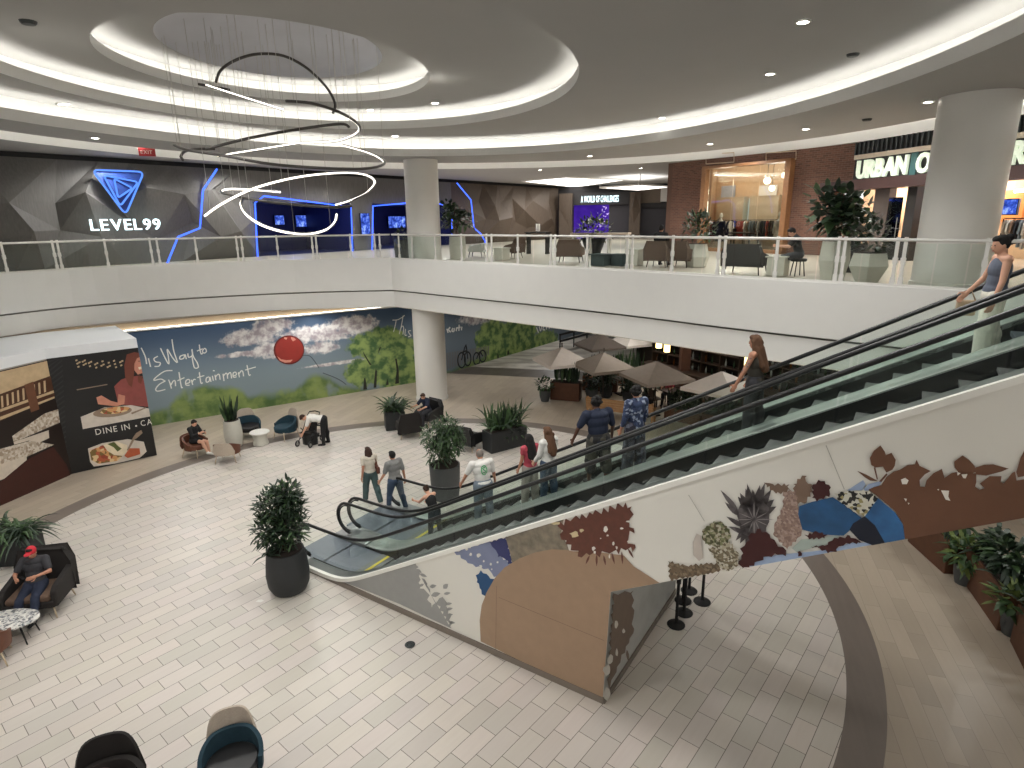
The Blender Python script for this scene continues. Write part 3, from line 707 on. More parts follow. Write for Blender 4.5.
vin([[K(318, 290), K(400, 262), K(530, 232), K(620, 290), K(725, 372), K(640, 445), K(600, 478), K(450, 470), K(338, 440), K(310, 340)]], 'blue', 'blue_wash_graphic')
vin([jag([K(540, 205), K(640, 190), K(765, 188), K(825, 240), K(735, 358), K(690, 342), K(560, 250)], 3, .8, 17)], 'spot', 'speckled_petal_graphic')
vin([[K(735, 355), K(822, 238), K(930, 330), K(975, 400), K(995, 455), K(988, 512), K(860, 536), K(800, 420)]], 'blue2', 'blue_petal_graphic')
vin([[K(638, 440), K(660, 400), K(735, 352), K(800, 410), K(862, 538), K(782, 553), K(700, 505)]], 'dnavy', 'dark_navy_petal_graphic')
vin([jag([K(405, 150), K(440, 120), K(480, 128), K(520, 170), K(510, 230), K(460, 240), K(430, 262), K(400, 235)], 2.6, 1.2, 18)], 'maroon', 'maroon_bloom_graphic')
vin([jag([K(10, 460), K(70, 430), K(130, 470), K(175, 530), K(235, 570), K(232, 608), K(180, 600), K(120, 610), K(60, 640), K(0, 690), K(-50, 700), K(-70, 640), K(-40, 590), K(-60, 560), K(-20, 520)], 3, 1.6, 19),
     jag([K(350, 470), K(430, 450), K(500, 470), K(480, 495), K(380, 502)], 2.4, 1.2, 20), jag([K(390, 545), K(480, 540), K(540, 490), K(640, 475), K(715, 520), K(640, 530), K(570, 545), K(550, 595), K(500, 590), K(450, 560)], 2.8, 1.4, 21), jag([K(305, 580), K(330, 565), K(335, 605), K(310, 610)], 2, .8, 22)], 'maroon', 'maroon_foliage_graphic')
J = lambda x, y: (850 + x / 5.885, 430 + y / 5.885)
vin([[J(*p) for p in ((322, 648), (312, 545), (265, 470), (190, 405), (110, 345), (140, 330), (185, 318), (215, 270), (255, 240), (292, 228), (340, 200), (382, 195), (392, 168), (410, 205), (475, 235), (440, 255), (410, 288), (412, 325), (440, 327), (450, 290), (490, 248), (540, 222), (556, 275), (600, 245), (640, 238), (742, 248), (742, 300), (735, 325), (760, 345), (790, 335), (762, 308), (820, 265), (890, 265), (885, 298), (902, 308), (950, 248), (968, 238), (978, 290), (1040, 280), (1250, 230), (1250, 490), (1024, 526))],
     [J(*p) for p in ((180, 85), (205, 120), (212, 142), (245, 128), (270, 170), (264, 205), (250, 228), (215, 245), (195, 210), (150, 215), (126, 200), (118, 160), (140, 118))],
     [J(*p) for p in ((42, 233), (95, 255), (150, 285), (168, 296), (120, 292), (85, 270))], [J(*p) for p in ((140, 215), (150, 212), (165, 280), (160, 290))], [J(*p) for p in ((215, 248), (222, 256), (185, 300), (172, 296))],
     [J(*p) for p in ((662, 143), (700, 170), (732, 205), (742, 240), (700, 252), (640, 245), (615, 215), (612, 180))], [J(*p) for p in ((735, 215), (790, 197), (840, 195), (932, 220), (890, 238), (800, 262), (740, 255))],
     [J(*p) for p in ((1024, 112), (1050, 150), (1080, 240), (1024, 266), (985, 272), (976, 240), (1000, 160))]], 'brown', 'brown_leaf_border_graphic')
vin([[J(*p) for p in ((300, 285), (325, 275), (345, 290), (335, 312), (308, 312))], [J(*p) for p in ((318, 395), (335, 398), (330, 415))], [J(*p) for p in ((535, 348), (582, 350), (578, 385), (590, 410), (562, 402))], [J(*p) for p in ((655, 255), (690, 252), (680, 278), (665, 276))], [J(*p) for p in ((630, 240), (650, 248), (632, 262))], [J(*p) for p in ((340, 420), (352, 424), (344, 432))], [J(*p) for p in ((512, 342), (525, 340), (520, 350))]], 'white', 'leaf_gap_graphic')
vin([[(826, 444.5), (826.8, 444.2), (845, 488), (844.2, 488.2)], [(689, 494), (689.8, 493.8), (705.6, 520), (705, 520.2)]], 'seam', 'panel_seam')
M['v_tanseam'] = mat('vinyl_tan_seam', (128, 104, 84), .5)
vin([[(497.5, 585), (498, 585), (497.1, 648), (496.6, 648)], [(500, 596), (608, 640), (608, 640.6), (500, 596.6)]], 'tanseam', 'panel_seam')
# end panel graphic
PEND = PL((EB.x, EB.y), (EC_.x, EC_.y)); 
L_ = lambda x, y: (590 + x / 5.12, 560 + y / 5.12)
M['v_end'] = mat('vinyl_brown_end', (116, 98, 84), .5, var=.08); M['v_endgrey'] = mat('vinyl_grey_end', (112, 120, 118), .4, var=.1)
SVE = _lay[0]; _lay[0] = 30
vin([jag([L_(108, 166), L_(213, 152), L_(212, 290), L_(212, 370), L_(190, 420), L_(170, 470), L_(145, 520), L_(112, 590), L_(92, 650), L_(76, 715), L_(80, 560), L_(95, 330)], 4.5, 1.4, 25), leafp(*L_(178, 455), *L_(186, 515), 3)], 'end', 'brown_end_graphic', PEND)
vin([leafp(*L_(x, y), *L_(x + dx, y + dy), 2) for x, y, dx, dy in ((320, 140, 20, 90), (350, 140, 5, 60), (300, 150, -10, 60), (380, 140, -10, 70), (340, 170, 30, 60), (315, 190, 5, 70), (400, 135, -20, 50))], 'endgrey', 'grey_leaf_end_graphic', PEND)
_lay[0] += 1
vin([blobp(*L_(75, 560), 3.6, 5.5, 10, .2, 3), blobp(*L_(92, 505), 3, 4.5, 9, .3, 4), blobp(*L_(76, 680), 3.2, 7, 10, .2, 5), blobp(*L_(122, 325), 1.8, 4, 8, .3, 6), blobp(*L_(160, 360), 2, 2.4, 8, .3, 7), blobp(*L_(126, 470), 1.4, 4, 8, .3, 8)], 'white', 'leaf_gap_graphic', PEND)
# ================================================================ balcony glass railing
MT('rail_steel', (222, 220, 215), .4, .15, var=.04)
def edge_at(px, line):      # plan point of the balcony edge seen at image column px
    d = ray(px, 262); d = Vector((d.x, d.y)); best = None
    for a, b in zip(line, line[1:]):
        e = b - a; den = d.x * e.y - d.y * e.x
        if abs(den) < 1e-9: continue
        t = (a.x * e.y - a.y * e.x) / den; q = (a.x * d.y - a.y * d.x) / den
        if t > 0 and -.001 <= q <= 1.001: best = (d * t, e.normalized())
    return best
def railing(label, line, pxs, loc):
    loc = Vector((loc[0], loc[1], UP)); t = thing('glass_railing', label, 'railing', loc, 0, 'balcony railings')
    c = Vector((-3.5, 13.5)); off = []
    for i, p in enumerate(line):
        tg = (line[min(i + 1, len(line) - 1)] - line[max(i - 1, 0)]).normalized(); nn = Vector((-tg.y, tg.x)); nn = nn if nn.dot(p - c) > 0 else -nn
        off.append(p + nn * .12)
    MB().tube([Vector((p.x, p.y, 7.17)) - loc for p in off], .035, 8, up=(0, 0, 1)).build('handrail', 'rail_steel', t, True)
    MB().sweep([Vector((p.x, p.y, UP + .07)) - loc for p in off], [(-.03, 0), (.03, 0), (.03, .05), (-.03, .05)], [(-(off[min(i + 1, len(off) - 1)] - off[max(i - 1, 0)]).normalized().y, (off[min(i + 1, len(off) - 1)] - off[max(i - 1, 0)]).normalized().x, 0) for i in range(len(off))]).build('base_channel', 'rail_steel', t)
    for a, b in zip(off, off[1:]):
        n2 = (b - a).normalized(); a2 = a + n2 * .015; b2 = b - n2 * .015
        MB().add([(a2.x - loc.x, a2.y - loc.y, .12), (b2.x - loc.x, b2.y - loc.y, .12), (b2.x - loc.x, b2.y - loc.y, 1.0), (a2.x - loc.x, a2.y - loc.y, 1.0)], [(0, 1, 2, 3)]).build('glass_panel', 'glass', t)
    for x in pxs:
        r = edge_at(x, off)
        if not r: continue
        p, tg = r; q = Vector((p.x, p.y, UP + .07)) - loc; rz = math.atan2(tg.y, tg.x)
        MB().box(q + Vector((0, 0, .53)), (.07, .03, 1.06), rz).box(q + Vector((0, 0, .55)), (.10, .05, .14), rz).box(q + Vector((0, 0, .1)), (.10, .05, .2), rz).build('post', 'rail_steel', t)
railing('long glass balcony railing with steel handrail in front of the dark faceted wall', EL[3 * 4 - 6:], [-35, 5, 56, 61, 108, 153, 160, 198, 239, 244, 279, 314, 318, 352, 376, 381], (-12, 24.8))
railing('glass balcony railing with steel handrail in front of the brick shop and planters', ER, [400, 413, 436, 462, 487, 492, 518, 551, 555, 587, 627, 632, 672, 718, 724, 776, 837, 843, 895, 903, 985, 1040], (3, 19))
# ================================================================ upper level walls and shops
LW = PL((-18.6, 23.4), (-4.2, 42.5))
def panel_mat(name, c1, c2):
    t = NT(name); o = t.obj(); P = t.xyz(o)
    g = t.noise(t.comb(t.mul(P[0], 9.), t.mul(P[1], 9.), t.mul(P[2], 1.2)), 2., 4)
    t.bsdf(t.mix(g, rgb(c1), rgb(c2)), .6, .0, .35); return t.m
M['facet_grey'] = panel_mat('facet_grey', (78, 76, 74), (108, 106, 102)); M['facet_brown'] = panel_mat('facet_brown', (68, 58, 50), (96, 84, 72))
MT('black_reveal', (14, 13, 13), .7)
MT('dark_backing', (30, 29, 29), .8)
def facets(pl, a0, a1, z0, z1, nx, nz, m, name, amp=.5, seed=1):
    R = random.Random(seed); g = {}
    for j in range(nz + 1):
        for i in range(nx + 1):
            e = i in (0, nx) or j in (0, nz); da = (a1 - a0) / nx; dz = (z1 - z0) / nz
            a = a0 + da * i + (0 if i in (0, nx) else R.uniform(-.38, .38) * da) + (da * .25 * (1 if j % 2 else -1) if 0 < i < nx else 0)
            z = z0 + dz * j + (0 if j in (0, nz) else R.uniform(-.35, .35) * dz)
            g[i, j] = pl.pt(a, z, R.uniform(0, .12) if e else R.choice((.02, .1, .35, amp, amp)))
    mb = MB()
    for j in range(nz):
        for i in range(nx):
            p = g[i, j], g[i + 1, j], g[i + 1, j + 1], g[i, j + 1]
            tr = [(0, 1, 2), (0, 2, 3)] if R.random() < .5 else [(0, 1, 3), (1, 2, 3)]
            for t in tr:
                q = [p[k] for k in t]; nn = (q[1] - q[0]).cross(q[2] - q[0])
                if nn.dot(pl.n) < 0: q = q[::-1]
                mb.add(q, [(0, 1, 2)])
    return struct(mb.build(name, m))
def uwall(pl, a0, a1, z0, z1, name, m, off=-.1, th=.1, st=True):
    mb = MB(); mb.prism([(a0, z0), (a1, z0), (a1, z1), (a0, z1)], lambda a, b, h: pl.pt(a, b, h), off - th, off)
    o = mb.build(name, m); return struct(o) if st else o
pa = [LW.px(x, 230)[0] for x in (256, 352, 373, 452)]
aE = LW.px(557, 230)[0]
PT = 8.75
ZT = 10.2
facets(LW, -7, pa[0], UP, ZT, 14, 3, 'facet_grey', 'wall_left_upper', .8, 23)
facets(LW, pa[0], pa[1], PT, ZT, 4, 1, 'facet_grey', 'wall_left_upper_2', .3, 4)
facets(LW, pa[1], pa[2], UP, ZT, 1, 2, 'facet_grey', 'wall_left_upper_3', .3, 6)
facets(LW, pa[2], pa[3], PT, ZT, 3, 1, 'facet_grey', 'wall_left_upper_4', .3, 9)
facets(LW, pa[3], aE, UP, ZT, 10, 3, 'facet_brown', 'wall_left_upper_5', .8, 3)
uwall(LW, -7, pa[0], UP, COUT, 'wall_left_upper_6', 'black_reveal', -.12)
uwall(LW, pa[0], pa[3], PT, COUT, 'wall_left_upper_7', 'black_reveal', -.12)
uwall(LW, pa[3], aE, UP, COUT, 'wall_left_upper_8', 'black_reveal', -.12)
# blue lit portals
M['blue_led'] = emit('blue_led', (58, 96, 255), 2.6)
M['blue_glow'] = emit('blue_glow', (40, 66, 235), 1.3)
MT('blue_room', (22, 28, 78), .5, var=.1)
M['screen_blue'] = None
def screen_mat(name, c1, c2, c3, st, sc):
    t = NT(name); n = t.noise(t.obj(), sc, 5, .7); r = t.n('ShaderNodeValToRGB'); t.set(r.inputs[0], n); el = r.color_ramp.elements
    el[0].position = .38; el[0].color = rgb(c1); el[1].position = .68; el[1].color = rgb(c3); e = el.new(.52); e.color = rgb(c2)
    k = t.n('ShaderNodeEmission'); t.set(k.inputs[0], r.outputs[0]); k.inputs[1].default_value = st; t.t.links.new(k.outputs[0], t.out.inputs[0]); return t.m
M['screen_blue'] = screen_mat('screen_blue', (16, 26, 90), (60, 90, 200), (170, 200, 255), 1.1, 3)
for k, (a0, a1) in enumerate(((pa[0], pa[1]), (pa[2], pa[3]))):
    mb = MB(); D = -4.5
    c = [LW.pt(a0, UP + .01, 0), LW.pt(a1, UP + .01, 0), LW.pt(a1, UP + .01, D), LW.pt(a0, UP + .01, D)]; t_ = [p + Vector((0, 0, PT - UP)) for p in c]
    mb.add(c + t_, [(0, 1, 2, 3), (4, 7, 6, 5), (1, 5, 6, 2), (2, 6, 7, 3), (3, 7, 4, 0)]); struct(mb.build('wall_portal_%d' % (k + 1), 'blue_room'))
    l = bpy.data.lights.new('portal_lamp', 'POINT'); l.energy = 60; l.color = (.2, .3, 1); l.shadow_soft_size = .5; o = bpy.data.objects.new('portal_lamp', l); COL.objects.link(o); o.location = LW.pt((a0 + a1) / 2, PT - .5, -1.5)
def led(pixs, off, lab, r=.038, closed=False, m='blue_led', name='neon_line', grp='blue neon lines', pl=None, par=None):
    pl = pl or LW; q = [pl.pt(*pl.px(x, y, off), off) for x, y in pixs]; c = sum(q, Vector()) / len(q)
    if par: c = par.location
    o = MB().tube([p - c for p in q], r, 8, closed=closed).build(name, m, par, True)
    if not par: o.location = c; tag(o, lab, 'neon light', grp)
    return o
led([(217, 169), (203, 190), (200, 228), (178, 237), (167, 264)], .88, 'zigzag blue neon line on the dark faceted wall right of the white lettering')
led([(457, 183), (471, 200), (474, 228), (481, 234), (485, 241), (486, 262)], .86, 'zigzag blue neon line on the brown faceted wall right of the middle column')
led([(258, 264), (255, 203), (264, 196), (351, 207), (353, 262)], .25, 'blue neon outline around the wide dark blue doorway')
led([(372, 262), (373, 206), (408, 203), (440, 204), (452, 208), (452, 262)], .25, 'blue neon outline around the doorway behind the middle column')
MT('screen_case', (20, 20, 26), .5)
def screen(pix, lab, off, m='screen_blue', pl=None, grp='display screens in the blue doorways'):
    pl = pl or LW; q = [pl.px(x, y, off) for x, y in pix]; a0 = min(p[0] for p in q); a1 = max(p[0] for p in q); z0 = min(p[1] for p in q); z1 = max(p[1] for p in q)
    c = pl.pt((a0 + a1) / 2, (z0 + z1) / 2, off)
    t = thing('display_screen', lab, 'screen', c, pl.rz(), grp); s = 1 if pl.n.dot(Vector((-pl.u.y, pl.u.x, 0))) > 0 else -1
    MB().box((0, -s * .05, 0), (a1 - a0, .08, z1 - z0)).build('casing', 'screen_case', t)
    MB().box((0, 0, 0), (a1 - a0 - .06, .012, z1 - z0 - .06)).build('picture', m, t); return t
screen([(274, 215), (285, 225)], 'small dim blue screen at left inside the wide blue doorway', -4.3)
screen([(295, 215), (312, 227)], 'bright blue screen in the middle of the wide blue doorway', -4.3)
screen([(324, 221), (340, 233)], 'blue screen at right inside the wide blue doorway', -4.3)
screen([(360, 213), (371, 236)], 'upright blue screen on the wall between the two blue doorways', .36)
screen([(388, 216), (406, 228)], 'dim blue screen inside the doorway behind the middle column', -4.2)
# level sign
M['sign_white'] = emit('sign_white', (225, 250, 255), 2.6)
M['logo_blue'] = emit('logo_blue', (88, 136, 245), 1.3)
MT('logo_back', (24, 50, 110), .5)
OFF = .84
sg = thing('shop_sign', 'white lit lettering with a blue nested-triangle logo on the dark faceted wall', 'sign', LW.pt(*LW.px(125, 205, OFF), OFF))
def rtri(P, r=.22, n=5):
    out = []; L = len(P)
    for i in range(L):
        p = Vector(P[i]); a = (Vector(P[i - 1]) - p); b = (Vector(P[(i + 1) % L]) - p); q0 = p + a * r; q1 = p + b * r
        for j in range(n + 1):
            t = j / n; out.append(tuple(q0 * (1 - t) ** 2 + p * 2 * t * (1 - t) + q1 * t * t))
    return out
T_ = lambda x, y: (x / 6.4, 140 + y / 6.4)
tris = [rtri([T_(588, 191), T_(922, 203), T_(804, 480)], .13), rtri([T_(662, 226), T_(886, 268), T_(770, 424)], .13), rtri([T_(730, 246), T_(848, 308), T_(756, 370)], .14)]
for k, tr in enumerate(tris): led(tr, OFF + .04, '', .036, True, 'logo_blue', 'logo_triangle', par=sg)
mb = MB(); 
for a, b, o in ((0, 1, .0), ):
    LW.poly(mb, tris[0], OFF - .02, 0)
mb.v = [tuple(Vector(v) - sg.location) for v in mb.v]; mb.build('logo_back', 'logo_back', sg)
xs, wd = word_layout('LEVEL99', 1.0, 1.5); p0 = LW.px(91, 230.7, OFF); p1 = LW.px(160.5, 229.2, OFF); h = LW.px(91, 219, OFF)[1] - p0[1]
kx = (p1[0] - p0[0]) / wd; kz = h / .70
for chh, x in xs:
    letter(chh, 1.0, .08, lambda a, b, hh, x=x: LW.pt(p0[0] + (a + x) * kx, p0[1] + b * kz, OFF + hh) - sg.location, 'letter', 'sign_white', sg)
# end of the corridor: pilasters, purple screen wall with lettering, shutter
PW = PL((3.6, 52.6), (13.5, 50.2))
def pxbox(pl, pix, off0, off1, name, m, z0=None, st=True, nm=None):
    q = [pl.px(x, y) for x, y in pix]; a0 = min(p[0] for p in q); a1 = max(p[0] for p in q); zz0 = min(p[1] for p in q) if z0 is None else z0; z1 = max(p[1] for p in q)
    mb = MB(); mb.prism([(a0, zz0), (a1, zz0), (a1, z1), (a0, z1)], lambda a, b, h: pl.pt(a, b, h), off0, off1); o = mb.build(name, m); return struct(o) if st else o
MT('dark_front', (38, 36, 38), .6)
MT('taupe_wall', (128, 116, 104), .85)
q = lambda x: PW.px(x, 220)[0]
uwall(PW, q(545), q(720), UP, COUT, 'wall_corridor', 'dark_front', -1.5)
facets(PW, q(559), q(572), UP, 9.75, 2, 3, 'facet_brown', 'wall_corridor_2', .35, 8); facets(PW, q(629), q(640), UP, 9.75, 2, 3, 'facet_brown', 'wall_corridor_3', .35, 5)
uwall(PW, q(559), q(572), UP, 9.75, 'wall_corridor_4', 'facet_brown', -.1, .6); uwall(PW, q(629), q(640), UP, 9.75, 'wall_corridor_5', 'facet_brown', -.1, .6)
M['purple_screen'] = screen_mat('purple_screen', (62, 34, 150), (82, 46, 176), (110, 70, 210), .62, .25)
MT('charcoal_panel', (46, 44, 52), .5)
pxbox(PW, [(572, 204), (608, 240)], -1.4, -1.2, 'wall_corridor_6', 'purple_screen', UP); pxbox(PW, [(608, 204), (629, 240)], -1.4, -1.15, 'wall_corridor_7', 'charcoal_panel', UP)
M['purple_art'] = emit('purple_art', (215, 190, 255), .9)
mb = MB(); R = random.Random(5)
for i in range(16):
    x = 600 + R.uniform(-4, 6); y = 206 + i * 1.3; P = [(x, y), (x + R.uniform(1, 4), y + R.uniform(-2, 1)), (x + R.uniform(0, 2), y + R.uniform(.6, 2))]; PW.poly(mb, P, -1.12)
o = mb.build('wall_art', 'purple_art'); tag(o, 'pale scattered shard graphic on the purple screen wall at the corridor end', 'wall art')
pxbox(PW, [(572, 193), (629, 204)], -1.3, -.6, 'wall_corridor_8', 'dark_front')
sg2 = thing('shop_sign', 'small white lit lettering above the purple screen at the corridor end', 'sign', PW.pt(*PW.px(600, 199), -.55))
xs, wd = word_layout('A WORLD OF CHALLENGES', 1.0, 1.2); p0 = PW.px(581, 202.5, -.55); p1 = PW.px(618.5, 202.9, -.55); h = PW.px(581, 196, -.55)[1] - p0[1]
for chh, x in xs:
    letter(chh, 1.0, .06, lambda a, b, hh, x=x: PW.pt(p0[0] + (a + x) * (p1[0] - p0[0]) / wd, p0[1] + b * h / .7, -.55 + hh) - sg2.location, 'letter', 'sign_white', sg2)
pxbox(PW, [(640, 204), (676, 240)], -1.3, -1.2, 'wall_corridor_9', 'charcoal_panel', UP); pxbox(PW, [(640, 188), (661, 205)], -1.3, -1.0, 'wall_corridor_10', 'taupe_wall'); pxbox(PW, [(661, 186), (680, 201)], -1.3, -.9, 'wall_corridor_11', 'white_paint')
pxbox(PW, [(640, 203), (680, 207)], -1.2, -.8, 'trim_15', 'dark_front')
# ---------------------------------------------------------------- brick shop front
BK = PL((8.4, 32.8), (13.5, 25.0)); A0, A1 = 2.16, 6.80
def brick_mat():
    t = NT('brick'); P = t.xyz(t.obj()); 
    a = t.add(t.mul(P[0], BK.u.x), t.mul(P[1], BK.u.y))
    b = t.n('ShaderNodeTexBrick'); t.set(b.inputs['Vector'], t.comb(a, P[2])); b.inputs['Scale'].default_value = 1
    b.inputs['Brick Width'].default_value = .24; b.inputs['Row Height'].default_value = .08; b.inputs['Mortar Size'].default_value = .008
    b.inputs['Color1'].default_value = rgb((116, 80, 64)); b.inputs['Color2'].default_value = rgb((86, 58, 48)); b.inputs['Mortar'].default_value = rgb((122, 104, 92))
    n = t.noise(t.comb(a, P[2]), 1.4, 4); c = t.mix(t.mul(n, .55), b.outputs['Color'], rgb((84, 64, 56)))
    t.bsdf(c, .85, 0, .3, b.outputs['Fac'], -.3); return t.m
M['brick'] = brick_mat()
WZ = 10.05
for k, (a0, a1, z0) in enumerate(((0, A0, UP), (A1, BK.L, UP), (A0, A1, WZ))): uwall(BK, a0, a1, z0, COUT, 'wall_brick_%d' % (k + 1), 'brick', 0, .4)
MT('brick_return', (90, 66, 54), .85)
uwall(PL((8.4, 32.8), (12.6, 35.6)), 0, 5, UP, COUT, 'wall_brick_4', 'brick_return', 0, .3)
MT('oak_frame', (134, 94, 60), .5, var=.15, scale=10)
wf = thing('window_frame', 'oak framed tall shop window in the brick wall', 'window', BK.pt((A0 + A1) / 2, UP, 0), BK.rz()); wf['kind'] = 'structure'; wf.name = 'window_1'
hw = (A1 - A0) / 2; hh = WZ - UP
for x in (-hw + .12, hw - .12): MB().box((x, -.1, hh / 2), (.24, .5, hh)).build('frame', 'oak_frame', wf)
MB().box((0, -.1, hh - .06), (2 * hw, .5, .12)).build('frame', 'oak_frame', wf); MB().box((0, -.1, .08), (2 * hw, .5, .16)).build('frame', 'oak_frame', wf)
for i in range(3):
    w_ = (2 * hw - .48) / 3; MB().box((-hw + .24 + w_ * (i + .5), -.05, hh / 2 + .02), (w_ - .02, .015, hh - .28)).build('pane', 'shop_glass', wf)
sgn = 1 if BK.n.dot(Vector((-BK.u.y, BK.u.x, 0))) > 0 else -1
for x0, x1, y0, y1, lab in ((706, 734, 152.5, 164, 'thin pale rectangular frame fixed over the left of the brick shop window'), (766, 796, 151, 161, 'thin pale rectangular frame fixed over the right of the brick shop window')):
    q = [BK.pt(*BK.px(x, y, .06), .06) for x, y in ((x0, y0 + 2), (x1, y0), (x1, y1 - 2), (x0, y1))]; c = sum(q, Vector()) / 4
    o = MB().tube([p - c for p in q], .025, 4, closed=True).build('sign_bracket', 'pale_leg'); o.location = c; tag(o, lab, 'frame', 'brackets over the brick shop window')
MT('banner_pale', (176, 186, 204), .7, var=.12, scale=3); MT('banner_white', (228, 226, 220), .6); M['banner_cyan'] = emit('banner_cyan', (196, 240, 250), 1.3)
# interior behind the window
def room(pl, a0, a1, depth, z1, name, m, fm_='upper_floor'):
    mb = MB(); c = [pl.pt(a0, UP + .005, -.5), pl.pt(a1, UP + .005, -.5), pl.pt(a1, UP + .005, -depth), pl.pt(a0, UP + .005, -depth)]; t_ = [p + Vector((0, 0, z1 - UP)) for p in c]
    mb.add(c + t_, [(4, 7, 6, 5), (1, 5, 6, 2), (2, 6, 7, 3), (3, 7, 4, 0)]); return struct(mb.build(name, m))
MT('shop_wall', (206, 178, 148), .8, var=.06)
room(BK, .15, A1 + .8, 3.3, COUT - .05, 'wall_shop_1', 'shop_wall')
def plamp(P, e, col=(1, .86, .7), r=.3):
    l = bpy.data.lights.new('shop_lamp', 'POINT'); l.energy = e; l.color = col; l.shadow_soft_size = r; o = bpy.data.objects.new('shop_lamp', l); COL.objects.link(o); o.location = P
plamp(BK.pt(2.0, 9.6, -1.6), 100); plamp(BK.pt(4.8, 9.6, -1.8), 110, (1, .95, .9)); plamp(BK.pt(3.4, 8.2, -1.2), 40)
def local(pl, a, off, z=UP): return pl.pt(a, z, off)
# globe lamps, racks, mannequins, shelves inside
M['globe'] = emit('globe', (255, 244, 225), 6.)
for a, off, z, r, lab in ((4.7, -1.2, 9.3, .16, 'largest glowing globe lamp hanging in the brick shop window'), (4.3, -2.2, 9.0, .14, 'smaller glowing globe lamp behind the largest one in the shop window'), (5.4, -1.4, 9.5, .12, 'glowing globe lamp at the upper right of the shop window')):
    t = thing('globe_lamp', lab, 'lamp', local(BK, a, off, z), 0, 'globe lamps in the brick shop'); MB().ell((0, 0, 0), (r, r, r)).build('globe', 'globe', t, True); MB().cyl((0, 0, r), (0, 0, COUT - z - .06), .012).build('cord', 'black_metal', t)
CL_ = [(40, 40, 46), (120, 96, 78), (180, 170, 158), (70, 76, 92), (146, 60, 48), (200, 196, 186), (60, 50, 42), (110, 120, 126)]
for i, c in enumerate(CL_): MT('garment_%d' % i, c, .9)
def rack(loc, rz, lab, n=12, L=1.5, seed=1, grp='clothes racks in the shops'):
    R = random.Random(seed); t = thing('clothes_rack', lab, 'rack', loc, rz, grp)
    mb = MB(); 
    for x in (-L / 2, L / 2): mb.cyl((x, 0, 0), (x, 0, 1.45), .018, n=6); mb.box((x, 0, .02), (.05, .5, .04))
    mb.cyl((-L / 2, 0, 1.44), (L / 2, 0, 1.44), .018, n=6); mb.build('frame', 'black_metal', t)
    for i in range(n):
        x = -L / 2 + .08 + (L - .16) * i / (n - 1); h = R.uniform(.6, .85); w = R.uniform(.36, .46)
        mb = MB(); mb.prism([(-.08, 1.40), (-w / 2, 1.30), (-w / 2 - .05, 1.36 - h * .5), (-w / 2 + .06, 1.36 - h * .5), (-w / 2 + .05, 1.36 - h), (w / 2 - .05, 1.36 - h), (w / 2 - .06, 1.36 - h * .5), (w / 2 + .05, 1.36 - h * .5), (w / 2, 1.30), (.08, 1.40)], lambda a, b, hh, x=x: Vector((x + hh, a, b)), -.025, .025)
        mb.build('garment', 'garment_%d' % R.randrange(8), t)
    return t
rack(local(BK, 2.0, -1.5), BK.rz(), 'clothes rack at the left behind the brick shop window', 12, 1.5, 2)
rack(local(BK, 4.2, -1.7), BK.rz() + .3, 'clothes rack at the right behind the brick shop window', 12, 1.6, 3)
rack(local(BK, 3.0, -2.3), BK.rz(), 'clothes rack deep inside the brick shop', 14, 1.8, 4)
def shelf_unit(loc, rz, lab, seed=1, w=1.6, h=2.6, m='pale_leg'):
    R = random.Random(seed); t = thing('shelf_unit', lab, 'shelf', loc, rz, 'shop shelf units'); mb = MB()
    for x in (-w / 2, w / 2): mb.box((x, 0, h / 2), (.05, .4, h))
    mb.box((0, .19, h / 2), (w, .02, h)); mb.build('frame', m, t)
    for k in range(6): MB().box((0, 0, .1 + k * (h - .15) / 5), (w, .4, .04)).build('shelf', m, t)
    for k in range(5):
        x = -w / 2 + .15
        while x < w / 2 - .2:
            ww = R.uniform(.16, .3); hh = R.uniform(.12, .32); MB().box((x + ww / 2, 0, .125 + k * (h - .15) / 5 + hh / 2), (ww, .3, hh)).build('folded_garment', 'garment_%d' % R.randrange(8), t); x += ww + R.uniform(.03, .15)
    return t
shelf_unit(local(BK, 1.5, -3.0), BK.rz() + PI, 'tall pale shelf unit at the left back of the brick shop', 3)
shelf_unit(local(BK, 3.5, -3.0), BK.rz() + PI, 'tall pale shelf unit at the right back of the brick shop', 6)
def mannequin(loc, rz, lab, m1, m2):
    t = thing('mannequin', lab, 'mannequin', loc, rz, 'mannequins in the shop window')
    MB().lathe([(.17, 0), (.17, .02), (.02, .03), (.02, .55)], 12).build('stand', 'steel', t)
    mb = MB(); mb.lathe([(.02, .5), (.2, .55), (.19, .8), (.13, 1.02), (.17, 1.25), (.19, 1.38), (.08, 1.46), (.05, 1.52), (.05, 1.56)], 14, sy=.65)
    mb.ell((0, 0, 1.68), (.08, .1, .13)); mb.build('body', 'white_plastic', t, True)
    MB().lathe([(.26, .42), (.235, .7), (.16, 1.02), (.2, 1.25), (.21, 1.4)], 14, sy=.68).build('coat', m1, t, True)
    mb = MB(); 
    for s in (-1, 1): mb.cap((s * .22, 0, 1.36), .055, (s * .29, .03, .85), .04)
    mb.build('sleeve', m2, t, True)
mannequin(local(BK, 2.5, -.9), BK.rz(), 'mannequin in a dark coat at the left of the brick shop window', 'garment_0', 'garment_0')
mannequin(local(BK, 5.7, -.95), BK.rz(), 'mannequin in a pale coat at the right of the brick shop window', 'garment_2', 'garment_2')
dt = thing('display_table', 'dark display table stacked with goods behind the brick shop window', 'table', local(BK, 3.9, -.75), BK.rz())
MB().box((0, 0, .85), (1.5, .8, .06)).build('tabletop', 'dark_wood', dt)
for x in (-.68, .68):
    for y in (-.34, .34): MB().box((x, y, .41), (.06, .06, .82)).build('leg', 'black_metal', dt)
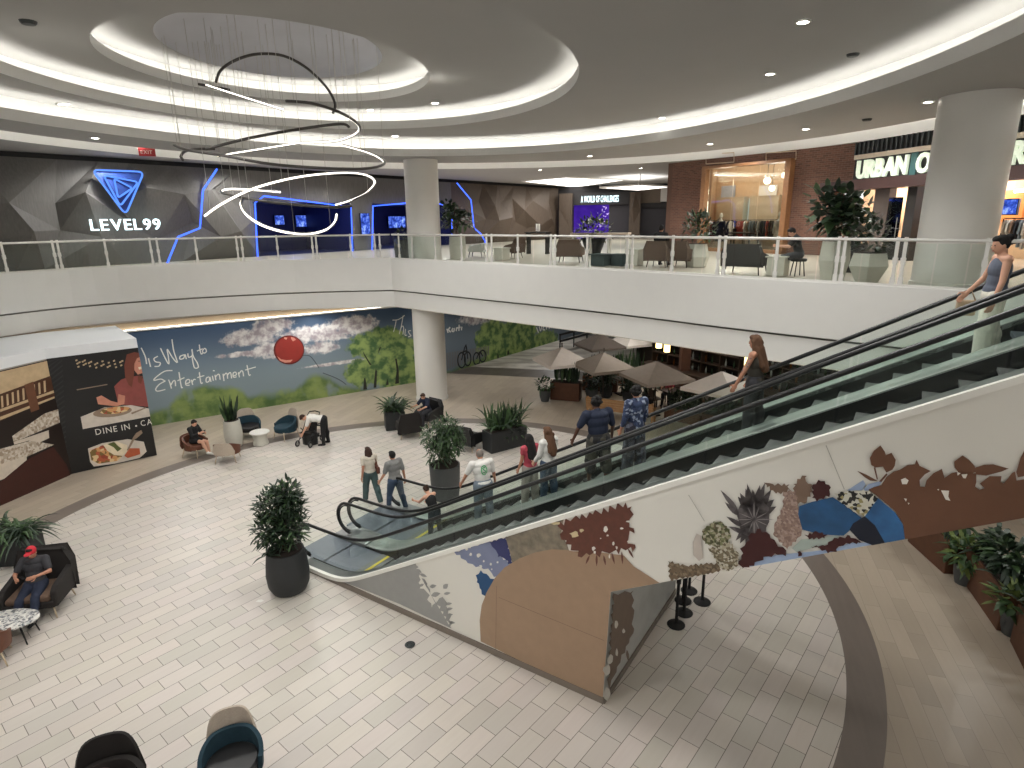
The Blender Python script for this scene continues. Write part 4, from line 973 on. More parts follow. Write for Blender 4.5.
# ---------------------------------------------------------------- shop front with the big block letters
UO = PL((13.5, 25.0), (14.9, 18.0)); UE = 13.0
MT('sign_band', (30, 29, 28), .6); MT('cream_band', (200, 186, 168), .7); MT('canopy_red', (58, 36, 32), .5, .2); MT('slat_dark', (34, 32, 31), .6)
uwall(UO, 0, UE, 8.95, COUT, 'wall_front_1', 'sign_band', 0, .3)
uwall(UO, 0, UE, 9.78, 9.94, 'trim_16', 'cream_band', .06, .06)
sl = MB()
for i in range(int(UE / .22)): sl.prism([(i * .22, 9.95), (i * .22 + .07, 9.95), (i * .22 + .07, COUT), (i * .22, COUT)], lambda a, b, h: UO.pt(a, b, h), .0, .08)
struct(sl.build('trim_17', 'dark_steel'))
uwall(UO, -.95, UE, 8.62, 8.98, 'trim_18', 'canopy_red', .7, .75)
MT('teal_block', (52, 92, 92), .5)
M['letter_green'] = None
t = NT('letter_green'); k = t.bsdf(rgb((205, 214, 196)), .5); k.inputs['Emission Color'].default_value = rgb((215, 226, 200)); k.inputs['Emission Strength'].default_value = .55; M['letter_green'] = t.m
sg3 = thing('shop_sign', 'large pale green block lettering over the shop beside the right column', 'sign', UO.pt(3.8, 9.4, .1))
xs, wd = word_layout('URBAN OUTFITTERS', 1.0, .9, .5); b0 = .38; b1 = 7.2; zb = 9.08; hz = .62
for i, (chh, x) in enumerate(xs):
    for dx in (-.02, .02):
        letter(chh, 1.0, .1, lambda a, b, h, x=x, dx=dx: UO.pt(b0 + (a + x) * (b1 - b0) / wd + dx, zb + b * hz / .7, .09 + h) - sg3.location, 'letter', 'letter_green', sg3, .03) if dx < 0 else None
MB().prism([(b0 + 2.35, 9.02), (b0 + 2.62, 9.02), (b0 + 2.62, 9.76), (b0 + 2.35, 9.76)], lambda a, b, h: UO.pt(a, b, h) - sg3.location, .0, .05).build('teal_block', 'teal_block', sg3)
MT('post_taupe', (86, 76, 70), .5)
for k, (a0, a1, m_) in enumerate(((1.25, 1.95, 'post_taupe'), (2.75, 3.15, 'slat_dark'), (5.6, 6.0, 'slat_dark'), (8.6, 9.1, 'post_taupe'), (0, .12, 'slat_dark'))): uwall(UO, a0, a1, UP, 8.65, 'trim_%d' % (19 + k), m_, .0, .3)
room(UO, .1, UE, 4.2, 9.9, 'wall_shop_2', 'shop_wall')
for a0, a1, z0, z1, off, m_, lab in ((.6, 1.45, 7.2, 9.3, -3.2, 'banner_pale', 'tall pale blue-grey banner at the left inside the brick shop'), (2.9, 3.9, 7.4, 9.2, -3.2, 'banner_white', 'large white panel at the right inside the brick shop'), (2.45, 2.75, 7.0, 8.6, -3.1, 'banner_cyan', 'narrow bright cyan lit panel inside the brick shop')):
    c = BK.pt((a0 + a1) / 2, (z0 + z1) / 2, off); o = MB().box((0, 0, 0), (a1 - a0, .05, z1 - z0)).build('wall_panel', m_); o.location = c; o.rotation_euler = (0, 0, BK.rz()); tag(o, lab, 'panel', 'panels in the brick shop')
MT('orange_panel', (214, 138, 74), .7)
for a0, a1, z0, z1, off in ((.5, 3.6, 7.4, 8.5, -4.1), (4.5, 8, 7.3, 8.4, -4.1)): uwall(UO, a0, a1, z0, z1, 'wall_shop_panel_%d' % int(a0 * 10), 'orange_panel', off)
plamp(UO.pt(1.0, 8.5, -2.0), 130); plamp(UO.pt(2.6, 8.6, -3.5), 130, (1, .8, .6)); plamp(UO.pt(6.3, 8.5, -2.5), 160, (.9, .92, 1)); plamp(UO.pt(9, 8.5, -3), 120)
M['cool_tube'] = emit('cool_tube', (200, 225, 255), 5.)
for a0, z0, a1, z1, off, lab in ((5.6, 8.35, 8.2, 8.5, -1.2, 'cool white light tube inside the shop right of the column'), (.4, 8.55, 2.6, 8.55, -2.4, 'white light tube inside the shop left of the column')):
    p0 = UO.pt(a0, z0, off); p1 = UO.pt(a1, z1, off); c = (p0 + p1) / 2; o = MB().cyl(p0 - c, p1 - c, .05, n=8).build('light_tube', 'cool_tube'); o.location = c; tag(o, lab, 'lamp', 'light tubes in the lettered shop')
for i, (a, off, lab) in enumerate(((.8, -1.0, 'clothes rack just inside the lettered shop at its left edge'), (2.35, -1.4, 'clothes rack just inside the lettered shop beside the right column'), (6.4, -1.0, 'clothes rack inside the lettered shop right of the column'), (7.6, -2.0, 'second clothes rack inside the lettered shop right of the column'))): rack(local(UO, a, off), UO.rz() + .2 * i, lab, 12, 1.3, 7 + i)
screen([(1002, 199), (1016, 215)], 'blue picture screen inside the lettered shop right of the column', -1.6, 'screen_blue', UO, 'shop screens')
# frosted glass doors standing open by the entrance
mb = MB(); t0 = thing('glass_door', 'pale frosted glass door leaf at the lettered shop entrance left of the column', 'door', UO.pt(2.35, UP, .06), UO.rz())
MB().box((0, 0, 1.1), (.62, .03, 2.2)).build('leaf', 'shop_glass', t0); MB().cyl((.24, -.06, .8), (.24, -.06, 1.5), .015).build('handle', 'steel', t0)
# far closing walls so no gap shows
MT('closing_wall', (96, 90, 84), .9)
CW = PL((14.9, 18.0), (16.2, 4.0)); uwall(PL((16.3, 12.2), (17, 3)), 0, 10, UP, COUT, 'wall_right_upper', 'closing_wall', 0)
uwall(PL((12.6, 35.6), (14.0, 51)), 0, 16, UP, COUT, 'wall_corridor_12', 'taupe_wall', 0)
uwall(PL((-18.6, 23.4), (-22, 8)), 5, 22, UP, COUT, 'wall_left_upper_9', 'dark_backing', 0)
# ================================================================ painted wall mural (lower level)
MZ = 3.78
def loc_a(pl, x, y, off=.06): return pl.px(x, y, off)
def mural_mat(name, pl, L, clouds, hills, trees, sky0, sky1, gz):
    t = NT(name); P = t.xyz(t.obj()); a, z = P[0], P[2]
    v = t.comb(a, z)
    n1 = t.noise(v, .9, 5, .6); n2 = t.noise(v, 3.2, 4, .6); n0 = t.noise(v, .35, 3)
    sky = t.mix(t.smooth(z, 1.2, 3.9), rgb(sky1), rgb(sky0)); sky = t.mix(t.mul(n0, .25), sky, rgb((120, 134, 146)))
    def blobs(L_):
        m = None
        for ca, cz, ra, rz_ in L_:
            dx = t.mul(t.math('SUBTRACT', a, ca), 1 / ra); dz = t.mul(t.math('SUBTRACT', z, cz), 1 / rz_)
            d = t.math('SUBTRACT', 1., t.add(t.mul(dx, dx), t.mul(dz, dz))); m = d if m is None else t.math('MAXIMUM', m, d)
        return m
    c = sky
    if clouds:
        m = t.add(blobs(clouds), t.mul(t.math('SUBTRACT', n2, .5), 2.2)); cm = t.smooth(m, .1, .75)
        cc = t.mix(t.smooth(t.noise(t.comb(t.add(a, 3.1), z), 2.6, 5, .6), .36, .62), rgb((158, 146, 150)), rgb((226, 222, 218)))
        c = t.mix(t.mul(cm, .92), c, cc)
    hz = None
    for ca, top, ra in hills:
        dx = t.mul(t.math('SUBTRACT', a, ca), 1 / ra); h = t.mul(t.math('SUBTRACT', 1., t.mul(dx, dx)), top); hz = h if hz is None else t.math('MAXIMUM', hz, h)
    hm = t.smooth(t.math('SUBTRACT', t.add(hz, t.mul(t.math('SUBTRACT', n1, .5), .9)), z), -.05, .35)
    gc = t.mix(t.smooth(n1, .35, .65), rgb((72, 98, 56)), rgb((132, 148, 86))); gc = t.mix(t.smooth(t.noise(t.comb(t.add(a, 7.), t.mul(z, .6)), 1.1, 3), .56, .72), gc, rgb((124, 138, 136)))
    c = t.mix(hm, c, gc)
    if trees:
        m = t.add(blobs(trees), t.mul(t.math('SUBTRACT', n2, .5), 1.6)); tm = t.smooth(m, .0, .4)
        tc = t.mix(t.smooth(t.noise(t.comb(a, z), 2.2, 4), .38, .62), rgb((66, 98, 52)), rgb((146, 166, 94))); c = t.mix(t.mul(tm, .93), c, tc)
    t.bsdf(c, .6, 0, .3); return t.m
def A(pl, x, y): return pl.px(x, y, .06)
cl1 = []
for x, y, ra, rz_ in ((245, 338, 1.1, .45), (262, 335, .9, .5), (275, 350, 1.3, .4), (272, 326, 1.0, .45), (310, 334, 1.4, .45), (330, 332, 1.1, .5), (350, 326, 1.4, .6), (362, 324, .9, .5), (322, 348, 1., .35), (250, 353, 1.6, .14), (345, 362, 2.2, .1)):
    a, z = A(MW1, x, y); cl1.append((a, z, ra, rz_))
hl1 = []
for x, top, ra in ((165, .75, 3.5), (205, 1.5, 1.9), (225, 1.25, 1.4), (255, .75, 2.5), (285, .7, 3), (318, 1.2, 1.5), (300, .65, 4)): hl1.append((A(MW1, x, 400)[0], top, ra))
tr1 = []
for x, y, ra, rz_ in ((370, 345, 1.2, .7), (385, 340, 1.1, .75), (363, 372, 1.0, .75), (378, 368, 1.0, .9), (400, 350, 1.1, .7), (408, 370, 1.1, .9), (395, 375, 1.1, .8)):
    a, z = A(MW1, x, y); tr1.append((a, z, ra, rz_))
M['mural_sky'] = mural_mat('mural_painted_sky', MW1, MW1.L, cl1, hl1, tr1, (58, 82, 114), (124, 138, 144), 0)
mu = thing('wall_mural', 'long painted mural of blue sky, clouds, green hills and a red balloon', 'mural', MW1.A + MW1.n * .06, MW1.rz())
sgn1 = 1 if MW1.n.dot(Vector((-MW1.u.y, MW1.u.x, 0))) > 0 else -1
MB().box((MW1.L / 2, -sgn1 * .02, MZ / 2 + .0), (MW1.L, .04, MZ)).build('painted_panel', 'mural_sky', mu)
class MUR:                                       # draw flat shapes on a mural in its own frame
    def __init__(s, pl, root, sg): s.pl = pl; s.root = root; s.sg = sg; s.k = 0
    def poly(s, shapes, m, name):
        s.k += 1; off = .003 + .002 * s.k; mb = MB()
        for P in shapes:
            q = [s.pl.px(x, y, .06 + off) for x, y in P]; mb.flat([(a, s.sg * off, clampf(z, .0, MZ)) for a, z in q])
        return mb.build(name, m, s.root)
    def stroke(s, lines, w, m, name):
        s.k += 1; off = .003 + .002 * s.k; mb = MB()
        for P in lines:
            q = [s.pl.px(x, y, .06 + off) for x, y in P]; q = [Vector((a, s.sg * off, clampf(z, .02, MZ - .02))) for a, z in q]
            if len(q) > 2:
                R = []
                for i in range(len(q) - 1):
                    p0 = q[max(i - 1, 0)]; p1 = q[i]; p2 = q[i + 1]; p3 = q[min(i + 2, len(q) - 1)]
                    for j in range(4):
                        u = j / 4; R.append(.5 * ((2 * p1) + (p2 - p0) * u + (2 * p0 - 5 * p1 + 4 * p2 - p3) * u * u + (3 * p1 - p0 - 3 * p2 + p3) * u ** 3))
                q = R + [q[-1]]
            n = len(q); vs = []
            for i in range(n):
                T = (q[min(i + 1, n - 1)] - q[max(i - 1, 0)]); T = T.normalized() if T.length > 1e-6 else Vector((1, 0, 0)); N = Vector((-T.z, 0, T.x)) * w / 2; vs += [q[i] + N, q[i] - N]
            mb.add(vs, [(2 * i, 2 * i + 1, 2 * i + 3, 2 * i + 2) for i in range(n - 1)])
        return mb.build(name, m, s.root)
D1 = MUR(MW1, mu, sgn1)
MT('paint_white', (222, 222, 216), .7); MT('paint_trunk', (44, 46, 36), .8); MT('paint_red', (142, 44, 36), .5, var=.1, scale=2); MT('paint_darkred', (96, 28, 24), .5); MT('paint_pink', (206, 140, 122), .5); MT('paint_string', (66, 70, 74), .7)
U = lambda x, y: (136 + x / 7.677, 325 + y / 7.677)
def ln(*p): return [U(*q) for q in p]
D1.stroke([ln((40, 175), (70, 240), (82, 300)), ln((95, 255), (112, 322)), ln((168, 240), (138, 258), (150, 282), (186, 290), (176, 315), (142, 318)),   # ..is
           ln((188, 178), (222, 250), (252, 300), (248, 240), (240, 185), (280, 250), (318, 288), (290, 200), (276, 110)),                             # W
           ln((372, 228), (340, 240), (338, 262), (366, 255), (376, 226), (386, 262)), ln((398, 218), (404, 248), (432, 232), (428, 190)), ln((430, 185), (440, 240), (470, 290), (478, 325), (452, 330), (440, 300), (430, 240)),   # ay
           ln((486, 150), (490, 185), (500, 222), (512, 216)), ln((468, 200), (512, 182)), ln((525, 180), (510, 200), (522, 216), (540, 204), (534, 182), (522, 180)),   # to
           ln((280, 350), (220, 355), (155, 400), (138, 425), (190, 415), (225, 432)), ln((225, 430), (180, 455), (152, 490), (165, 508), (225, 495)),   # E
           ln((250, 420), (262, 450), (272, 488)), ln((268, 460), (286, 430), (300, 430), (304, 470)),                                                  # n
           ln((330, 362), (340, 430), (350, 480), (358, 478)), ln((318, 428), (372, 404)),                                                             # t
           ln((382, 452), (412, 440), (406, 418), (384, 428), (384, 460), (412, 462)), ln((424, 420), (436, 460)), ln((430, 440), (444, 418), (458, 420)),   # er
           ln((486, 362), (492, 410), (500, 448), (512, 442)), ln((470, 404), (524, 388)),                                                             # t
           ln((560, 398), (540, 408), (540, 438), (562, 430), (566, 398), (576, 436)), ln((586, 390), (594, 428)), ln((590, 350), (604, 352)), ln((606, 382), (614, 424)), ln((612, 396), (630, 378), (640, 384), (646, 420)),   # ain
           ln((668, 374), (676, 430)), ln((672, 390), (690, 370), (700, 378), (704, 412)), ln((702, 386), (718, 366), (728, 372), (734, 410)),           # m
           ln((744, 392), (770, 382), (764, 362), (746, 370), (748, 400), (772, 398)), ln((786, 362), (794, 402)), ln((792, 374), (808, 352), (820, 358), (826, 394)), ln((852, 308), (860, 350), (868, 386), (880, 380)), ln((838, 346), (920, 322))], .042, 'paint_white', 'painted_lettering')
V = lambda x, y: (330 + x / 7.683, 300 + y / 7.683)
def lv(*p): return [V(*q) for q in p]
D1.stroke([lv((480, 155), (525, 150), (575, 118)), lv((510, 150), (500, 200), (488, 245)), lv((562, 120), (548, 200), (532, 262)), lv((540, 225), (556, 200), (566, 215), (560, 265)), lv((580, 222), (576, 268), (590, 270)), lv((622, 235), (602, 240), (612, 262), (622, 275), (600, 284))], .042, 'paint_white', 'painted_lettering')
W_ = lambda x, y: (216 + x / 7.677, 300 + y / 7.677)
cx, cy = W_(560, 383)
D1.poly([[(cx + 15.4 * math.cos(2 * PI * i / 32), cy + 14.6 * math.sin(2 * PI * i / 32)) for i in range(32)]], 'paint_darkred', 'painted_balloon_rim')
D1.poly([[(cx + .4 + 13.8 * math.cos(2 * PI * i / 32), cy - .2 + 13.2 * math.sin(2 * PI * i / 32)) for i in range(32)]], 'paint_red', 'painted_balloon')
D1.poly([[W_(*p) for p in ((468, 430), (500, 455), (540, 462), (590, 458), (570, 478), (530, 482), (490, 465))], ], 'paint_pink', 'painted_balloon_shine')
D1.poly([[W_(*p) for p in ((575, 285), (600, 290), (615, 305), (590, 318), (578, 300))]], 'paint_pink', 'painted_balloon_shine')
D1.poly([[W_(*p) for p in ((525, 285), (548, 290), (540, 305), (522, 298))]], 'paint_pink', 'painted_balloon_shine')
D1.stroke([[W_(*p) for p in ((668, 425), (720, 430), (760, 475), (790, 520))], [W_(*p) for p in ((820, 560), (900, 590), (960, 620), (1000, 650))]], .03, 'paint_string', 'painted_balloon_string')
D1.poly([[V(*p) for p in ((335, 675), (345, 560), (350, 530), (362, 545), (356, 672))], [V(*p) for p in ((250, 390), (300, 470), (320, 498), (306, 500), (262, 425))], [V(*p) for p in ((500, 645), (512, 540), (500, 450), (512, 450), (528, 540), (530, 640))], [V(*p) for p in ((256, 690), (262, 600), (272, 600), (285, 686))], [V(*p) for p in ((380, 365), (395, 360), (365, 420))], [V(*p) for p in ((430, 655), (440, 600), (452, 650))]], 'paint_trunk', 'painted_tree_trunks')
# second stretch of the mural round the corner
tr2 = []
for x, y, ra, rz_ in ((492, 338, 1.6, 1.2), (503, 342, 1.6, 1.3), (515, 338, 1.8, 1.3), (524, 334, 1.5, 1.1), (510, 348, 2.4, .8), (543, 342, 1.8, .8)):
    a, z = A(MW2, x, y); tr2.append((a, z, ra, rz_))
hl2 = [(A(MW2, 505, 355)[0], .6, 6)]
cl2 = [(*A(MW2, 482, 316), 2.2, .5), (*A(MW2, 494, 318), 1.6, .4)]
M['mural_sky2'] = mural_mat('mural_painted_dusk', MW2, MW2.L, cl2, hl2, tr2, (60, 74, 90), (104, 116, 126), 0)
mu2 = thing('wall_mural', 'painted mural of trees, a grey fence and bicycles behind the middle column', 'mural', MW2.A + MW2.n * .06, MW2.rz())
sgn2 = 1 if MW2.n.dot(Vector((-MW2.u.y, MW2.u.x, 0))) > 0 else -1
MB().box((MW2.L / 2 + .1, -sgn2 * .02, MZ / 2), (MW2.L - .2, .04, MZ)).build('painted_panel', 'mural_sky2', mu2)
D2 = MUR(MW2, mu2, sgn2); X2 = lambda x, y: (440 + x / 7.31, 300 + y / 7.31)
MT('paint_fence', (112, 108, 106), .8); MT('paint_dark', (34, 36, 40), .8)
D2.poly([[X2(x, y0), X2(x + 6, y0 - 1), X2(x + 6, y1 - 1.5), X2(x, y1)] for x, y0, y1 in [(40 + 12 * i, 388 - i * 2, 512 - i * 4.2) for i in range(27)]], 'paint_fence', 'painted_fence')
def circ(cx, cy, rx, ry): return [X2(cx + rx * math.cos(2 * PI * i / 14), cy + ry * math.sin(2 * PI * i / 14)) for i in range(15)]
D2.stroke([circ(158, 440, 28, 55), circ(202, 430, 24, 50), circ(268, 430, 24, 45), circ(312, 410, 24, 42), [X2(158, 440), X2(188, 330), X2(202, 430)], [X2(165, 380), X2(200, 370)], [X2(268, 430), X2(290, 380), X2(312, 410)], [X2(190, 325), X2(192, 360)]], .09, 'paint_dark', 'painted_bicycles')
D2.poly([[X2(490, 400), X2(495, 370), X2(503, 370), X2(508, 398)], [X2(418, 432), X2(420, 390), X2(426, 390), X2(430, 428)]], 'paint_trunk', 'painted_tree_trunks')
D2.stroke([[X2(50, 210), X2(60, 240)], [X2(75, 200), X2(62, 215), X2(78, 235)], [X2(95, 205), X2(86, 225), X2(102, 228), X2(104, 205)], [X2(122, 200), X2(118, 228)], [X2(140, 180), X2(138, 226)], [X2(125, 205), X2(150, 198)], [X2(160, 195), X2(156, 222)],
           [X2(705, 200), X2(720, 240)], [X2(725, 195), X2(735, 225), X2(745, 190)], [X2(760, 190), X2(752, 215), X2(768, 218)], [X2(780, 190), X2(778, 216)], [X2(800, 175), X2(798, 212)], [X2(815, 182), X2(812, 205)]], .09, 'paint_white', 'painted_lettering')
# corridor rail seen over the umbrellas
rl = thing('handrail', 'dark corridor handrail behind the farthest umbrellas', 'railing', gp(590, 345, 0))
P0, P1 = gp(560, 343, .5), gp(622, 326, .5)
MB().cyl(P0 + Vector((0, 0, .5)) - rl.location, P1 + Vector((0, 0, .5)) - rl.location, .07).cyl(P0 + Vector((0, 0, .1)) - rl.location, P1 + Vector((0, 0, .1)) - rl.location, .07).build('bars', 'black_metal', rl)
for i in range(6):
    p = P0.lerp(P1, i / 5) - rl.location; MB().cyl((p.x, p.y, 0), (p.x, p.y, 1.0), .04).build('post', 'black_metal', rl)
# ================================================================ hoarding with restaurant posters
H0, H1, H2 = (-15.3, 13.3), (-14.2, 18.09), (-12.34, 19.65)
HP1 = PL(H0, H1); HP2 = PL(H1, H2); PZ = 3.80; HZ = 4.11
hb = thing('hoarding', 'white-topped hoarding carrying restaurant posters at the left of the hall', 'partition', (H1[0], H1[1], 0)); hl = hb.location
MT('hoard_white', (226, 228, 230), .45, var=.01); MT('hoard_side', (150, 146, 140), .6)
mb = MB(); far = PL(H0, H1).A + (HP1.A - HP1.pt(0, 0, 3))
outl = [Vector((-15.6, 8.5)), Vector(H0), Vector(H1), Vector(H2), Vector((-14.7, 22.3)), Vector((-16.45, 21.1)), Vector((-17.1, 20.25)), Vector((-18.25, 16.5)), Vector((-18.0, 10.5))]
n = len(outl)
vs = [(p.x - hl.x, p.y - hl.y, z) for z in (PZ, HZ) for p in outl]; mb.add(vs, [(i, (i + 1) % n, n + (i + 1) % n, n + i) for i in range(n)]).add([v for v in vs[n:]], [tuple(range(n))]); mb.build('header', 'hoard_white', hb)
mb = MB(); vs = [(p.x - hl.x, p.y - hl.y, z) for z in (0, PZ) for p in outl]; mb.add(vs, [(i, (i + 1) % n, n + (i + 1) % n, n + i) for i in range(n)]).build('boards', 'hoard_side', hb)
class PST:
    def __init__(s, pl, root, z1=PZ): s.pl = pl; s.root = root; s.k = 0
    def poly(s, shapes, m, name):
        s.k += 1; off = .012 + .0025 * s.k; mb = MB()
        for P in shapes:
            q = [s.pl.px(x, y, off) for x, y in P]; mb.flat([s.pl.pt(clampf(a, -8, s.pl.L - .004), clampf(z, .004, PZ - .002), off) - s.root.location for a, z in q])
        return mb.build(name, m, s.root)
po1 = thing('poster', 'poster photograph of a dining room with white-clothed tables at the far left', 'poster', HP1.pt(2, 0, 0))
B1 = PST(HP1, po1); S1 = lambda x, y: (x / 4.5125, 345 + y / 4.5176)
for k_, c_ in dict(p_dark=(30, 20, 17), p_tan=(188, 164, 130), p_brown=(70, 42, 28), p_rail=(104, 68, 48), p_white=(196, 184, 168), p_shade=(140, 120, 102), p_red=(58, 24, 18), p_black=(20, 19, 19), p_stripe=(36, 35, 35), p_hair=(110, 58, 44), p_skin=(190, 128, 106), p_dress=(136, 70, 64), p_cloth=(200, 190, 178), p_sauce=(176, 88, 56), p_green=(84, 92, 44), p_cream=(222, 208, 180)).items(): M[k_] = mat('print_' + k_[2:], c_, .35, var=.12, scale=5)
M['p_food'] = speckle('print_food', [(176, 88, 56), (204, 150, 96), (150, 66, 44), (216, 188, 140), (120, 96, 50)], 9)
M['p_glint'] = speckle('print_tableware', [(190, 178, 162), (172, 158, 140), (200, 190, 176), (150, 132, 114)], 16)
a_ = [(-40, 400), (0, 371), (47, 360), (72, 474), (0, 510), (-40, 535)]
B1.poly([a_], 'p_dark', 'poster_ground')
B1.poly([[S1(*p) for p in ((-100, 150), (0, 122), (212, 72), (225, 140), (0, 222), (-100, 255))]], 'p_tan', 'printed_ceiling')
B1.poly([[S1(*p) for p in ((-100, 255), (0, 222), (228, 140), (248, 235), (0, 345), (-100, 390))]], 'p_brown', 'printed_gallery')
B1.poly([[S1(x, y), S1(x + 9, y - 3), S1(x + 12, y + 48), S1(x + 3, y + 52)] for x, y in [(4 + i * 24, 232 - i * 8.6) for i in range(9)]] + [[S1(*p) for p in ((0, 290), (242, 205), (244, 216), (0, 303))], [S1(*p) for p in ((0, 325), (245, 232), (247, 240), (0, 340))]], 'p_tan', 'printed_balusters')
B1.poly([[S1(*p) for p in ((110, 180), (150, 165), (178, 290), (140, 305))]], 'p_rail', 'printed_newel')
B1.poly([[S1(*p) for p in ((200, 310), (262, 290), (270, 350), (62, 440), (55, 412))], [S1(*p) for p in ((0, 470), (140, 432), (245, 450), (120, 505), (0, 555), (-60, 570))]], 'p_glint', 'printed_tabletops')
B1.poly([[S1(*p) for p in ((0, 540), (120, 500), (122, 560), (75, 580), (0, 612), (-60, 640))], [S1(*p) for p in ((62, 438), (220, 385), (222, 420), (180, 440), (130, 432), (64, 450))]], 'p_white', 'printed_tablecloths')
B1.poly([[S1(*p) for p in ((120, 520), (240, 460), (300, 540), (320, 600), (0, 745), (0, 620))]], 'p_red', 'printed_chairs')
po2 = thing('poster', 'black poster of a long-haired woman dining above a plate of pasta', 'poster', HP2.pt(1.2, 0, 0))
B2 = PST(HP2, po2); S2 = lambda x, y: (60 + x / 5.91, 345 + y / 5.908)
B2.poly([[(46, 358), (141, 347), (157, 456), (71, 474)]], 'p_black', 'poster_ground')
B2.poly([[S2(-75 + 2, 95 + i * 30), S2(10 + i * 1.5, 75 + i * 30 - 50), S2(12 + i * 1.5, 85 + i * 30 - 50), S2(-72 + 2, 105 + i * 30)] for i in range(0, 24)] , 'p_stripe', 'printed_stripes')
B2.poly([[S2(x, y), S2(x + 12, y - 4), S2(x + 14, y + 5), S2(x + 3, y + 9)] for x, y in [(90 + (i * 37) % 290, 88 + (i * 53) % 45) for i in range(26)]], 'p_tan', 'printed_glints')
B2.poly([[S2(*p) for p in ((98, 262), (280, 230), (280, 236), (100, 268))]], 'p_shade', 'printed_ledge')
B2.poly([[S2(*p) for p in ((320, 245), (360, 205), (400, 190), (470, 180), (500, 200), (520, 300), (522, 365), (345, 350))]], 'p_dress', 'printed_dress')
B2.poly([[S2(*p) for p in ((345, 290), (385, 300), (380, 350), (330, 362), (225, 350), (215, 310), (245, 298), (300, 330), (340, 340))]], 'p_skin', 'printed_arm')
B2.poly([[S2(*p) for p in ((432, 70), (470, 62), (492, 95), (498, 130), (490, 165), (460, 175), (440, 150))]], 'p_skin', 'printed_face')
B2.poly([[S2(*p) for p in ((395, 55), (440, 42), (475, 45), (486, 70), (455, 78), (440, 110), (438, 170), (425, 250), (405, 235), (385, 190), (380, 120))], [S2(*p) for p in ((460, 180), (490, 185), (480, 230), (462, 220))]], 'p_hair', 'printed_hair')
B2.poly([[S2(462, 132), S2(488, 126), S2(482, 142), S2(468, 146)]], 'p_cream', 'printed_smile'); B2.poly([[S2(458, 95), S2(472, 92), S2(470, 99)], [S2(482, 93), S2(492, 92), S2(490, 99)]], 'p_black', 'printed_eyes')
B2.poly([[S2(*p) for p in ((122, 425), (260, 370), (420, 355), (528, 375), (542, 420), (135, 497))]], 'p_cloth', 'printed_tablecloth')
B2.poly([[S2(310 + 115 * math.cos(t) , 395 - (t and 0) + 30 * math.sin(t) - 12 * math.cos(t)) for t in [2 * PI * i / 24 for i in range(24)]]], 'p_shade', 'printed_plate')
B2.poly([[S2(325 + 88 * math.cos(t), 386 + 20 * math.sin(t) - 10 * math.cos(t)) for t in [2 * PI * i / 20 for i in range(20)]]], 'p_food', 'printed_meal')
B2.poly([[S2(*p) for p in ((420, 400), (505, 368), (508, 374), (425, 410))]], 'p_shade', 'printed_fork')
B2.poly([[S2(*p) for p in ((165, 612), (250, 580), (400, 556), (495, 572), (512, 630), (470, 668), (330, 700), (200, 718), (178, 690))]], 'p_cloth', 'printed_dish')
B2.poly([[S2(*p) for p in ((175, 625), (250, 592), (340, 610), (385, 640), (340, 685), (230, 702), (185, 680))]], 'p_food', 'printed_pasta')
B2.poly([[S2(*p) for p in ((255, 590), (330, 570), (395, 590), (400, 625), (370, 655), (320, 650), (280, 625))]], 'p_cream', 'printed_cheese'); B2.poly([[S2(*p) for p in ((280, 585), (320, 572), (345, 598), (365, 612), (340, 630), (318, 605))]], 'p_green', 'printed_herbs')
B2.poly([[S2(*p) for p in ((410, 610), (470, 610), (475, 645), (400, 668), (380, 655))]], 'p_sauce', 'printed_bread')
B2.poly([[S2(*p) for p in ((395, 620), (432, 545), (450, 520), (480, 502), (488, 520), (455, 550), (440, 560), (402, 628))]], 'p_shade', 'printed_spoon')
# printed words, following the poster
MT('print_letters', (226, 222, 212), .4)
def printed(txt, x0, y0, x1, y1, h):
    xs, wd = word_layout(txt, 1.0, 2.2); p0 = HP2.px(x0, y0, .06); p1 = HP2.px(x1, y1, .06)
    for chh, x in xs: letter(chh, 1.0, .004, lambda a, b, hh, x=x: HP2.pt(p0[0] + (a + x) * (p1[0] - p0[0]) / wd, p0[1] + (p1[1] - p0[1]) * (a + x) / wd + b * h / .7, .055 + hh) - po2.location, 'printed_letter', 'print_letters', po2)
printed('DINE IN', *S2(213, 532), *S2(415, 497), .2); printed('CA', *S2(480, 480), *S2(545, 468), .2)
mb = MB(); a, z = HP2.px(*S2(450, 478), .06); mb.lathe([(.03, 0), (.03, .01)], 10, c=(0, 0, 0)); mb.v = [tuple(HP2.pt(a + v[0], z + v[1], .055 + v[2]) - po2.location) for v in mb.v]; mb.build('printed_dot', 'print_letters', po2)
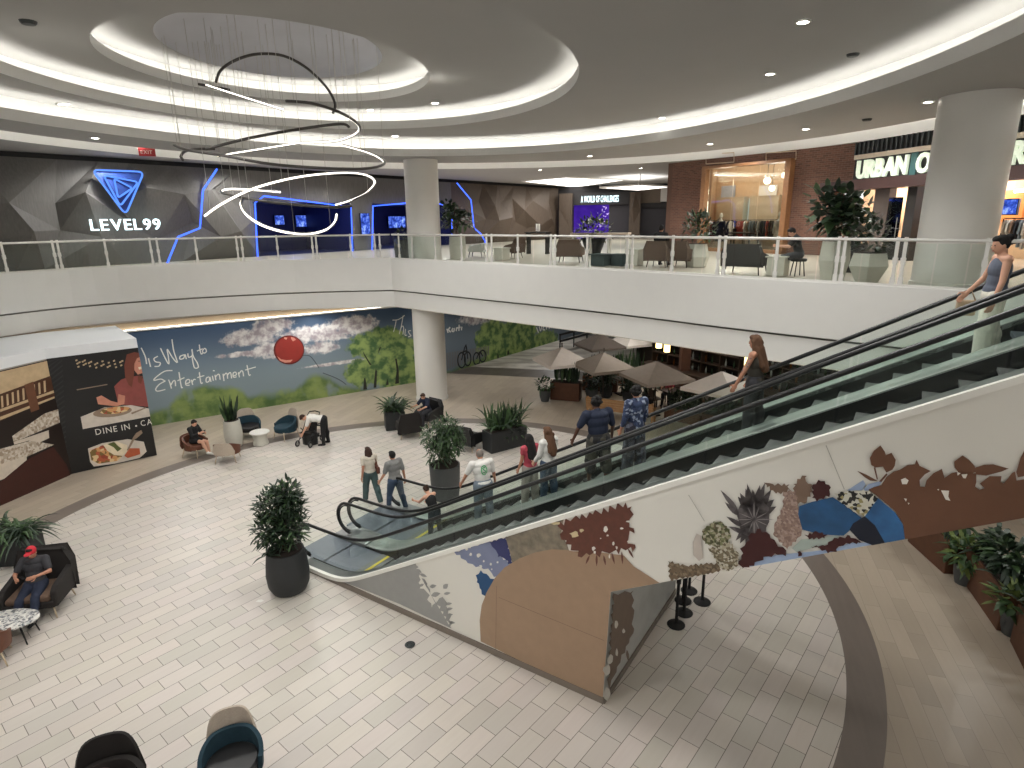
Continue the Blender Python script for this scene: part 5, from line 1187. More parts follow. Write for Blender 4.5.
# ================================================================ plants
def leaf(mb, p, d, L, W, bend=.3, mi=0, up=Vector((0, 0, 1))):
    d = d.normalized(); s = d.cross(up); s = s.normalized() if s.length > .05 else Vector((1, 0, 0)); n = s.cross(d).normalized()
    q1 = p + d * L * .5 + n * W * .1; q2 = p + d * L - up * L * bend
    m = p + d * L * .28; m2 = p + d * L * .68 - up * L * bend * .45
    mb.add([p, m + s * W / 2, m - s * W / 2, m2 + s * W * .4, m2 - s * W * .4, q2], [(0, 1, 2), (1, 3, 4, 2), (3, 5, 4)], mi)
def rdir(R, zlo=-.2, zhi=1.):
    a = R.uniform(0, 2 * PI); z = R.uniform(zlo, zhi); r = math.sqrt(max(0, 1 - z * z)); return Vector((r * math.cos(a), r * math.sin(a), z))
def bush(mb, c, rad, n, L, W, R, mis=(0,), droop=.25, hollow=.35):
    c = Vector(c)
    for i in range(n):
        d = rdir(R, -.8, 1); k = R.uniform(hollow, 1) ** .6; p = c + Vector((d.x * rad[0], d.y * rad[1], d.z * rad[2])) * k
        leaf(mb, p, (d + rdir(R, -.6, 1.) * .9 + Vector((0, 0, .25))), L * R.uniform(.6, 1.3), W * R.uniform(.7, 1.2), droop * R.uniform(.2, 1.6), R.choice(mis))
def spikes(mb, c, rx, ry, n, h, W, R, lean=.25, mis=(0,), bend=.05):
    for i in range(n):
        p = Vector(c) + Vector((R.uniform(-rx, rx), R.uniform(-ry, ry), 0)); d = Vector((R.uniform(-lean, lean), R.uniform(-lean, lean), 1))
        leaf(mb, p, d, h * R.uniform(.55, 1.1), W * R.uniform(.7, 1.2), bend, R.choice(mis), Vector((R.uniform(-1, 1), R.uniform(-1, 1), .15)))
def fronds(mb, c, n, L, W, R, lift=.7, mis=(0,), rx=.1, ry=.1, seg=6):
    for i in range(n):
        a = 2 * PI * i / n + R.uniform(-.3, .3); h = Vector((math.cos(a), math.sin(a), 0)); l = L * R.uniform(.65, 1.1); el = lift * R.uniform(.6, 1.3)
        pts = []; p = Vector(c) + Vector((R.uniform(-rx, rx), R.uniform(-ry, ry), 0)); 
        for k in range(seg + 1):
            q = k / seg; pts.append(p + h * l * q * .85 + Vector((0, 0, 1)) * l * (el * q - .75 * q * q)); 
        s = h.cross(Vector((0, 0, 1))); vs = []
        for k, q in enumerate(pts):
            w = W * math.sin(PI * min(1, .12 + .88 * k / seg)) * .5 + .002; vs += [q + s * w - Vector((0, 0, w * .4)), q, q - s * w - Vector((0, 0, w * .4))]
        mb.add(vs, [f for k in range(seg) for f in ((3 * k, 3 * k + 1, 3 * k + 4, 3 * k + 3), (3 * k + 1, 3 * k + 2, 3 * k + 5, 3 * k + 4))], R.choice(mis))
GR = ['leaf_dark', 'leaf_mid', 'leaf_yellow']
def plant(name, label, loc, pot, potm, fol, rz=0., group=None, stems=None, soilz=None, soilr=None, smooth=True, box=None):
    t = thing(name, label, 'plant', loc, rz, group)
    if box:
        w, d, h = box; MB().box((0, 0, h / 2), (w, d, h)).build('pot', potm, t, bevel=.02); MB().box((0, 0, h + .005), (w - .08, d - .08, .012)).build('soil', 'soil', t)
    else:
        MB().lathe(pot, 28 if smooth else 6, caps=True).build('pot', potm, t, 'auto' if smooth else False); zt = max(p[1] for p in pot); rt = [p[0] for p in pot if p[1] == zt][0]
        MB().lathe([(rt * .9, zt + .002), (rt * .9, zt + .012), (.001, zt + .014)], 20).build('soil', 'soil', t)
    if stems:
        mb = MB(); [mb.tube(P, r, 5) for P, r in stems]; mb.build('stem', 'stem', t)
    mb = MB(); fol(mb); mb.build('foliage', GR, t); return t
def stemset(R, z0, z1, n, sp, r=.015): return [([Vector((R.uniform(-.1, .1), R.uniform(-.1, .1), z0)), Vector((R.uniform(-sp, sp) * .5, R.uniform(-sp, sp) * .5, (z0 + z1) / 2)), Vector((R.uniform(-sp, sp), R.uniform(-sp, sp), z1))], r) for i in range(n)]
R = random.Random(21)
def f_big(mb):
    for cx, cy, cz, r in ((0, 0, 1.75, .48), (.12, .05, 2.2, .32), (-.15, .05, 2.0, .36), (.2, -.1, 1.55, .36), (-.2, -.1, 1.5, .36), (.25, 0, 1.98, .26), (-.05, 0, 1.25, .32)): bush(mb, (cx, cy, cz), (r, r, r * .95), 330, .17, .05, R, (0, 0, 0, 1), .2, .2)
    fronds(mb, (-.28, -.2, .98), 7, .3, .06, R, .5, (0,))
POT = [(.30, 0), (.36, .03), (.43, .18), (.45, .42), (.42, .72), (.385, .97), (.355, .97), (.345, .90)]
plant('potted_shrub', 'tall leafy shrub in a rounded black planter, nearest the escalator foot', (gp(290, 589).x, gp(290, 589).y, 0), POT, 'black_pot', f_big, stems=stemset(R, .9, 1.9, 7, .25))
def f_mid(mb):
    for cx, cy, cz, r in ((0, 0, 1.75, .5), (.2, 0, 1.6, .38), (-.22, 0, 1.9, .36), (.1, .1, 2.1, .36), (-.1, -.1, 1.45, .42), (.28, 0, 1.9, .26)): bush(mb, (cx, cy, cz), (r, r, r * .9), 260, .2, .05, R, (0, 1, 1), .5, .2)
P = gp(446, 497)
plant('potted_shrub', 'leafy shrub in a tall tapered dark grey planter just behind the escalator', (P.x, P.y, 0), [(.35, 0), (.38, .02), (.42, .5), (.44, 1.02), (.40, 1.02), (.39, .95)], 'grey_pot', f_mid, stems=stemset(R, .95, 1.7, 6, .2))
def f_fern(n=60, L=.75, W=.09, lift=.9, rx=.3, ry=.3, z=.7): return lambda mb: fronds(mb, (0, 0, z), n, L, W, R, lift, (0, 0, 1, 1), rx, ry)
P = gp(394, 430)
plant('potted_fern', 'bushy fern in a square black planter left of the lower middle column', (P.x, P.y + .25, 0), None, 'black_pot', f_fern(80, .85, .09, 1.1, .25, .2, .72), box=(.75, .6, .72), rz=.3)
P = gp(505, 447)
plant('potted_fern', 'bushy upright plants in a long black planter box behind the escalator', (P.x, P.y, 0), None, 'black_pot', lambda mb: (fronds(mb, (0, 0, .72), 60, .9, .09, R, 1.2, (0, 1, 1), .55, .2), spikes(mb, (0, 0, .72), .6, .2, 90, .95, .09, R, .3, (0, 1, 1), .1), bush(mb, (.3, -.25, .55), (.5, .12, .25), 60, .14, .07, R, (0, 1))), box=(1.5, .6, .72), rz=.6)
P = gp(235, 446)
plant('snake_plant', 'upright snake plant in a tall white barrel planter between the chairs', (P.x, P.y, 0), [(.22, 0), (.25, .02), (.30, .3), (.31, .55), (.27, .98), (.22, .98), (.21, .92)], 'white_pot', lambda mb: spikes(mb, (0, 0, .9), .13, .13, 34, 1.0, .11, R, .3, (0, 0, 1), .03))
P = gp(22, 556, .2)
plant('potted_fern', 'wide dark green fern behind the dark armchair at the left edge', (P.x - .35, P.y + .1, 0), None, 'black_pot', lambda mb: fronds(mb, (0, 0, .72), 150, .95, .07, R, .75, (0, 0, 1), .45, .2), box=(1.3, .5, .66), rz=.1)
# restaurant edge planters
MT('leaf_black', (20, 28, 24), .5, var=.3)
def snake_box(px, py, w, d, h, rz, lab, n=46, hh=1.15, grp='rust planter boxes of snake plants'):
    P = gp(px, py); return plant('snake_plant_box', lab, (P.x, P.y, 0), None, 'rust_metal', lambda mb: spikes(mb, (0, 0, h), w * .42, d * .35, n, hh, .12, R, .16, (0, 0, 1), .02), box=(w, d, h), rz=rz, group=grp)
snake_box(566, 399, 1.3, .6, .8, -.32, 'rust brown planter box of tall snake plants at the left end of the restaurant', 60, .95)
P = gp(545, 401); plant('potted_shrub', 'small leafy plant in a dark pot beside the rust planter box', (P.x, P.y, 0), [(.17, 0), (.24, .25), (.25, .5), (.21, .5), (.2, .45)], 'grey_pot', lambda mb: bush(mb, (0, 0, .75), (.36, .36, .3), 120, .2, .09, R, (0, 1)))
P = gp(589, 404); plant('potted_shrub', 'dark leafy shrub between the rust planter box and the wooden bench', (P.x + .2, P.y + .7, 0), [(.2, 0), (.26, .3), (.28, .5), (.24, .5), (.22, .45)], 'grey_pot', lambda mb: bush(mb, (0, 0, .85), (.4, .4, .42), 160, .2, .09, R, (0,)))
for i, (x, y, lab) in enumerate(((600, 362, 'row of snake plants behind the wooden bench under the umbrellas'), (628, 357, 'row of snake plants at the back between two umbrellas'))): snake_box(x, y + 28, 1.6, .5, .7, -.3, lab, 40, 1.0)
# rust planter wall at the right
def long_box(a, b, h, lab, seed):
    R2 = random.Random(seed); p, q = gp(*a), gp(*b); L = (q - p).length; rz = math.atan2(q.y - p.y, q.x - p.x); n = Vector((-(q - p).y, (q - p).x, 0)).normalized(); n = n if n.x > 0 else -n
    c = (p + q) / 2 + n * .35
    return plant('planter_box', lab, (c.x, c.y, 0), None, 'rust_metal', lambda mb: (bush(mb, (0, 0, h + .38), (L * .45, .22, .32), int(150 * L), .34, .1, R2, (0, 0, 0, 1), .4, .1), fronds(mb, (0, 0, h), int(14 * L), .6, .09, R2, 1.0, (0,), L * .4, .2)), box=(L, .6, h), rz=rz, group='rust planter boxes along the right walkway')
long_box((905, 541), (941, 574), .8, 'rust brown planter box farthest back of the right row, under the escalator end', 1)
long_box((957, 577), (993, 630), .8, 'rust brown planter box in the middle of the right row', 2)
long_box((1006, 640), (1030, 690), .8, 'rust brown planter box nearest of the right row, cut by the frame edge', 3)
for x, y, lab in ((953, 583, 'bushy plant in a dark pot between the two farther rust planter boxes'), (1000, 634, 'striped broad-leaved plant in a dark pot between the two nearer rust planter boxes')):
    P = gp(x, y); plant('potted_plant', lab, (P.x + .22, P.y, 0), [(.16, 0), (.21, .2), (.23, .46), (.2, .46), (.19, .4)], 'grey_pot', lambda mb: (bush(mb, (0, 0, .72), (.4, .4, .3), 110, .34, .12, R, (1, 1, 2), .35, .1)), group='pots between the right planter boxes')
# ================================================================ seating
def shell(mb, rx, ry, th, a0, a1, zb, zt, n=22, m=5, flare=.0, mi=0):     # curved upholstered shell, zb/zt functions of angle
    out = []; inn = []
    for i in range(n + 1):
        a = a0 + (a1 - a0) * i / n
        for j in range(m + 1):
            q = j / m; z = zb(a) + (zt(a) - zb(a)) * q; f = 1 + flare * q
            out.append((rx * f * math.cos(a), ry * f * math.sin(a), z)); inn.append(((rx * f - th) * math.cos(a), (ry * f - th) * math.sin(a), z))
    k = len(out); vs = out + inn; W = m + 1; fs = []
    for i in range(n):
        for j in range(m):
            a = i * W + j; fs += [(a, a + W, a + W + 1, a + 1), (k + a, k + a + 1, k + a + W + 1, k + a + W)]
        a = i * W + m; fs.append((a, a + W, k + a + W, k + a)); a = i * W; fs.append((a, k + a, k + a + W, a + W))
    for i in (0, n):
        for j in range(m):
            a = i * W + j; fs.append((a, a + 1, k + a + 1, k + a) if i == 0 else (a, k + a, k + a + 1, a + 1))
    mb.add(vs, fs, mi); return mb
def tub_chair(label, loc, rz, tub, seat, back, leg='pale_leg', group='tub chairs', bh=.9, s=1.):
    t = thing('tub_chair', label, 'chair', loc, rz, group); t.scale = (s, s, s)
    A0, A1 = math.radians(160), math.radians(380)     # open towards +Y
    arm = lambda a: .50 + .20 * clampf((math.sin(a - PI) + .2), 0, 1)
    shell(MB(), .40, .38, .06, A0, A1, lambda a: .28, arm, 26, 4, .06).build('tub', tub, t, 'auto', bevel=.012)
    mb = MB(); mb.lathe([(.33, .27), (.35, .29), (.36, .42), (.33, .45), (.001, .455)], 26, sy=.98).build('seat_cushion', seat, t, 'auto')
    B0, B1 = math.radians(226), math.radians(314)
    shell(MB(), .46, .44, .035, B0, B1, lambda a: .30, lambda a: .30 + (bh - .30) * max(.3, (1 - abs((a - 1.5 * PI) / .80) ** 5)) , 20, 5, .10).build('backrest', back, t, 'auto')
    for x, y in ((.27, .24), (-.27, .24), (.3, -.3), (-.3, -.3)): MB().cyl((x * .9, y * .9, .32), (x * 1.12, y * 1.12, 0), .02, .013, 8).build('leg', leg, t, True)
    return t
def at(px, py, dy=0.): P = gp(px, py); return (P.x, P.y + dy, 0)
def face(px, py, tx, ty):      # rotation so +Y looks from one floor pixel to another
    a, b = gp(px, py), gp(tx, ty); return math.atan2(-(b.x - a.x), b.y - a.y)
tub_chair('brown leather tub chair with pale back seen from behind, front of the group', at(229, 460), face(229, 460, 246, 440), 'brown_leather', 'brown_leather', 'beige_fabric', bh=.76)
tub_chair('brown leather tub chair the woman in black sits on', at(198, 455), face(198, 455, 240, 460), 'brown_leather', 'brown_leather', 'brown_leather', bh=.72)
tub_chair('dark teal tub chair with grey back, right behind the white barrel planter', at(250, 437), face(250, 437, 262, 455), 'teal_fabric', 'black_leather', 'beige_fabric', bh=.95, s=1.05)
tub_chair('dark teal tub chair with grey back, between the drum table and the pushchair', at(286, 438), face(286, 438, 262, 446), 'teal_fabric', 'teal_fabric', 'beige_fabric', bh=.95, s=1.08)
tub_chair('teal tub chair with black seat and beige back at the bottom edge', at(236, 786), face(236, 786, 232, 900), 'teal_fabric', 'black_leather', 'beige_fabric', bh=.95)
tub_chair('small black chair arm edge left of the teal chair at the bottom edge', at(186, 835), face(186, 835, 250, 850), 'black_leather', 'black_leather', 'black_leather', bh=.74)
tub_chair('tan leather tub chair with pale legs cut by the left edge', at(-12, 662), face(-12, 662, 0, 628), 'brown_leather', 'brown_leather', 'brown_leather', bh=.74)
def lounge(label, loc, rz, m, seat, w=.95, d=.85, bh=.92, ah=.6, group='dark lounge chairs', leg='pale_leg', name='lounge_chair'):
    t = thing(name, label, 'chair', loc, rz, group)
    MB().box((0, 0, .32), (w - .1, d - .08, .16)).build('base', m, t, bevel=.04); MB().box((0, .05, .45), (w - .26, d - .22, .14)).build('seat_cushion', seat, t, bevel=.05, seg=3)
    mb = MB(); hw = w / 2
    prof = [(-hw + .02, .26), (hw - .02, .26), (hw, bh * .75), (hw - .12, bh), (-hw + .12, bh), (-hw, bh * .75)]
    mb.prism(prof, lambda a, b, h: Vector((a, h - .12 * (b - .3), b)), -d / 2, -d / 2 + .14); mb.build('backrest', m, t, bevel=.05, seg=3)
    for s in (-1, 1):
        mb = MB(); mb.prism([(-d / 2 + .05, .26), (d / 2 - .05, .26), (d / 2 - .08, ah - .08), (d / 2 - .2, ah), (-d / 2 + .05, ah + .1)], lambda a, b, h: Vector((h, a, b)), s * (hw - .12), s * hw); mb.build('armrest', m, t, bevel=.03, norm=True)
    for x in (-1, 1):
        for y in (-1, 1): MB().cyl((x * (hw - .12), y * (d / 2 - .12), .28), (x * (hw - .07), y * (d / 2 - .07), 0), .022, .014, 8).build('leg', leg, t, True)
    return t
lounge('large dark winged armchair the man in the red cap sits in', (gp(41, 612).x - .05, gp(41, 612).y + .1, 0), PI + .22, 'dark_fabric', 'tan_fabric', 1.05, .95, 1.12, .66)
tub_chair('dark high-backed chair cut by the bottom edge, left of the teal chair', at(112, 838), face(112, 838, 90, 930), 'dark_fabric', 'dark_fabric', 'dark_fabric', 'black_metal', bh=.95, s=1.2)
lounge('dark brown lounge chair beside the square fern planter', at(409, 436), .35, 'dark_fabric', 'dark_fabric', .85, .8, .95)
lounge('black lounge chair between the fern planter and the grey planter, turned to the column', at(428, 424), 2.5, 'black_leather', 'black_leather', .85, .8, .9)
lounge('black lounge chair left of the long planter box, seen from its side', at(470, 448), -.6, 'black_leather', 'black_leather', .85, .8, .85)
cu = MB().ell((0, 0, 0), (.2, .12, .16)).build('seat_cushion', MT('pink_cloth', (196, 168, 172), .9), None, True); cu.location = gp(112, 815) + Vector((0, -.02, .62)); cu.name = 'cushion'; tag(cu, 'pale pink cushion on the dark high-backed chair at the bottom edge', 'cushion')
# tables
t0 = thing('side_table', 'white drum side table between the teal tub chairs', 'table', at(261, 444)); MB().lathe([(.25, 0), (.27, .02), (.24, .2), (.25, .4), (.26, .43)], 28).build('base', 'white_pot', t0, 'auto'); MB().lathe([(.33, .43), (.34, .44), (.34, .47), (.33, .48)], 28).build('tabletop', 'white_plastic', t0, 'auto')
M['terrazzo'] = speckle('terrazzo', [(214, 212, 206), (196, 194, 190), (120, 120, 122), (222, 220, 214), (168, 170, 172), (90, 92, 96), (206, 204, 198)], 26, .3)
P = gp(2, 622, .42); t0 = thing('coffee_table', 'oval speckled terrazzo coffee table with black legs at the left edge', 'table', (P.x, P.y, 0), .2)
MB().lathe([(.6, .40), (.62, .41), (.62, .435), (.6, .445)], 36, sx=1., sy=.62).build('tabletop', 'terrazzo', t0, 'auto')
for x, y in ((.42, .2), (-.42, .2), (.42, -.2), (-.42, -.2)): MB().cyl((x * .9, y * .9, .4), (x * 1.08, y * 1.08, 0), .02, .013, 8).build('leg', 'black_metal', t0, True)
# queue posts under the escalator
for x, y, lab in ((676, 625, 'black queue post nearest the mirrored panel, front of the cluster'), (684, 613, 'black queue post second from the front of the cluster'), (683, 601, 'black queue post in the middle of the cluster beside the panel'), (689, 591, 'black queue post at the back of the cluster'), (702, 602, 'black queue post standing apart at the right of the cluster')):
    t0 = thing('queue_post', lab, 'stanchion', at(x, y), 0, 'queue posts under the escalator'); MB().lathe([(.17, 0), (.175, .015), (.16, .03), (.05, .05), (.03, .07)], 20).build('base', 'black_paint', t0, 'auto'); MB().lathe([(.03, .05), (.03, .92), (.045, .93), (.045, 1.02), (.03, 1.03)], 12).build('post', 'black_paint', t0, 'auto')
# small things on the floor
o = MB().lathe([(.09, 0), (.1, .012), (.06, .014), (.05, .02), (.001, .02)], 16).build('floor_box', 'dark_steel'); o.location = at(410, 645); tag(o, 'small round metal floor socket cover near the escalator side', 'floor cover')
o = MB().lathe([(.06, 0), (.06, .006), (.001, .006)], 12).build('floor_box', 'dark_steel'); o.location = at(424, 621); tag(o, 'small dark floor socket cover against the escalator plinth', 'floor cover')
o = MB().flat([(-.08, -.03, .004), (.03, -.05, .004), (.09, .0, .006), (.02, .05, .004), (-.05, .04, .004)]).build('paper_scrap', 'white_plastic'); o.location = at(260, 601); tag(o, 'white paper scrap on the floor left of the black planter', 'litter')
# pushchair
def stroller(loc, rz):
    t = thing('pushchair', 'black pushchair the bending man leans over', 'pushchair', loc, rz)
    mb = MB()
    for s in (-.24, .24):
        mb.tube([(s, .42, .12), (s, .05, .5), (s * .95, -.3, .95), (s * .9, -.42, 1.05)], .016, 6); mb.tube([(s, -.32, .14), (s, .05, .5), (s, .18, .62)], .016, 6); mb.cyl((s, .3, .25), (s, -.3, .2), .012, n=6)
    mb.tube([(-.216, -.42, 1.05), (0, -.46, 1.08), (.216, -.42, 1.05)], .02, 8); mb.build('frame', 'black_metal', t, True)
    for x, y, r in ((-.26, .42, .11), (.26, .42, .11), (-.28, -.32, .14), (.28, -.32, .14)):
        w = MB().tube([(x, y + r * math.cos(a), r + .005 + r * .86 * math.sin(a)) for a in [2 * PI * i / 18 for i in range(18)]], .026, 6, closed=True).build('wheel', 'rubber', t, True); MB().cyl((x - .02, y, r), (x + .02, y, r), .05, n=10).build('hub', 'steel', w)
    mb = MB(); mb.prism([(.3, .42), (-.12, .38), (-.3, .92), (-.24, .95), (-.06, .48), (.3, .50)], lambda a, b, h: Vector((h, a, b)), -.2, .2); mb.build('seat', 'dark_fabric', t, bevel=.02, norm=True)
    shell(MB(), .3, .24, .02, 0, PI, lambda a: 0, lambda a: .44, 14, 3).build('canopy', 'black_leather', t, True); c = t.children[-1]; c.rotation_euler = (math.radians(8), PI / 2, 0); c.location = (-.22, -.2, .82)
    MB().box((0, -.05, .24), (.4, .5, .14)).build('basket', 'dark_fabric', t, bevel=.02); return t
stroller(at(311, 443), math.radians(165))
# ================================================================ restaurant terrace
MT('canopy_grey', (150, 138, 126), .9, var=.06); MT('canopy_pale', (226, 216, 206), .9, var=.04); MT('canopy_dark', (92, 82, 74), .9, var=.06)
def umbrella(px, py, w, m, lab, rz=.5, zt=2.25, rise=.6):
    P = gp(px, py, zt); t = thing('patio_umbrella', lab, 'umbrella', (P.x, P.y, 0), rz, 'patio umbrellas over the terrace'); h = w / 2; ze = zt - rise
    mb = MB(); apex = (0, 0, zt); ed = []; 
    for i in range(4):
        a = PI / 4 + i * PI / 2; b = a + PI / 2; p = Vector((h * 1.414 * math.cos(a), h * 1.414 * math.sin(a), ze)); q = Vector((h * 1.414 * math.cos(b), h * 1.414 * math.sin(b), ze))
        n = 6; rows = []
        for j in range(n + 1):
            f = j / n; row = []
            for k in range(n + 1):
                g = k / n; e = p.lerp(q, g); v = Vector(apex).lerp(e, f); v.z -= .10 * math.sin(PI * g) * f * (1 - .55 * f) + .03 * math.sin(PI * g) * f * 0; row.append(v)
            rows.append(row)
        o = len(mb.v); mb.v += [tuple(v) for r in rows for v in r]
        for j in range(n):
            for k in range(n): mb.f.append((o + j * (n + 1) + k, o + (j + 1) * (n + 1) + k, o + (j + 1) * (n + 1) + k + 1, o + j * (n + 1) + k + 1)); mb.mi.append(0)
        mb.add([p, q, q - Vector((0, 0, .12)), p - Vector((0, 0, .12))], [(0, 1, 2, 3)])
    mb.build('canopy', m, t)
    MB().cyl((0, 0, 0), (0, 0, zt + .1), .025, n=10).build('pole', 'dark_wood', t); MB().ell((0, 0, zt + .14), (.03, .03, .06)).build('finial', 'dark_wood', t, True); MB().box((0, 0, .03), (.36, .36, .06)).build('base', 'black_metal', t, bevel=.01)
    for i in range(4):
        a = PI / 4 + i * PI / 2; MB().cyl((0, 0, zt - .04), (h * 1.4 * math.cos(a), h * 1.4 * math.sin(a), ze - .02), .012, n=5).build('rib', 'dark_wood', t)
    return t
umbrella(657, 361, 2.15, 'canopy_grey', 'grey-brown square patio umbrella in the middle of the terrace, above the kimono rider', .35)
umbrella(604, 352, 2.0, 'canopy_grey', 'grey-brown patio umbrella above the wooden bench', .35)
umbrella(722, 371, 2.1, 'canopy_pale', 'pale patio umbrella with a finial nearest the escalator riders', .75)
umbrella(562, 347, 2.0, 'canopy_pale', 'pale patio umbrella above the tall snake plants at the terrace end', .35)
umbrella(600, 333, 1.9, 'canopy_dark', 'dark brown patio umbrella farthest back on the terrace', .35)
umbrella(634, 330, 1.8, 'canopy_pale', 'pale patio umbrella just under the balcony at the back of the terrace', .35)
# bench
P0, P1 = gp(586, 419), gp(653, 428); rz = math.atan2((P1 - P0).y, (P1 - P0).x); bl = (P1 - P0).length; c = (P0 + P1) / 2
bn = thing('bench', 'long pale wooden slatted bench with its back to the hall', 'bench', (c.x, c.y, 0), rz)
for k in range(5): MB().box((0, -.02 - .012 * k, .50 + .1 * k), (bl, .035, .09)).build('back_slat', 'wood', bn, bevel=.006)
for k in range(4): MB().box((0, .10 + .12 * k, .44), (bl, .10, .035)).build('seat_slat', 'wood', bn, bevel=.006)
for x in (-bl / 2 + .06, bl / 2 - .06):
    MB().box((x, 0, .48), (.07, .07, .96)).build('leg', 'wood', bn); MB().box((x, .46, .22), (.07, .07, .44)).build('leg', 'wood', bn); MB().box((x, .24, .64), (.07, .55, .05)).build('armrest', 'wood', bn)
for x, y, lab in ((606, 397, 'dark shrub in a pot behind the left half of the wooden bench'), (628, 402, 'dark shrub in a pot behind the middle of the wooden bench'), (648, 404, 'dark shrub in a pot behind the right end of the wooden bench')):
    P = gp(x, y); plant('potted_shrub', lab, (P.x, P.y, 0), [(.2, 0), (.26, .3), (.28, .5), (.24, .5), (.22, .45)], 'black_pot', lambda mb: (bush(mb, (0, 0, .9), (.42, .42, .5), 190, .22, .08, R, (0,)), spikes(mb, (0, 0, .5), .15, .15, 16, 1.1, .1, R, .2, (0,))), group='shrubs behind the bench')
for x, y, L, lab in ((684, 421, 1.5, 'dark box hedge right of the wooden bench'), (722, 428, 1.5, 'dark box hedge below the pale umbrella with the finial'), (764, 432, 1.5, 'dark box hedge behind the tattooed rider')):
    P = gp(x, y); plant('planter_box', lab, (P.x, P.y, 0), None, 'rust_metal', lambda mb: (bush(mb, (0, 0, .8), (L * .48, .26, .42), 420, .2, .08, R, (0, 0, 1)), spikes(mb, (0, 0, .5), L * .4, .15, 30, .9, .09, R, .25, (0,))), box=(L, .5, .5), rz=-.75, group='box hedges on the terrace edge')
# tables and chairs under the umbrellas
def bistro(px, py, lab, rz=0, dy=0):
    P = gp(px, py); t = thing('dining_table', lab, 'table', (P.x, P.y + dy, 0), rz, 'terrace dining tables'); MB().box((0, 0, .74), (.8, .8, .04)).build('tabletop', 'dark_wood', t, bevel=.005); MB().cyl((0, 0, .04), (0, 0, .73), .04, n=10).build('pedestal', 'black_metal', t); MB().box((0, 0, .02), (.5, .5, .04)).build('base', 'black_metal', t); return P
def dchair(loc, rz, lab):
    t = thing('dining_chair', lab, 'chair', loc, rz, 'terrace dining chairs'); MB().box((0, 0, .45), (.44, .44, .05)).build('seat', 'dark_wood', t, bevel=.01); MB().box((0, -.21, .72), (.42, .03, .34)).build('backrest', 'dark_wood', t, bevel=.01)
    for x in (-.19, .19): MB().box((x, .19, .215), (.035, .035, .43)).build('leg', 'black_metal', t); MB().box((x, -.2, .45), (.035, .035, .9)).build('leg', 'black_metal', t)
for x, y, w in ((672, 408, 'behind the kimono rider'), (712, 416, 'under the pale umbrella with the finial'), (622, 394, 'behind the right end of the bench'), (640, 381, 'under the middle grey umbrella'), (690, 395, 'between the middle and pale umbrellas')):
    P = bistro(x, y, 'dark dining table ' + w, .4)
    for k, (dx, dy_, r, w2) in enumerate(((.75, .1, 1.9, 'right of'), (-.75, -.1, -1.3, 'left of'))): dchair((P.x + dx, P.y + dy_, 0), r, 'dark dining chair %s the table %s' % (w2, w))
# hanging lanterns
M['lantern_glow'] = emit('lantern_glow', (255, 226, 150), 4.)
def lantern(px, py, z, lab):
    P = gp(px, py, z); t = thing('hanging_lantern', lab, 'lamp', P, 0, 'glowing lanterns in the restaurant'); MB().lathe([(.12, -.17), (.13, -.16), (.13, .16), (.12, .17)], 14).build('shade', 'lantern_glow', t); MB().lathe([(.14, .16), (.14, .19), (.02, .22)], 14).build('cap', 'black_metal', t); MB().cyl((0, 0, .2), (0, 0, 4.12 - P.z), .008, n=5).build('cord', 'black_metal', t)
for x, y, z, lab in ((659, 344, 2.5, 'glowing lantern left of the wooden post in the restaurant'), (667, 348, 2.3, 'glowing lantern nearest the wooden post in the restaurant'), (668, 335, 2.8, 'glowing lantern half hidden under the balcony edge'), (748, 361, 2.3, 'glowing lantern beside the tattooed rider'), (638, 333, 2.9, 'glowing lantern above the farthest pale umbrella')): lantern(x, y, z, lab)
# bar back: wooden posts, shelves with bottles
MT('red_wood', (74, 44, 28), .6, var=.15)
o = MB().box((0, 0, 2.06), (.4, .4, 4.1)).build('post', 'red_wood'); P = RW.pt(RW.px(684, 372, 1.2)[0], 0, 1.2); o.location = (P.x, P.y, 0); o.name = 'timber_post'; tag(o, 'reddish timber post inside the restaurant right of the lanterns', 'post')
bar = thing('bar_shelving', 'dark bar shelving along the back wall of the restaurant', 'shelving', RW.pt(6, 0, .3), RW.rz())
mb = MB()
for k in range(6): MB().box((0, 0, .9 + .52 * k), (9, .4, .04)).build('shelf', 'dark_wood', bar)
for i in range(10): MB().box((-4.5 + i, 0, 1.8), (.05, .4, 3.6)).build('upright', 'dark_wood', bar)
MT('bottle_green', (40, 60, 40), .15); MT('bottle_amber', (110, 66, 26), .15); MT('bottle_clear', (150, 156, 150), .15)
bp = None; RB = random.Random(9); rows = ['lowest', 'second', 'third', 'fourth', 'fifth']
for k in range(5):
    for i in range(24):
        x = -4.35 + i * .37 + RB.uniform(-.05, .05)
        if abs((x + 4.5) % 1.0) < .09: x += .1
        m = RB.choice(('bottle_green', 'bottle_amber', 'bottle_clear'))
        o = MB().lathe([(.045, 0), (.045, .2), (.018, .26), (.018, .33)], 8).build('bottle', m, None, True)
        o.location = RW.pt(6, 0, .3) + Vector((RW.u.x * x, RW.u.y * x, .92 + .52 * k)); tag(o, 'small bottle in the row on the %s shelf of the dark restaurant bar' % rows[k], 'bottle', 'bottles on the bar shelves, %s shelf' % rows[k])
ct = thing('bar_counter', 'dark timber bar counter in front of the bottle shelves', 'counter', RW.pt(6, 0, 1.35), RW.rz()); MB().box((0, 0, .52), (8, .5, 1.04)).build('front', 'red_wood', ct, bevel=.01); MB().box((0, 0, 1.08), (8.2, .7, .06)).build('worktop', 'dark_wood', ct, bevel=.01)
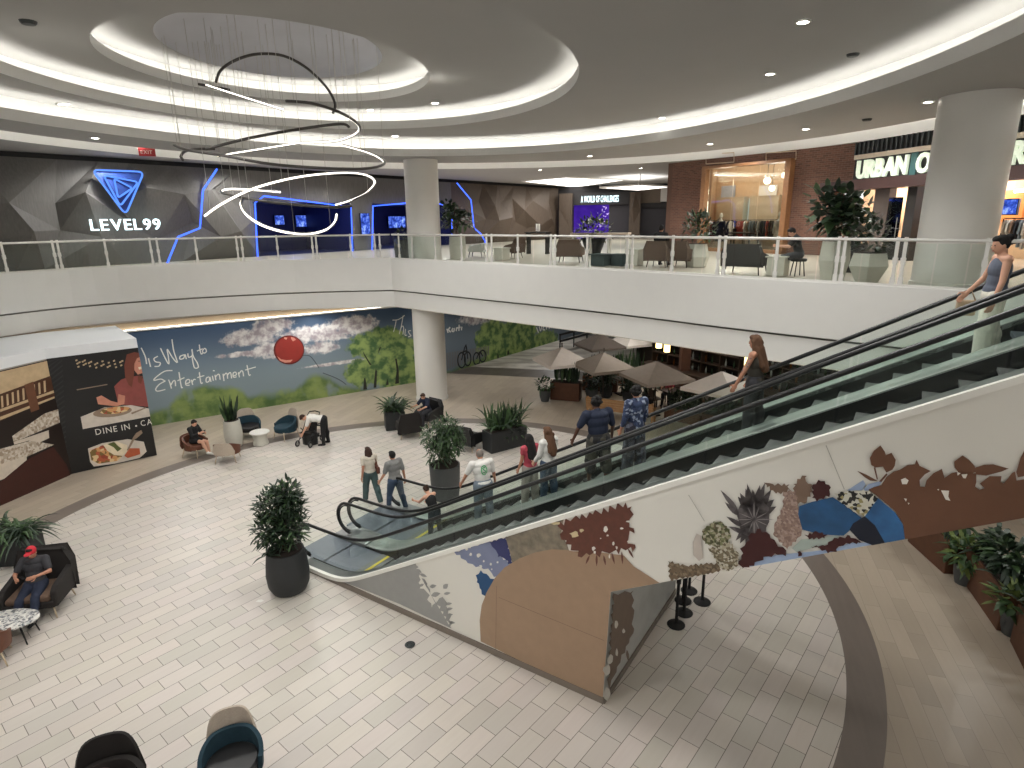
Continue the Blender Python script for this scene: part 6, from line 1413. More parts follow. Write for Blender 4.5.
# ================================================================ upper walkway furniture
def up(px, py): P = gp(px, py - (5 if px < 700 else 3), UP); return (P.x, P.y, UP)
def uface(dx, dy): return math.atan2(-dx, dy)
BR = math.radians(-45)
def uchair(px, py, rz, m, lab, w=.85): return lounge(lab, up(px, py), rz, m, m, w, .75, .82, .55, 'lounge chairs on the balcony', 'dark_wood')
MT('chair_brown', (92, 74, 62), .85, var=.08); MT('chair_grey', (54, 52, 50), .85)
uchair(571, 267, -.35, 'chair_brown', 'brown lounge chair seen from behind below the purple screen', .95)
uchair(659, 272, -.6, 'chair_brown', 'brown lounge chair seen from behind, left one below the brick wall', .8)
uchair(681, 272, -.75, 'chair_brown', 'brown lounge chair seen from behind, next to the white faceted pot')
uchair(745, 277, -.75, 'chair_grey', 'dark grey lounge chair seen from behind below the brick shop window', 1.15)
uchair(513, 263, .9, 'chair_brown', 'brown lounge chair beside the white cube table, right of the middle column', .7)
MT('chair_white', (196, 198, 196), .7)
t0 = lounge('low white lounge chair with teal legs right of the middle column', up(477, 262), 1.4, 'chair_white', 'chair_white', .85, .75, .6, .5, 'lounge chairs on the balcony', 'black_metal')
def cube(px, py, s, h, m, lab, name='side_table', cat='table', grp='cube tables on the balcony'):
    t = thing(name, lab, cat, up(px, py), -.7, grp); MB().box((0, 0, h / 2), (s * .86, s * .86, h - .02)).build('base', m, t, bevel=.02); MB().box((0, 0, h - .02), (s, s, .04)).build('tabletop', m, t, bevel=.01)
cube(502, 265, .55, .5, 'white_pot', 'white cube side table left of the brown lounge chair below the faceted wall'); cube(635, 271, .5, .58, 'white_pot', 'white cube side table between the ottomans and the brown chairs'); cube(777, 279, .55, .55, 'white_pot', 'white cube side table in front of the seated person in black')
MT('ottoman_teal', (48, 62, 62), .85)
cube(601, 271, .62, .42, 'ottoman_teal', 'dark teal cube ottoman, left of the pair below the purple screen', 'ottoman', 'stool', 'cube ottomans on the balcony'); cube(619, 271, .5, .42, 'ottoman_teal', 'dark teal cube ottoman, right of the pair below the purple screen', 'ottoman', 'stool', 'cube ottomans on the balcony')
t0 = thing('high_table', 'thin black high table behind the railing below the faceted wall', 'table', up(538, 259), -.5); MB().box((0, 0, 1.0), (1.2, .5, .05)).build('tabletop', 'black_metal', t0)
for x in (-.5, .5): MB().box((x, 0, .49), (.05, .4, .97)).build('leg', 'black_metal', t0)
t0 = thing('table_lamp', 'small white lantern on the thin black high table', 'lamp', (up(538, 259)[0], up(538, 259)[1], UP + 1.025)); MB().lathe([(.06, 0), (.07, .02), (.02, .04)], 10).build('base', 'white_plastic', t0); MB().lathe([(.1, .05), (.1, .36), (.08, .38)], 12).build('shade', 'white_plastic', t0)
t0 = thing('counter_table', 'pale long counter table behind the railing below the purple screen', 'table', up(600, 261), -.4); MB().box((0, 0, .96), (2.6, .6, .08)).build('tabletop', 'beige_fabric', t0)
for x in (-1.2, -.4, .4, 1.2): MB().box((x, 0, .46), (.06, .5, .92)).build('leg', 'white_plastic', t0)
# balcony plants
TALL = [(.26, 0), (.30, .02), (.40, .5), (.36, .98), (.31, .98), (.30, .9)]
def fig(mb, r=.75, h=1.7, n=230, L=.34, W=.2, z0=.95):
    for k in range(7):
        a = R.uniform(0, 2 * PI); d = R.uniform(.0, r * .55); bush(mb, (d * math.cos(a), d * math.sin(a), z0 + R.uniform(.35, h - .35)), (r * .5, r * .5, r * .45), n // 6, L, W, R, (0, 0, 1), .3, .1)
plant('fiddle_leaf_fig', 'broad-leaved fig tree in a tall white faceted pot behind the right railing', up(832, 283), TALL, 'white_pot', lambda mb: fig(mb, .95, 1.4, 330, .32, .19), group='potted plants on the balcony', stems=stemset(R, .9, 2.0, 4, .35, .025), smooth=False)
plant('faceted_planter', 'wide low faceted white pot with dark shrub next to the right column', up(866, 286), [(.24, 0), (.27, .02), (.48, .42), (.40, .72), (.34, .72), (.33, .65)], 'white_pot', lambda mb: bush(mb, (0, 0, 1.1), (.4, .4, .45), 140, .24, .1, R, (0,)), group='potted plants on the balcony', smooth=False)
plant('faceted_planter', 'dark bushy plant in a low white faceted pot beside the dark grey lounge chair', up(696, 272), [(.3, 0), (.33, .02), (.42, .35), (.32, .75), (.27, .75), (.26, .68)], 'white_pot', lambda mb: bush(mb, (0, 0, 1.25), (.55, .55, .5), 260, .26, .08, R, (0, 0, 1)), group='potted plants on the balcony', smooth=False)
plant('potted_shrub', 'dark leafy plant in a white pot just right of the middle column', up(458, 264), [(.3, 0), (.33, .02), (.36, .5), (.34, .95), (.29, .95), (.28, .88)], 'white_pot', lambda mb: fig(mb, .85, 1.55, 260, .3, .16), group='potted plants on the balcony', stems=stemset(R, .9, 2.0, 4, .25, .02))
plant('potted_shrub', 'round dark plant in a wide black bowl planter before the purple screen', (up(597, 262)[0], up(597, 262)[1] + 1.2, UP), [(.25, 0), (.3, .03), (.55, .75), (.5, .75), (.46, .68)], 'black_pot', lambda mb: bush(mb, (0, 0, 1.15), (.8, .8, .5), 260, .3, .1, R, (0, 0, 2)), group='potted plants on the balcony')
plant('potted_shrub', 'dark plant in a black pot behind the tall fig tree', up(851, 275), [(.28, 0), (.3, .03), (.36, .8), (.32, .8), (.3, .7)], 'black_pot', lambda mb: bush(mb, (0, 0, 1.3), (.45, .45, .5), 150, .26, .12, R, (0,)), group='potted plants on the balcony')
plant('potted_shrub', 'grey tapered planter with sparse plant behind the middle column railing', up(403, 264), [(.3, 0), (.33, .02), (.36, .5), (.34, .8), (.29, .8), (.28, .72)], 'grey_pot', lambda mb: bush(mb, (0, 0, 1.05), (.3, .3, .3), 60, .2, .08, R, (0,)), group='potted plants on the balcony')
o = thing('advert_stand', 'grey upright display stand behind the white-trousered rider', 'display stand', (11.25, 12.6, UP), -.7); MB().box((0, 0, .55), (.7, .12, 1.0)).build('panel', 'dark_steel', o, bevel=.01); MB().box((0, 0, .03), (.8, .4, .06)).build('base', 'black_metal', o)
# ================================================================ people
from mathutils.bvhtree import BVHTree
def remesh(mb, name, m, voxel, parent, smooth=3, factor=.5):
    me = mb.mesh(name, m); o = bpy.data.objects.new('tmp', me); COL.objects.link(o)
    r = o.modifiers.new('r', 'REMESH'); r.mode = 'VOXEL'; r.voxel_size = voxel; r.use_smooth_shade = True
    s = o.modifiers.new('s', 'SMOOTH'); s.iterations = smooth; s.factor = factor
    dg = bpy.context.evaluated_depsgraph_get(); me2 = bpy.data.meshes.new_from_object(o.evaluated_get(dg)); bpy.data.objects.remove(o); bpy.data.meshes.remove(me)
    me2.materials.clear(); me2.materials.append(M[m] if isinstance(m, str) else m); me2.name = name
    p = bpy.data.objects.new(name, me2); COL.objects.link(p); p.parent = parent; me2.polygons.foreach_set('use_smooth', [True] * len(me2.polygons)); return p
for k, c in dict(skin_light=(206, 158, 132), skin_tan=(180, 128, 102), skin_mid=(150, 102, 78), skin_dark=(96, 64, 48)).items(): MT(k, c, .5, var=.04)
for k, c in dict(hair_black=(22, 19, 18), hair_brown=(58, 38, 28), hair_auburn=(92, 64, 44), hair_grey=(120, 112, 104), c_white=(224, 222, 216), c_cream=(206, 198, 182), c_grey=(128, 128, 126), c_black=(24, 24, 26), c_navy=(30, 38, 58),
               c_jeans=(62, 78, 100), c_jeans_pale=(112, 124, 136), c_green_jeans=(72, 92, 92), c_pink=(176, 70, 84), c_red=(190, 40, 52), c_charcoal=(52, 52, 56), c_greybeige=(150, 142, 134), c_blue_print=(70, 88, 124), c_steel_top=(92, 98, 112), c_offwhite=(226, 222, 208), c_olive=(70, 66, 58), c_bag=(186, 166, 140), c_brown_bag=(96, 56, 44)).items(): MT(k, c, .85, var=.08, scale=14)
M['c_kimono'] = speckle('kimono_print', [(44, 56, 84), (58, 72, 102), (38, 46, 70), (140, 150, 168), (50, 62, 92), (46, 56, 86)], 22, .85)
M['c_patterned'] = speckle('patterned_trousers', [(54, 54, 64), (78, 78, 92), (40, 40, 50), (96, 98, 112)], 16, .85)
M['c_camo'] = speckle('dark_patterned_shorts', [(40, 40, 42), (62, 60, 54), (30, 30, 32), (84, 80, 70)], 9, .85)
def person(label, loc, rz, H=1.7, lean=0, legs=((0, 4, 0), (0, 4, 0)), arms=((5, 8, 10, 0), (5, 8, 10, 0)), head=(0, 0), hipz=None, skin='skin_light', hair='hair_brown', hairstyle='short',
           top='c_white', sleeve=.6, bottom='c_jeans', leglen=1.0, loose=1.0, shoe='c_black', bulk=1.0, topless_back=False, hem=.02, twist=0, voxel=.009, longhem=0., cap_=None):
    t = thing('person', label, 'person', loc, rz); r = math.radians; V3 = Vector
    tl, sl = .25 * H, .24 * H; L = r(lean); tw = r(twist)
    tz = V3((0, math.sin(L), math.cos(L))); X = V3((math.cos(tw), math.sin(tw) * math.cos(L), -math.sin(tw) * math.sin(L))); Yb = tz.cross(X)
    lg = []
    for (f, a, k), s in zip(legs, (-1, 1)):
        f, a, k = r(f), r(a), r(k); d = V3((s * math.sin(a), math.sin(f) * math.cos(a), -math.cos(f) * math.cos(a))); e = V3((s * math.sin(a * .5), math.sin(f - k), -math.cos(f - k) * math.cos(a * .5))); lg.append((d, e, s, f - k))
    if hipz is None: hipz = max(-(d * tl + e * sl).z for d, e, s, q in lg) + .045 * H
    P = V3((0, 0, hipz)); J = []
    for d, e, s, q in lg:
        h = P + V3((s * .052 * H, 0, 0)); kn = h + d * tl; an = kn + e * sl; J.append((h, kn, an, q))
    def T(z, x=0., y=0.): return P + tz * z * H + X * x * H + Yb * y * H
    Lh = L + r(head[0]); th = V3((0, math.sin(Lh), math.cos(Lh))); neck = T(.30); hc = neck + th * .085 * H + V3((0, .012 * H, 0))
    yaw = r(head[1]); HR = Matrix.Rotation(-Lh, 3, 'X') @ Matrix.Rotation(yaw, 3, 'Z')
    def Hd(x, y, z): return hc + HR @ V3((x * H, y * H, z * H))
    TR = Matrix((X, Yb, tz)).transposed()
    B = bulk; b = MB()
    b.ell(T(.015), (.088 * H * B, .066 * H * B, .075 * H), TR, 16, 10); b.ell(T(.11), (.076 * H * B, .054 * H * B, .10 * H), TR, 16, 10); b.ell(T(.215), (.09 * H * B, .06 * H * B, .095 * H), TR, 16, 10)
    sh = [T(.278, s * .098 * B) for s in (-1, 1)]; b.cap(sh[0], .036 * H, sh[1], .036 * H); b.cap(T(.27), .04 * H, neck + th * .05 * H, .029 * H)
    b.ell(hc, (.043 * H, .054 * H, .066 * H), HR, 18, 12); b.ell(Hd(0, .014, -.034), (.032 * H, .036 * H, .034 * H), HR); b.ell(Hd(0, .057, -.012), (.0075 * H, .011 * H, .014 * H), HR, 8, 6)
    for s in (-1, 1): b.ell(Hd(s * .043, -.004, -.008), (.006 * H, .012 * H, .018 * H), HR, 8, 6)
    b.ell(Hd(0, .047, -.036), (.014 * H, .007 * H, .0045 * H), HR, 8, 6)
    for h, kn, an, q in J:
        b.cap(h, .052 * H * B, kn, .035 * H); b.cap(kn, .035 * H, an, .022 * H); m = kn.lerp(an, .3); b.ell(m + V3((0, -.010 * H, 0)), (.034 * H, .036 * H, .07 * H))
        fd = V3((0, math.cos(q * .35), math.sin(q * .35) * .6)).normalized(); b.cap(an + V3((0, -.012 * H, -.022 * H)), .022 * H, an + fd * .09 * H + V3((0, 0, -.028 * H)), .016 * H)
    ar = []
    for (p, ab, e, c), s, S in zip(arms, (-1, 1), sh):
        p, ab, e, c = r(p), r(ab), r(e), r(c); d1 = V3((s * math.sin(ab), math.sin(p) * math.cos(ab), -math.cos(p) * math.cos(ab))); a2 = ab - c; d2 = V3((s * math.sin(a2), math.sin(p + e) * math.cos(a2), -math.cos(p + e) * math.cos(a2)))
        el = S + d1 * .165 * H; wr = el + d2 * .15 * H; ar.append((S, el, wr, d1, d2, s)); b.cap(S, .031 * H * B, el, .023 * H); b.cap(el, .023 * H, wr, .0155 * H)
        up_ = V3((s, 0, 0)); nn = (up_ - d2 * up_.dot(d2)).normalized(); wv = d2.cross(nn).normalized(); wv = wv if wv.y > 0 else -wv      # thumb side forward
        RH = Matrix((wv, nn, d2)).transposed(); b.ell(wr + d2 * .03 * H, (.024 * H, .011 * H, .036 * H), RH)
        for i, fl in enumerate((.046, .052, .048, .038)):
            k0 = wr + d2 * .055 * H + wv * (.018 - .012 * i) * H; k1 = k0 + (d2 * .9 - nn * .35).normalized() * fl * .55 * H; k2 = k1 + (d2 * .55 - nn * .8).normalized() * fl * .5 * H; b.cap(k0, .0062 * H, k1, .0056 * H, 8); b.cap(k1, .0056 * H, k2, .0048 * H, 8)
        k0 = wr + d2 * .016 * H + wv * .018 * H; k1 = k0 + (d2 * .6 + wv * .7).normalized() * .028 * H; k2 = k1 + (d2 * .9 + wv * .1 - nn * .3).normalized() * .024 * H; b.cap(k0, .008 * H, k1, .0066 * H, 8); b.cap(k1, .0066 * H, k2, .0055 * H, 8)
    body = remesh(b, 'body', skin, voxel, t, 2)
    # clothing
    g = MB(); o = .012 * H
    if top:
        g.ell(T(.115), (.078 * H * B + o, .056 * H * B + o, .125 * H), TR, 18, 10); g.ell(T(.2), (.092 * H * B + o, .062 * H * B + o, .10 * H), TR, 18, 10); g.ell(T(hem + .02 - longhem), (.088 * H * B + o, .068 * H * B + o, .07 * H), TR, 18, 10)
        if longhem: g.cap(T(.05), .08 * H * B, T(-longhem), .092 * H * B)
        if sleeve > 0: g.cap(sh[0] - X * .004 * H, .044 * H, sh[1] + X * .004 * H, .044 * H); g.ell(T(.262), (.098 * H * B, .061 * H * B + o, .055 * H), TR, 16, 10); g.cap(T(.25), .056 * H, T(.303), .043 * H)
        for S, el, wr, d1, d2, s in ar:
            if sleeve <= 0: continue
            f = min(1, sleeve); g.cap(S, .036 * H * B + .6 * o, S.lerp(el, f), .029 * H * (1.12 if f < 1 else 1) + .5 * o)
            if sleeve > 1: g.cap(el, .028 * H + .4 * o, el.lerp(wr, sleeve - 1), .022 * H + .3 * o)
        sm = remesh(g, 'shirt', top, voxel * 1.15, t, 3)
    g = MB()
    if bottom:
        g.ell(T(.01), (.091 * H * B + o, .069 * H * B + o, .078 * H), TR, 18, 10); g.ell(T(.055), (.08 * H * B + o, .058 * H * B + o, .03 * H), TR, 18, 10)
        for h, kn, an, q in J:
            g.cap(h, .056 * H * B + o, kn.lerp(h, .0) if leglen >= .5 else h.lerp(kn, leglen * 2), .038 * H * loose + .6 * o)
            if leglen > .5: g.ell(kn, (.041 * H * loose + .6 * o,) * 3); g.ell(kn.lerp(an, .28) + V3((0, -.012 * H, 0)), (.038 * H * loose + .5 * o, .041 * H * loose + .5 * o, .08 * H)); g.cap(kn, .038 * H * loose + .6 * o, kn.lerp(an, (leglen - .5) * 2 * .97), .030 * H * loose ** 1.5 + .5 * o)
        remesh(g, 'trousers', bottom, voxel * 1.15, t, 3)
    for h, kn, an, q in J:
        g = MB(); fd = V3((0, math.cos(q * .35), math.sin(q * .35) * .6)).normalized(); g.cap(an + V3((0, -.014 * H, -.020 * H)), .027 * H, an + fd * .095 * H + V3((0, 0, -.027 * H)), .0205 * H); g.cap(an + V3((0, 0, 0)), .027 * H, an + V3((0, .01 * H, -.02 * H)), .027 * H)
        remesh(g, 'shoe', shoe, voxel, t, 2)
    # hair and face
    g = MB()
    if hairstyle != 'none':
        g.ell(Hd(0, -.012, .012), (.049 * H, .055 * H, .062 * H), HR, 18, 12); g.ell(Hd(0, .02, .045), (.038 * H, .032 * H, .025 * H), HR)
        if hairstyle in ('bob', 'long', 'wavy'):
            for s in (-1, 1): g.cap(Hd(s * .038, -.015, .01), .022 * H, Hd(s * .046, -.02, -.075), .022 * H)
            g.cap(Hd(0, -.035, 0), .042 * H, Hd(0, -.035, -.075), .04 * H)
        if hairstyle in ('long', 'wavy'):
            e = T(.14, 0, -.085 * B); g.cap(Hd(0, -.045, -.06), .046 * H, e, .042 * H)
            for s in (-1, 1): g.cap(Hd(s * .035, -.03, -.05), .03 * H, T(.17, s * .045, -.075 * B), .026 * H)
        if hairstyle == 'wavy':
            RR = random.Random(int(H * 1000)); 
            for i in range(14): g.ell(Hd(RR.uniform(-.06, .06), RR.uniform(-.06, -.02), RR.uniform(-.12, .03)), (.024 * H, .024 * H, .03 * H))
        if hairstyle == 'bun': g.ell(Hd(0, -.062, .04), (.03 * H, .03 * H, .03 * H), HR); g.cap(Hd(0, -.03, .02), .04 * H, Hd(0, -.06, .04), .025 * H)
        if hairstyle == 'curly':
            RR = random.Random(4)
            for i in range(40): d = rdir(RR, -.3, 1); g.ell(Hd(d.x * .05, -.014 + d.y * .055 - .012, .015 + d.z * .06), (.016 * H,) * 3)
        remesh(g, 'hair', hair, voxel * .9, t, 2)
    if cap_:
        g = MB(); g.ell(Hd(0, -.004, .022), (.051 * H, .06 * H, .056 * H), HR, 18, 12); cp = remesh(g, 'cap', cap_, voxel * .9, t, 2)
        g = MB(); g.ell(Hd(0, .072, .03), (.036 * H, .042 * H, .006 * H), HR, 16, 6); g.build('brim', cap_, cp, True)
    for s in (-1, 1): MB().ell(Hd(s * .018, .0475, .004), (.0075 * H, .0045 * H, .0042 * H), HR, 10, 6).build('eye', 'black_paint', t, True)
    MB().ell(Hd(0, .0535, -.0365), (.013 * H, .004 * H, .003 * H), HR, 10, 6).build('mouth', 'c_pink', t, True)
    t['_j'] = 0; del t['_j']
    return t, dict(T=T, Hd=Hd, J=J, ar=ar, H=H, body=body, P=P, X=X, Y=Yb, tz=tz, shirt=(sm if top else None))
def head_at(px, py, H, z0=0.): P = gp(px, py, z0 + H); return (P.x, P.y, z0)
RIDE = math.atan2(ED.x, -ED.y)          # looking down the escalator
def esc_pos(px, o, ds=0.):
    best = min((abs(pj(ew(s, o, ztrim(s) + .7))[0] - px), s) for s in [i * .05 for i in range(0, 240)])[1]
    k = max(0, int((best - .3) / STEP)); s = .3 + STEP * (k + .5) + ds; P = ew(s, o, zstep(k)); return (P.x, P.y, P.z)
# --- riders
t, q = person('person in a white T-shirt with a green back print, lowest standing rider', esc_pos(486, 2.42), RIDE - .55, 1.78, 10, ((4, 4, 4), (-3, 4, 2)), ((18, 24, 8, 8), (-4, 16, 18, 4)), (8, 0), skin='skin_tan', hair='hair_grey', hairstyle='none', top='c_white', sleeve=.75, bottom='c_jeans_pale', shoe='c_white', bulk=1.22, loose=1.2, hem=.0)
g = MB(); g.ell(q['Hd'](0, -.014, .006), (.0475 * 1.78, .052 * 1.78, .055 * 1.78)); remesh(g, 'hair', 'hair_grey', .009, t)
MT('print_green', (70, 176, 108), .8)
bt = BVHTree.FromObject(q['shirt'], bpy.context.evaluated_depsgraph_get())
def onback(x, z, off=.006):
    P = q['T'](.2) + q['X'] * x + q['tz'] * z; h = bt.ray_cast(P - q['Y'] * .6, q['Y']); return (h[0] - q['Y'] * off) if h[0] else P - q['Y'] * .16
mb = MB()
for rx, rz_, w in ((.075, .115, .022), ):
    n = 28; vs = []
    for i in range(n): a = 2 * PI * i / n; vs += [onback(rx * math.cos(a), rz_ * math.sin(a)), onback((rx - w) * math.cos(a), (rz_ - w) * math.sin(a))]
    mb.add(vs, [(2 * i, 2 * ((i + 1) % n), 2 * ((i + 1) % n) + 1, 2 * i + 1) for i in range(n)])
pts = [(.03, .05), (0, .065), (-.03, .045), (-.01, .01), (.02, -.01), (.03, -.04), (0, -.06), (-.03, -.045)]; vs = []
for i, (x, z) in enumerate(pts):
    a = pts[max(i - 1, 0)]; b_ = pts[min(i + 1, len(pts) - 1)]; d = Vector((b_[0] - a[0], b_[1] - a[1])).normalized(); vs += [onback(x - d.y * .012, z + d.x * .012), onback(x + d.y * .012, z - d.x * .012)]
mb.add(vs, [(2 * i, 2 * i + 1, 2 * i + 3, 2 * i + 2) for i in range(len(pts) - 1)]); mb.build('back_print', 'print_green', t)
person('person with very long black hair, pink top and grey trousers on the escalator', esc_pos(530, 2.75), RIDE - .45, 1.66, 0, ((3, 3, 2), (-2, 3, 2)), ((6, 8, 14, 0), (6, 8, 14, 0)), (4, 0), skin='skin_tan', hair='hair_black', hairstyle='long', top='c_pink', sleeve=.35, bottom='c_greybeige', shoe='c_white', loose=1.3, bulk=.95)
person('person with wavy auburn hair in a white long-sleeved top and jeans on the escalator', esc_pos(551, 2.35), RIDE - .3, 1.68, 0, ((2, 3, 2), (-3, 3, 4)), ((10, 8, 30, 10), (10, 8, 30, 10)), (6, 0), skin='skin_light', hair='hair_auburn', hairstyle='wavy', top='c_white', sleeve=1.8, bottom='c_jeans', shoe='c_white', loose=1.1)
person('large person in a navy T-shirt and dark patterned shorts with a hand on the rail', esc_pos(595, 2.5), RIDE - .6, 1.82, 8, ((6, 6, 4), (-4, 6, 2)), ((14, 26, 6, 14), (-6, 18, 30, 6)), (10, 0), skin='skin_dark', hair='hair_black', hairstyle='curly', top='c_navy', sleeve=.8, bottom='c_camo', leglen=.62, shoe='c_black', bulk=1.36, loose=1.5, hem=-.02)
person('person in an open blue printed kimono and patterned wide trousers on the escalator', esc_pos(641, 2.6), RIDE - .5, 1.74, -2, ((2, 4, 2), (-2, 4, 2)), ((4, 10, 14, 4), (4, 10, 14, 4)), (6, -35), skin='skin_tan', hair='hair_black', hairstyle='curly', top='c_kimono', sleeve=1.6, bottom='c_patterned', shoe='c_black', loose=1.55, bulk=1.1, longhem=.05)
t, q = person('person with long wavy brown hair, tattooed arms and dark trousers on the escalator', esc_pos(760, 2.5), RIDE - .15, 1.72, 2, ((2, 4, 2), (-4, 4, 5)), ((14, 24, 10, 16), (4, 8, 25, 0)), (4, -10), skin='skin_tan', hair='hair_auburn', hairstyle='wavy', top='c_olive', sleeve=0, bottom='c_charcoal', shoe='c_black', loose=1.25, hem=.0)
MT('tattoo', (96, 92, 96), .6)
bt = BVHTree.FromObject(q['body'], bpy.context.evaluated_depsgraph_get()); mb = MB(); RT = random.Random(2)
for S, el, wr, d1, d2, s in q['ar']:
    for i in range(9):
        c = S.lerp(el, RT.uniform(.15, .95)); d = Vector((s, RT.uniform(-1, .6), 0)).normalized(); h = bt.ray_cast(c + d * .2, -d)
        if h[0]: n = h[1]; u = n.orthogonal().normalized(); v = n.cross(u); k = RT.uniform(.008, .016); mb.add([h[0] + n * .004 + u * k, h[0] + n * .004 + v * k * 1.6, h[0] + n * .004 - u * k, h[0] + n * .004 - v * k * 1.6], [(0, 1, 2, 3)])
mb.build('tattoo', 'tattoo', t)
t, q = person('person in a strapless slate top and wide off-white trousers near the top of the escalator', esc_pos(992, 2.55, .11), RIDE + .25, 1.72, -2, ((8, 4, 10), (-6, 4, 6)), ((8, 14, 10, 0), (16, 14, 20, 4)), (14, 8), skin='skin_light', hair='hair_black', hairstyle='bun', top='c_steel_top', sleeve=0, bottom='c_offwhite', shoe='c_white', loose=1.7)
hb_ = MB(); A_, el, wr, d1, d2, s = q['ar'][1]
t2 = thing('handbag', 'beige shoulder bag carried by the rider in off-white trousers', 'bag', t.location, t.rotation_euler.z)
hb_.box(tuple(wr + Vector((.03, -.02, -.22))), (.08, .24, .22)); hb_.build('body', 'c_bag', t2, bevel=.03); MB().tube([wr + Vector((.03, -.12, -.12)), wr + Vector((.0, -.04, .03)), wr + Vector((.03, .1, -.12))], .012, 6).build('strap', 'c_bag', t2, True)
# crouched rider sitting on a low step
P = tuple(ew(.62, 2.3, .246)); P = tuple(ew(.82, 2.3, zstep(1))); person('short person in a black strappy top leaning forward at the escalator foot', P, RIDE - .2, 1.42, 26, ((8, 4, 6), (-4, 4, 4)), ((46, 10, 36, 10), (30, 12, 30, 10)), (14, 0), skin='skin_light', hair='hair_brown', hairstyle='bun', top='c_black', sleeve=0, bottom='c_charcoal', shoe='c_black')
# --- couple walking away
WALK = RIDE - .35
t, q = person('person in a white top and green-grey trousers with a brown shoulder bag, walking away', head_at(368, 446, 1.70), WALK, 1.70, 2, ((16, 3, 6), (-14, 3, 14)), ((-12, 10, 14, 0), (10, 12, 16, 0)), (2, 0), skin='skin_tan', hair='hair_brown', hairstyle='bob', top='c_cream', sleeve=.5, bottom='c_green_jeans', shoe='c_white', loose=1.2)
t2 = thing('handbag', 'brown shoulder bag hanging at the side of the walker in white', 'bag', t.location, t.rotation_euler.z)
sp_ = q['T'](.28, .085); MB().box((.19, -.05, q['P'].z + .08), (.09, .26, .2)).build('body', 'c_brown_bag', t2, bevel=.03); MB().tube([(.19, .06, q['P'].z + .17), tuple(sp_ + Vector((.0, .01, .06))), (.19, -.15, q['P'].z + .17)], .01, 6).build('strap', 'c_brown_bag', t2, True)
person('person in a grey T-shirt and blue jeans walking away beside the escalator foot', head_at(393, 450, 1.78), WALK + .15, 1.78, 3, ((18, 3, 8), (-12, 3, 12)), ((14, 14, 18, 0), (-14, 12, 20, 0)), (4, 0), skin='skin_tan', hair='hair_black', hairstyle='short', top='c_grey', sleeve=.8, bottom='c_jeans', shoe='c_black', bulk=1.08)
# --- seated and bending people
cx = at(198, 455); crz = face(198, 455, 240, 460)
def sit(lab, loc, rz, back, hz, **kw): c, s_ = math.cos(rz), math.sin(rz); return person(lab, (loc[0] + s_ * back, loc[1] - c * back, loc[2]), rz, hipz=hz, **kw)
t, q = sit('seated person in a black jacket with bare legs and white shoes looking at a phone', cx, crz, .06, .535, H=1.68, lean=4, legs=((84, 3, 78), (92, 0, 66)), arms=((24, 12, 80, 34), (30, 12, 84, 34)), head=(18, 0), skin='skin_light', hair='hair_black', hairstyle='short', top='c_black', sleeve=1.8, bottom='c_black', leglen=.3, shoe='c_white')
def phone(t, q, lab):
    a, b_ = q['ar'][0], q['ar'][1]; c = (a[2] + b_[2]) / 2 + (a[4] + b_[4]).normalized() * .10 + Vector((0, 0, .03)); p = thing('phone', lab, 'phone', t.matrix_basis @ c, t.rotation_euler.z)
    o = MB().box((0, 0, 0), (.075, .012, .15)).build('casing', 'black_paint', p, bevel=.004); o.rotation_euler = (-.7, 0, 0); o = MB().box((0, -.008, 0), (.065, .002, .135)).build('screen', 'screen_case', p); o.rotation_euler = (-.7, 0, 0)
phone(t, q, 'dark phone in the hands of the seated person in black')
ax = Vector((gp(41, 612).x - .05, gp(41, 612).y + .1, 0))
t, q = sit('person in a red cap, dark T-shirt and jeans slouching in the dark winged armchair', ax, PI + .22, .02, .60, H=1.78, lean=-14, legs=((78, 8, 40), (74, 4, 30)), arms=((38, 24, 62, 52), (38, 24, 62, 52)), head=(24, 0), skin='skin_tan', hair='hair_black', hairstyle='short', top='c_charcoal', sleeve=.7, bottom='c_navy', shoe='c_black', cap_='c_red', bulk=1.1)
phone(t, q, 'dark phone held by the person in the red cap')
person('person in a white T-shirt and black trousers bending over the pushchair', at(326, 444), math.radians(100), 1.76, 78, ((6, 5, 4), (-4, 5, 2)), ((20, 8, 12, 4), (8, 8, 14, 4)), (10, 0), skin='skin_light', hair='hair_brown', hairstyle='short', top='c_white', sleeve=.75, bottom='c_black', shoe='c_black', bulk=1.08)
lc = Vector((gp(428, 424).x, gp(428, 424).y, 0)); sit('person in navy sitting on the black lounge chair behind the leafy shrub', lc, 2.5, .02, .56, H=1.72, lean=14, legs=((84, 5, 84), (84, 5, 84)), arms=((44, 14, 40, 14), (44, 14, 40, 14)), head=(16, 0), skin='skin_light', hair='hair_brown', hairstyle='short', top='c_navy', sleeve=.8, bottom='c_charcoal', shoe='c_black')
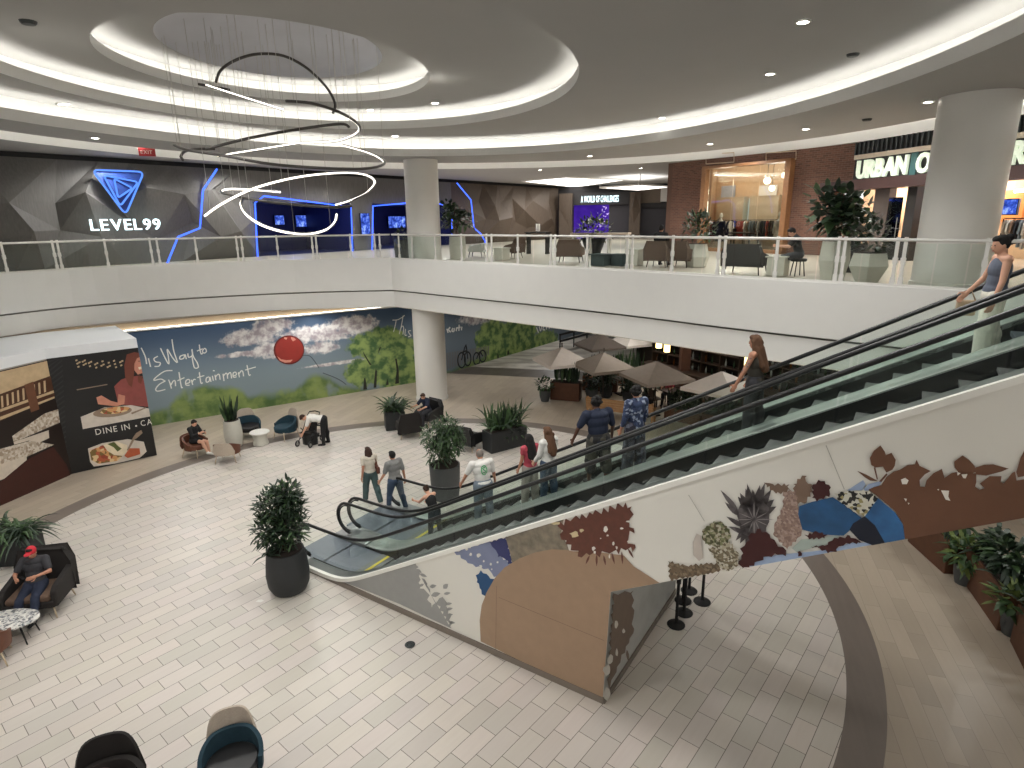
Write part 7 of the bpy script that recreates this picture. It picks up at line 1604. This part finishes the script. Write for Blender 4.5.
# --- balcony people
person('person in a grey shirt and dark shorts standing left of the tall fig tree', head_at(806, 222, 1.76, UP), -.6, 1.76, 14, ((10, 4, 6), (-6, 4, 6)), ((30, 10, 50, 20), (26, 10, 50, 20)), (22, 0), skin='skin_tan', hair='hair_black', hairstyle='short', top='c_grey', sleeve=.8, bottom='c_charcoal', leglen=.55, shoe='c_black', voxel=.012)
uc = Vector(up(659, 272)); sit('person in dark clothes sitting in the left brown lounge chair on the balcony', uc, -.6, .0, .58, H=1.75, lean=2, legs=((84, 5, 84), (84, 5, 84)), arms=((30, 10, 50, 10), (30, 10, 50, 10)), head=(4, 0), skin='skin_mid', hair='hair_black', hairstyle='short', top='c_black', sleeve=.8, bottom='c_charcoal', voxel=.012)
person('person in a pale jacket standing beyond the brown lounge chairs on the balcony', head_at(673, 220, 1.70, UP), 2.6, 1.70, 0, ((4, 4, 4), (-3, 4, 2)), ((20, 8, 40, 20), (20, 8, 40, 20)), (12, 0), skin='skin_light', hair='hair_grey', hairstyle='short', top='c_greybeige', sleeve=1.8, bottom='c_charcoal', voxel=.012)
st = Vector(up(797, 279)); t0 = thing('stool', 'low dark stool under the seated person in black on the balcony', 'stool', st, 0); MB().lathe([(.2, .40), (.21, .42), (.21, .47), (.19, .48)], 16).build('seat', 'black_leather', t0, 'auto')
for i in range(4): MB().cyl((.13 * math.cos(i * PI / 2 + .8), .13 * math.sin(i * PI / 2 + .8), .41), (.19 * math.cos(i * PI / 2 + .8), .19 * math.sin(i * PI / 2 + .8), 0), .014, n=6).build('leg', 'black_metal', t0)
sit('person in black sitting at the white cube table below the brick shop window', st, 1.2, .0, .57, H=1.70, lean=16, legs=((80, 6, 70), (80, 6, 82)), arms=((34, 10, 60, 20), (34, 10, 60, 20)), head=(20, 0), skin='skin_light', hair='hair_black', hairstyle='short', top='c_black', sleeve=.7, bottom='c_charcoal', shoe='c_white', voxel=.012)

for x, y, rz, lab, top_, hr in ((597, 391, 2.2, 'person in a pale top seated at a terrace table behind the wooden bench', 'c_cream', 'hair_grey'), (668, 404, 2.6, 'person in a pink top seated on the terrace behind the kimono rider', 'c_pink', 'hair_brown')):
    P = gp(x, y); sl_ = Vector((P.x, P.y, 0)); dchair((P.x, P.y, 0), rz, 'dark dining chair taken by the ' + ('guest in the pale top' if top_ == 'c_cream' else 'guest in the pink top'))
    sit(lab, sl_, rz, .02, .55, H=1.7, lean=4, legs=((84, 5, 84), (84, 5, 84)), arms=((40, 10, 50, 16), (40, 10, 50, 16)), head=(6, 0), skin='skin_light', hair=hr, hairstyle='short', top=top_, sleeve=.8, bottom='c_charcoal', voxel=.012)
# ================================================================ light
w = bpy.data.worlds.new('hall_light'); SC.world = w; w.use_nodes = True
w.node_tree.nodes['Background'].inputs[0].default_value = (1.0, 1.0, 1.0, 1); w.node_tree.nodes['Background'].inputs[1].default_value = 1.05
def spot(P, power, ang=150, blend=.6, r=.12, col=(1, .985, .96), tgt=None, name='lamp_or_fill_beam'):
    l = bpy.data.lights.new(name, 'SPOT'); l.energy = power; l.spot_size = math.radians(ang); l.spot_blend = blend; l.shadow_soft_size = r; l.color = col
    o = bpy.data.objects.new(name, l); COL.objects.link(o); o.location = P
    d = Vector((0, 0, -1)) if tgt is None else (Vector(tgt) - Vector(P)); o.rotation_euler = d.to_track_quat('-Z', 'Y').to_euler(); return o
# beams of the atrium downlights, plus one spot added to brighten the right column
for x, y, z, p in ((-8.5, 8, 10.0, 560), (-3, 6, 10.6, 560), (2.5, 8, 10.6, 450), (-8.5, 14, 10.6, 560), (4.5, 14, 10.6, 420), (-7, 20, 10.0, 560), (-1, 20, 10.6, 560), (-3.5, 12, 10.6, 560), (5.2, 10, 10.3, 340), (6.5, 18, 10.0, 300)):
    spot((x, y, z - .1), p, r=.6)
# unseen fill spots without fixtures, added behind the camera to brighten the cladding
for x, y, p in ((-8, -3, 700), (0, -4, 800), (8, -3, 700)): spot((x, y, 10.3), p, 165, .5, .4)
# upper walkway downlights, with spots added to brighten the faceted and brick walls
for x, y, p in ((-15.5, 25, 420), (-12, 29, 420), (-8, 33, 420), (-4, 36, 420), (-1, 40, 420), (4, 30, 420), (8, 24, 420), (11, 18, 360), (3, 46, 420), (8, 44, 350), (-1, 30, 350), (12, 22, 300), (10, 28, 300)):
    spot((x, y, COUT - .1), p, 160, .5, .2)
# unseen spots added under the soffit to brighten corridor, terrace and lower floor
for x, y, p in ((-12.0, 20.5, 110), (-8, 25.2, 130), (-2.5, 28.5, 140), (2, 31, 160), (-1, 35, 260), (5, 25, 150), (8, 25, 90), (5.5, 28, 120), (9, 22, 90), (7.5, 26.5, 90), (9, 19, 80), (10.8, 12, 110), (10.6, 8.5, 60), (3, 38, 220), (7, 28, 40), (4, 43, 220)):
    spot((x, y, 4.05), p, 165, .5, .2)
SC.view_settings.view_transform = 'Standard'; SC.view_settings.look = 'None'; SC.view_settings.gamma = 1; SC.view_settings.use_curve_mapping = False
SC.view_settings.exposure = 0.28
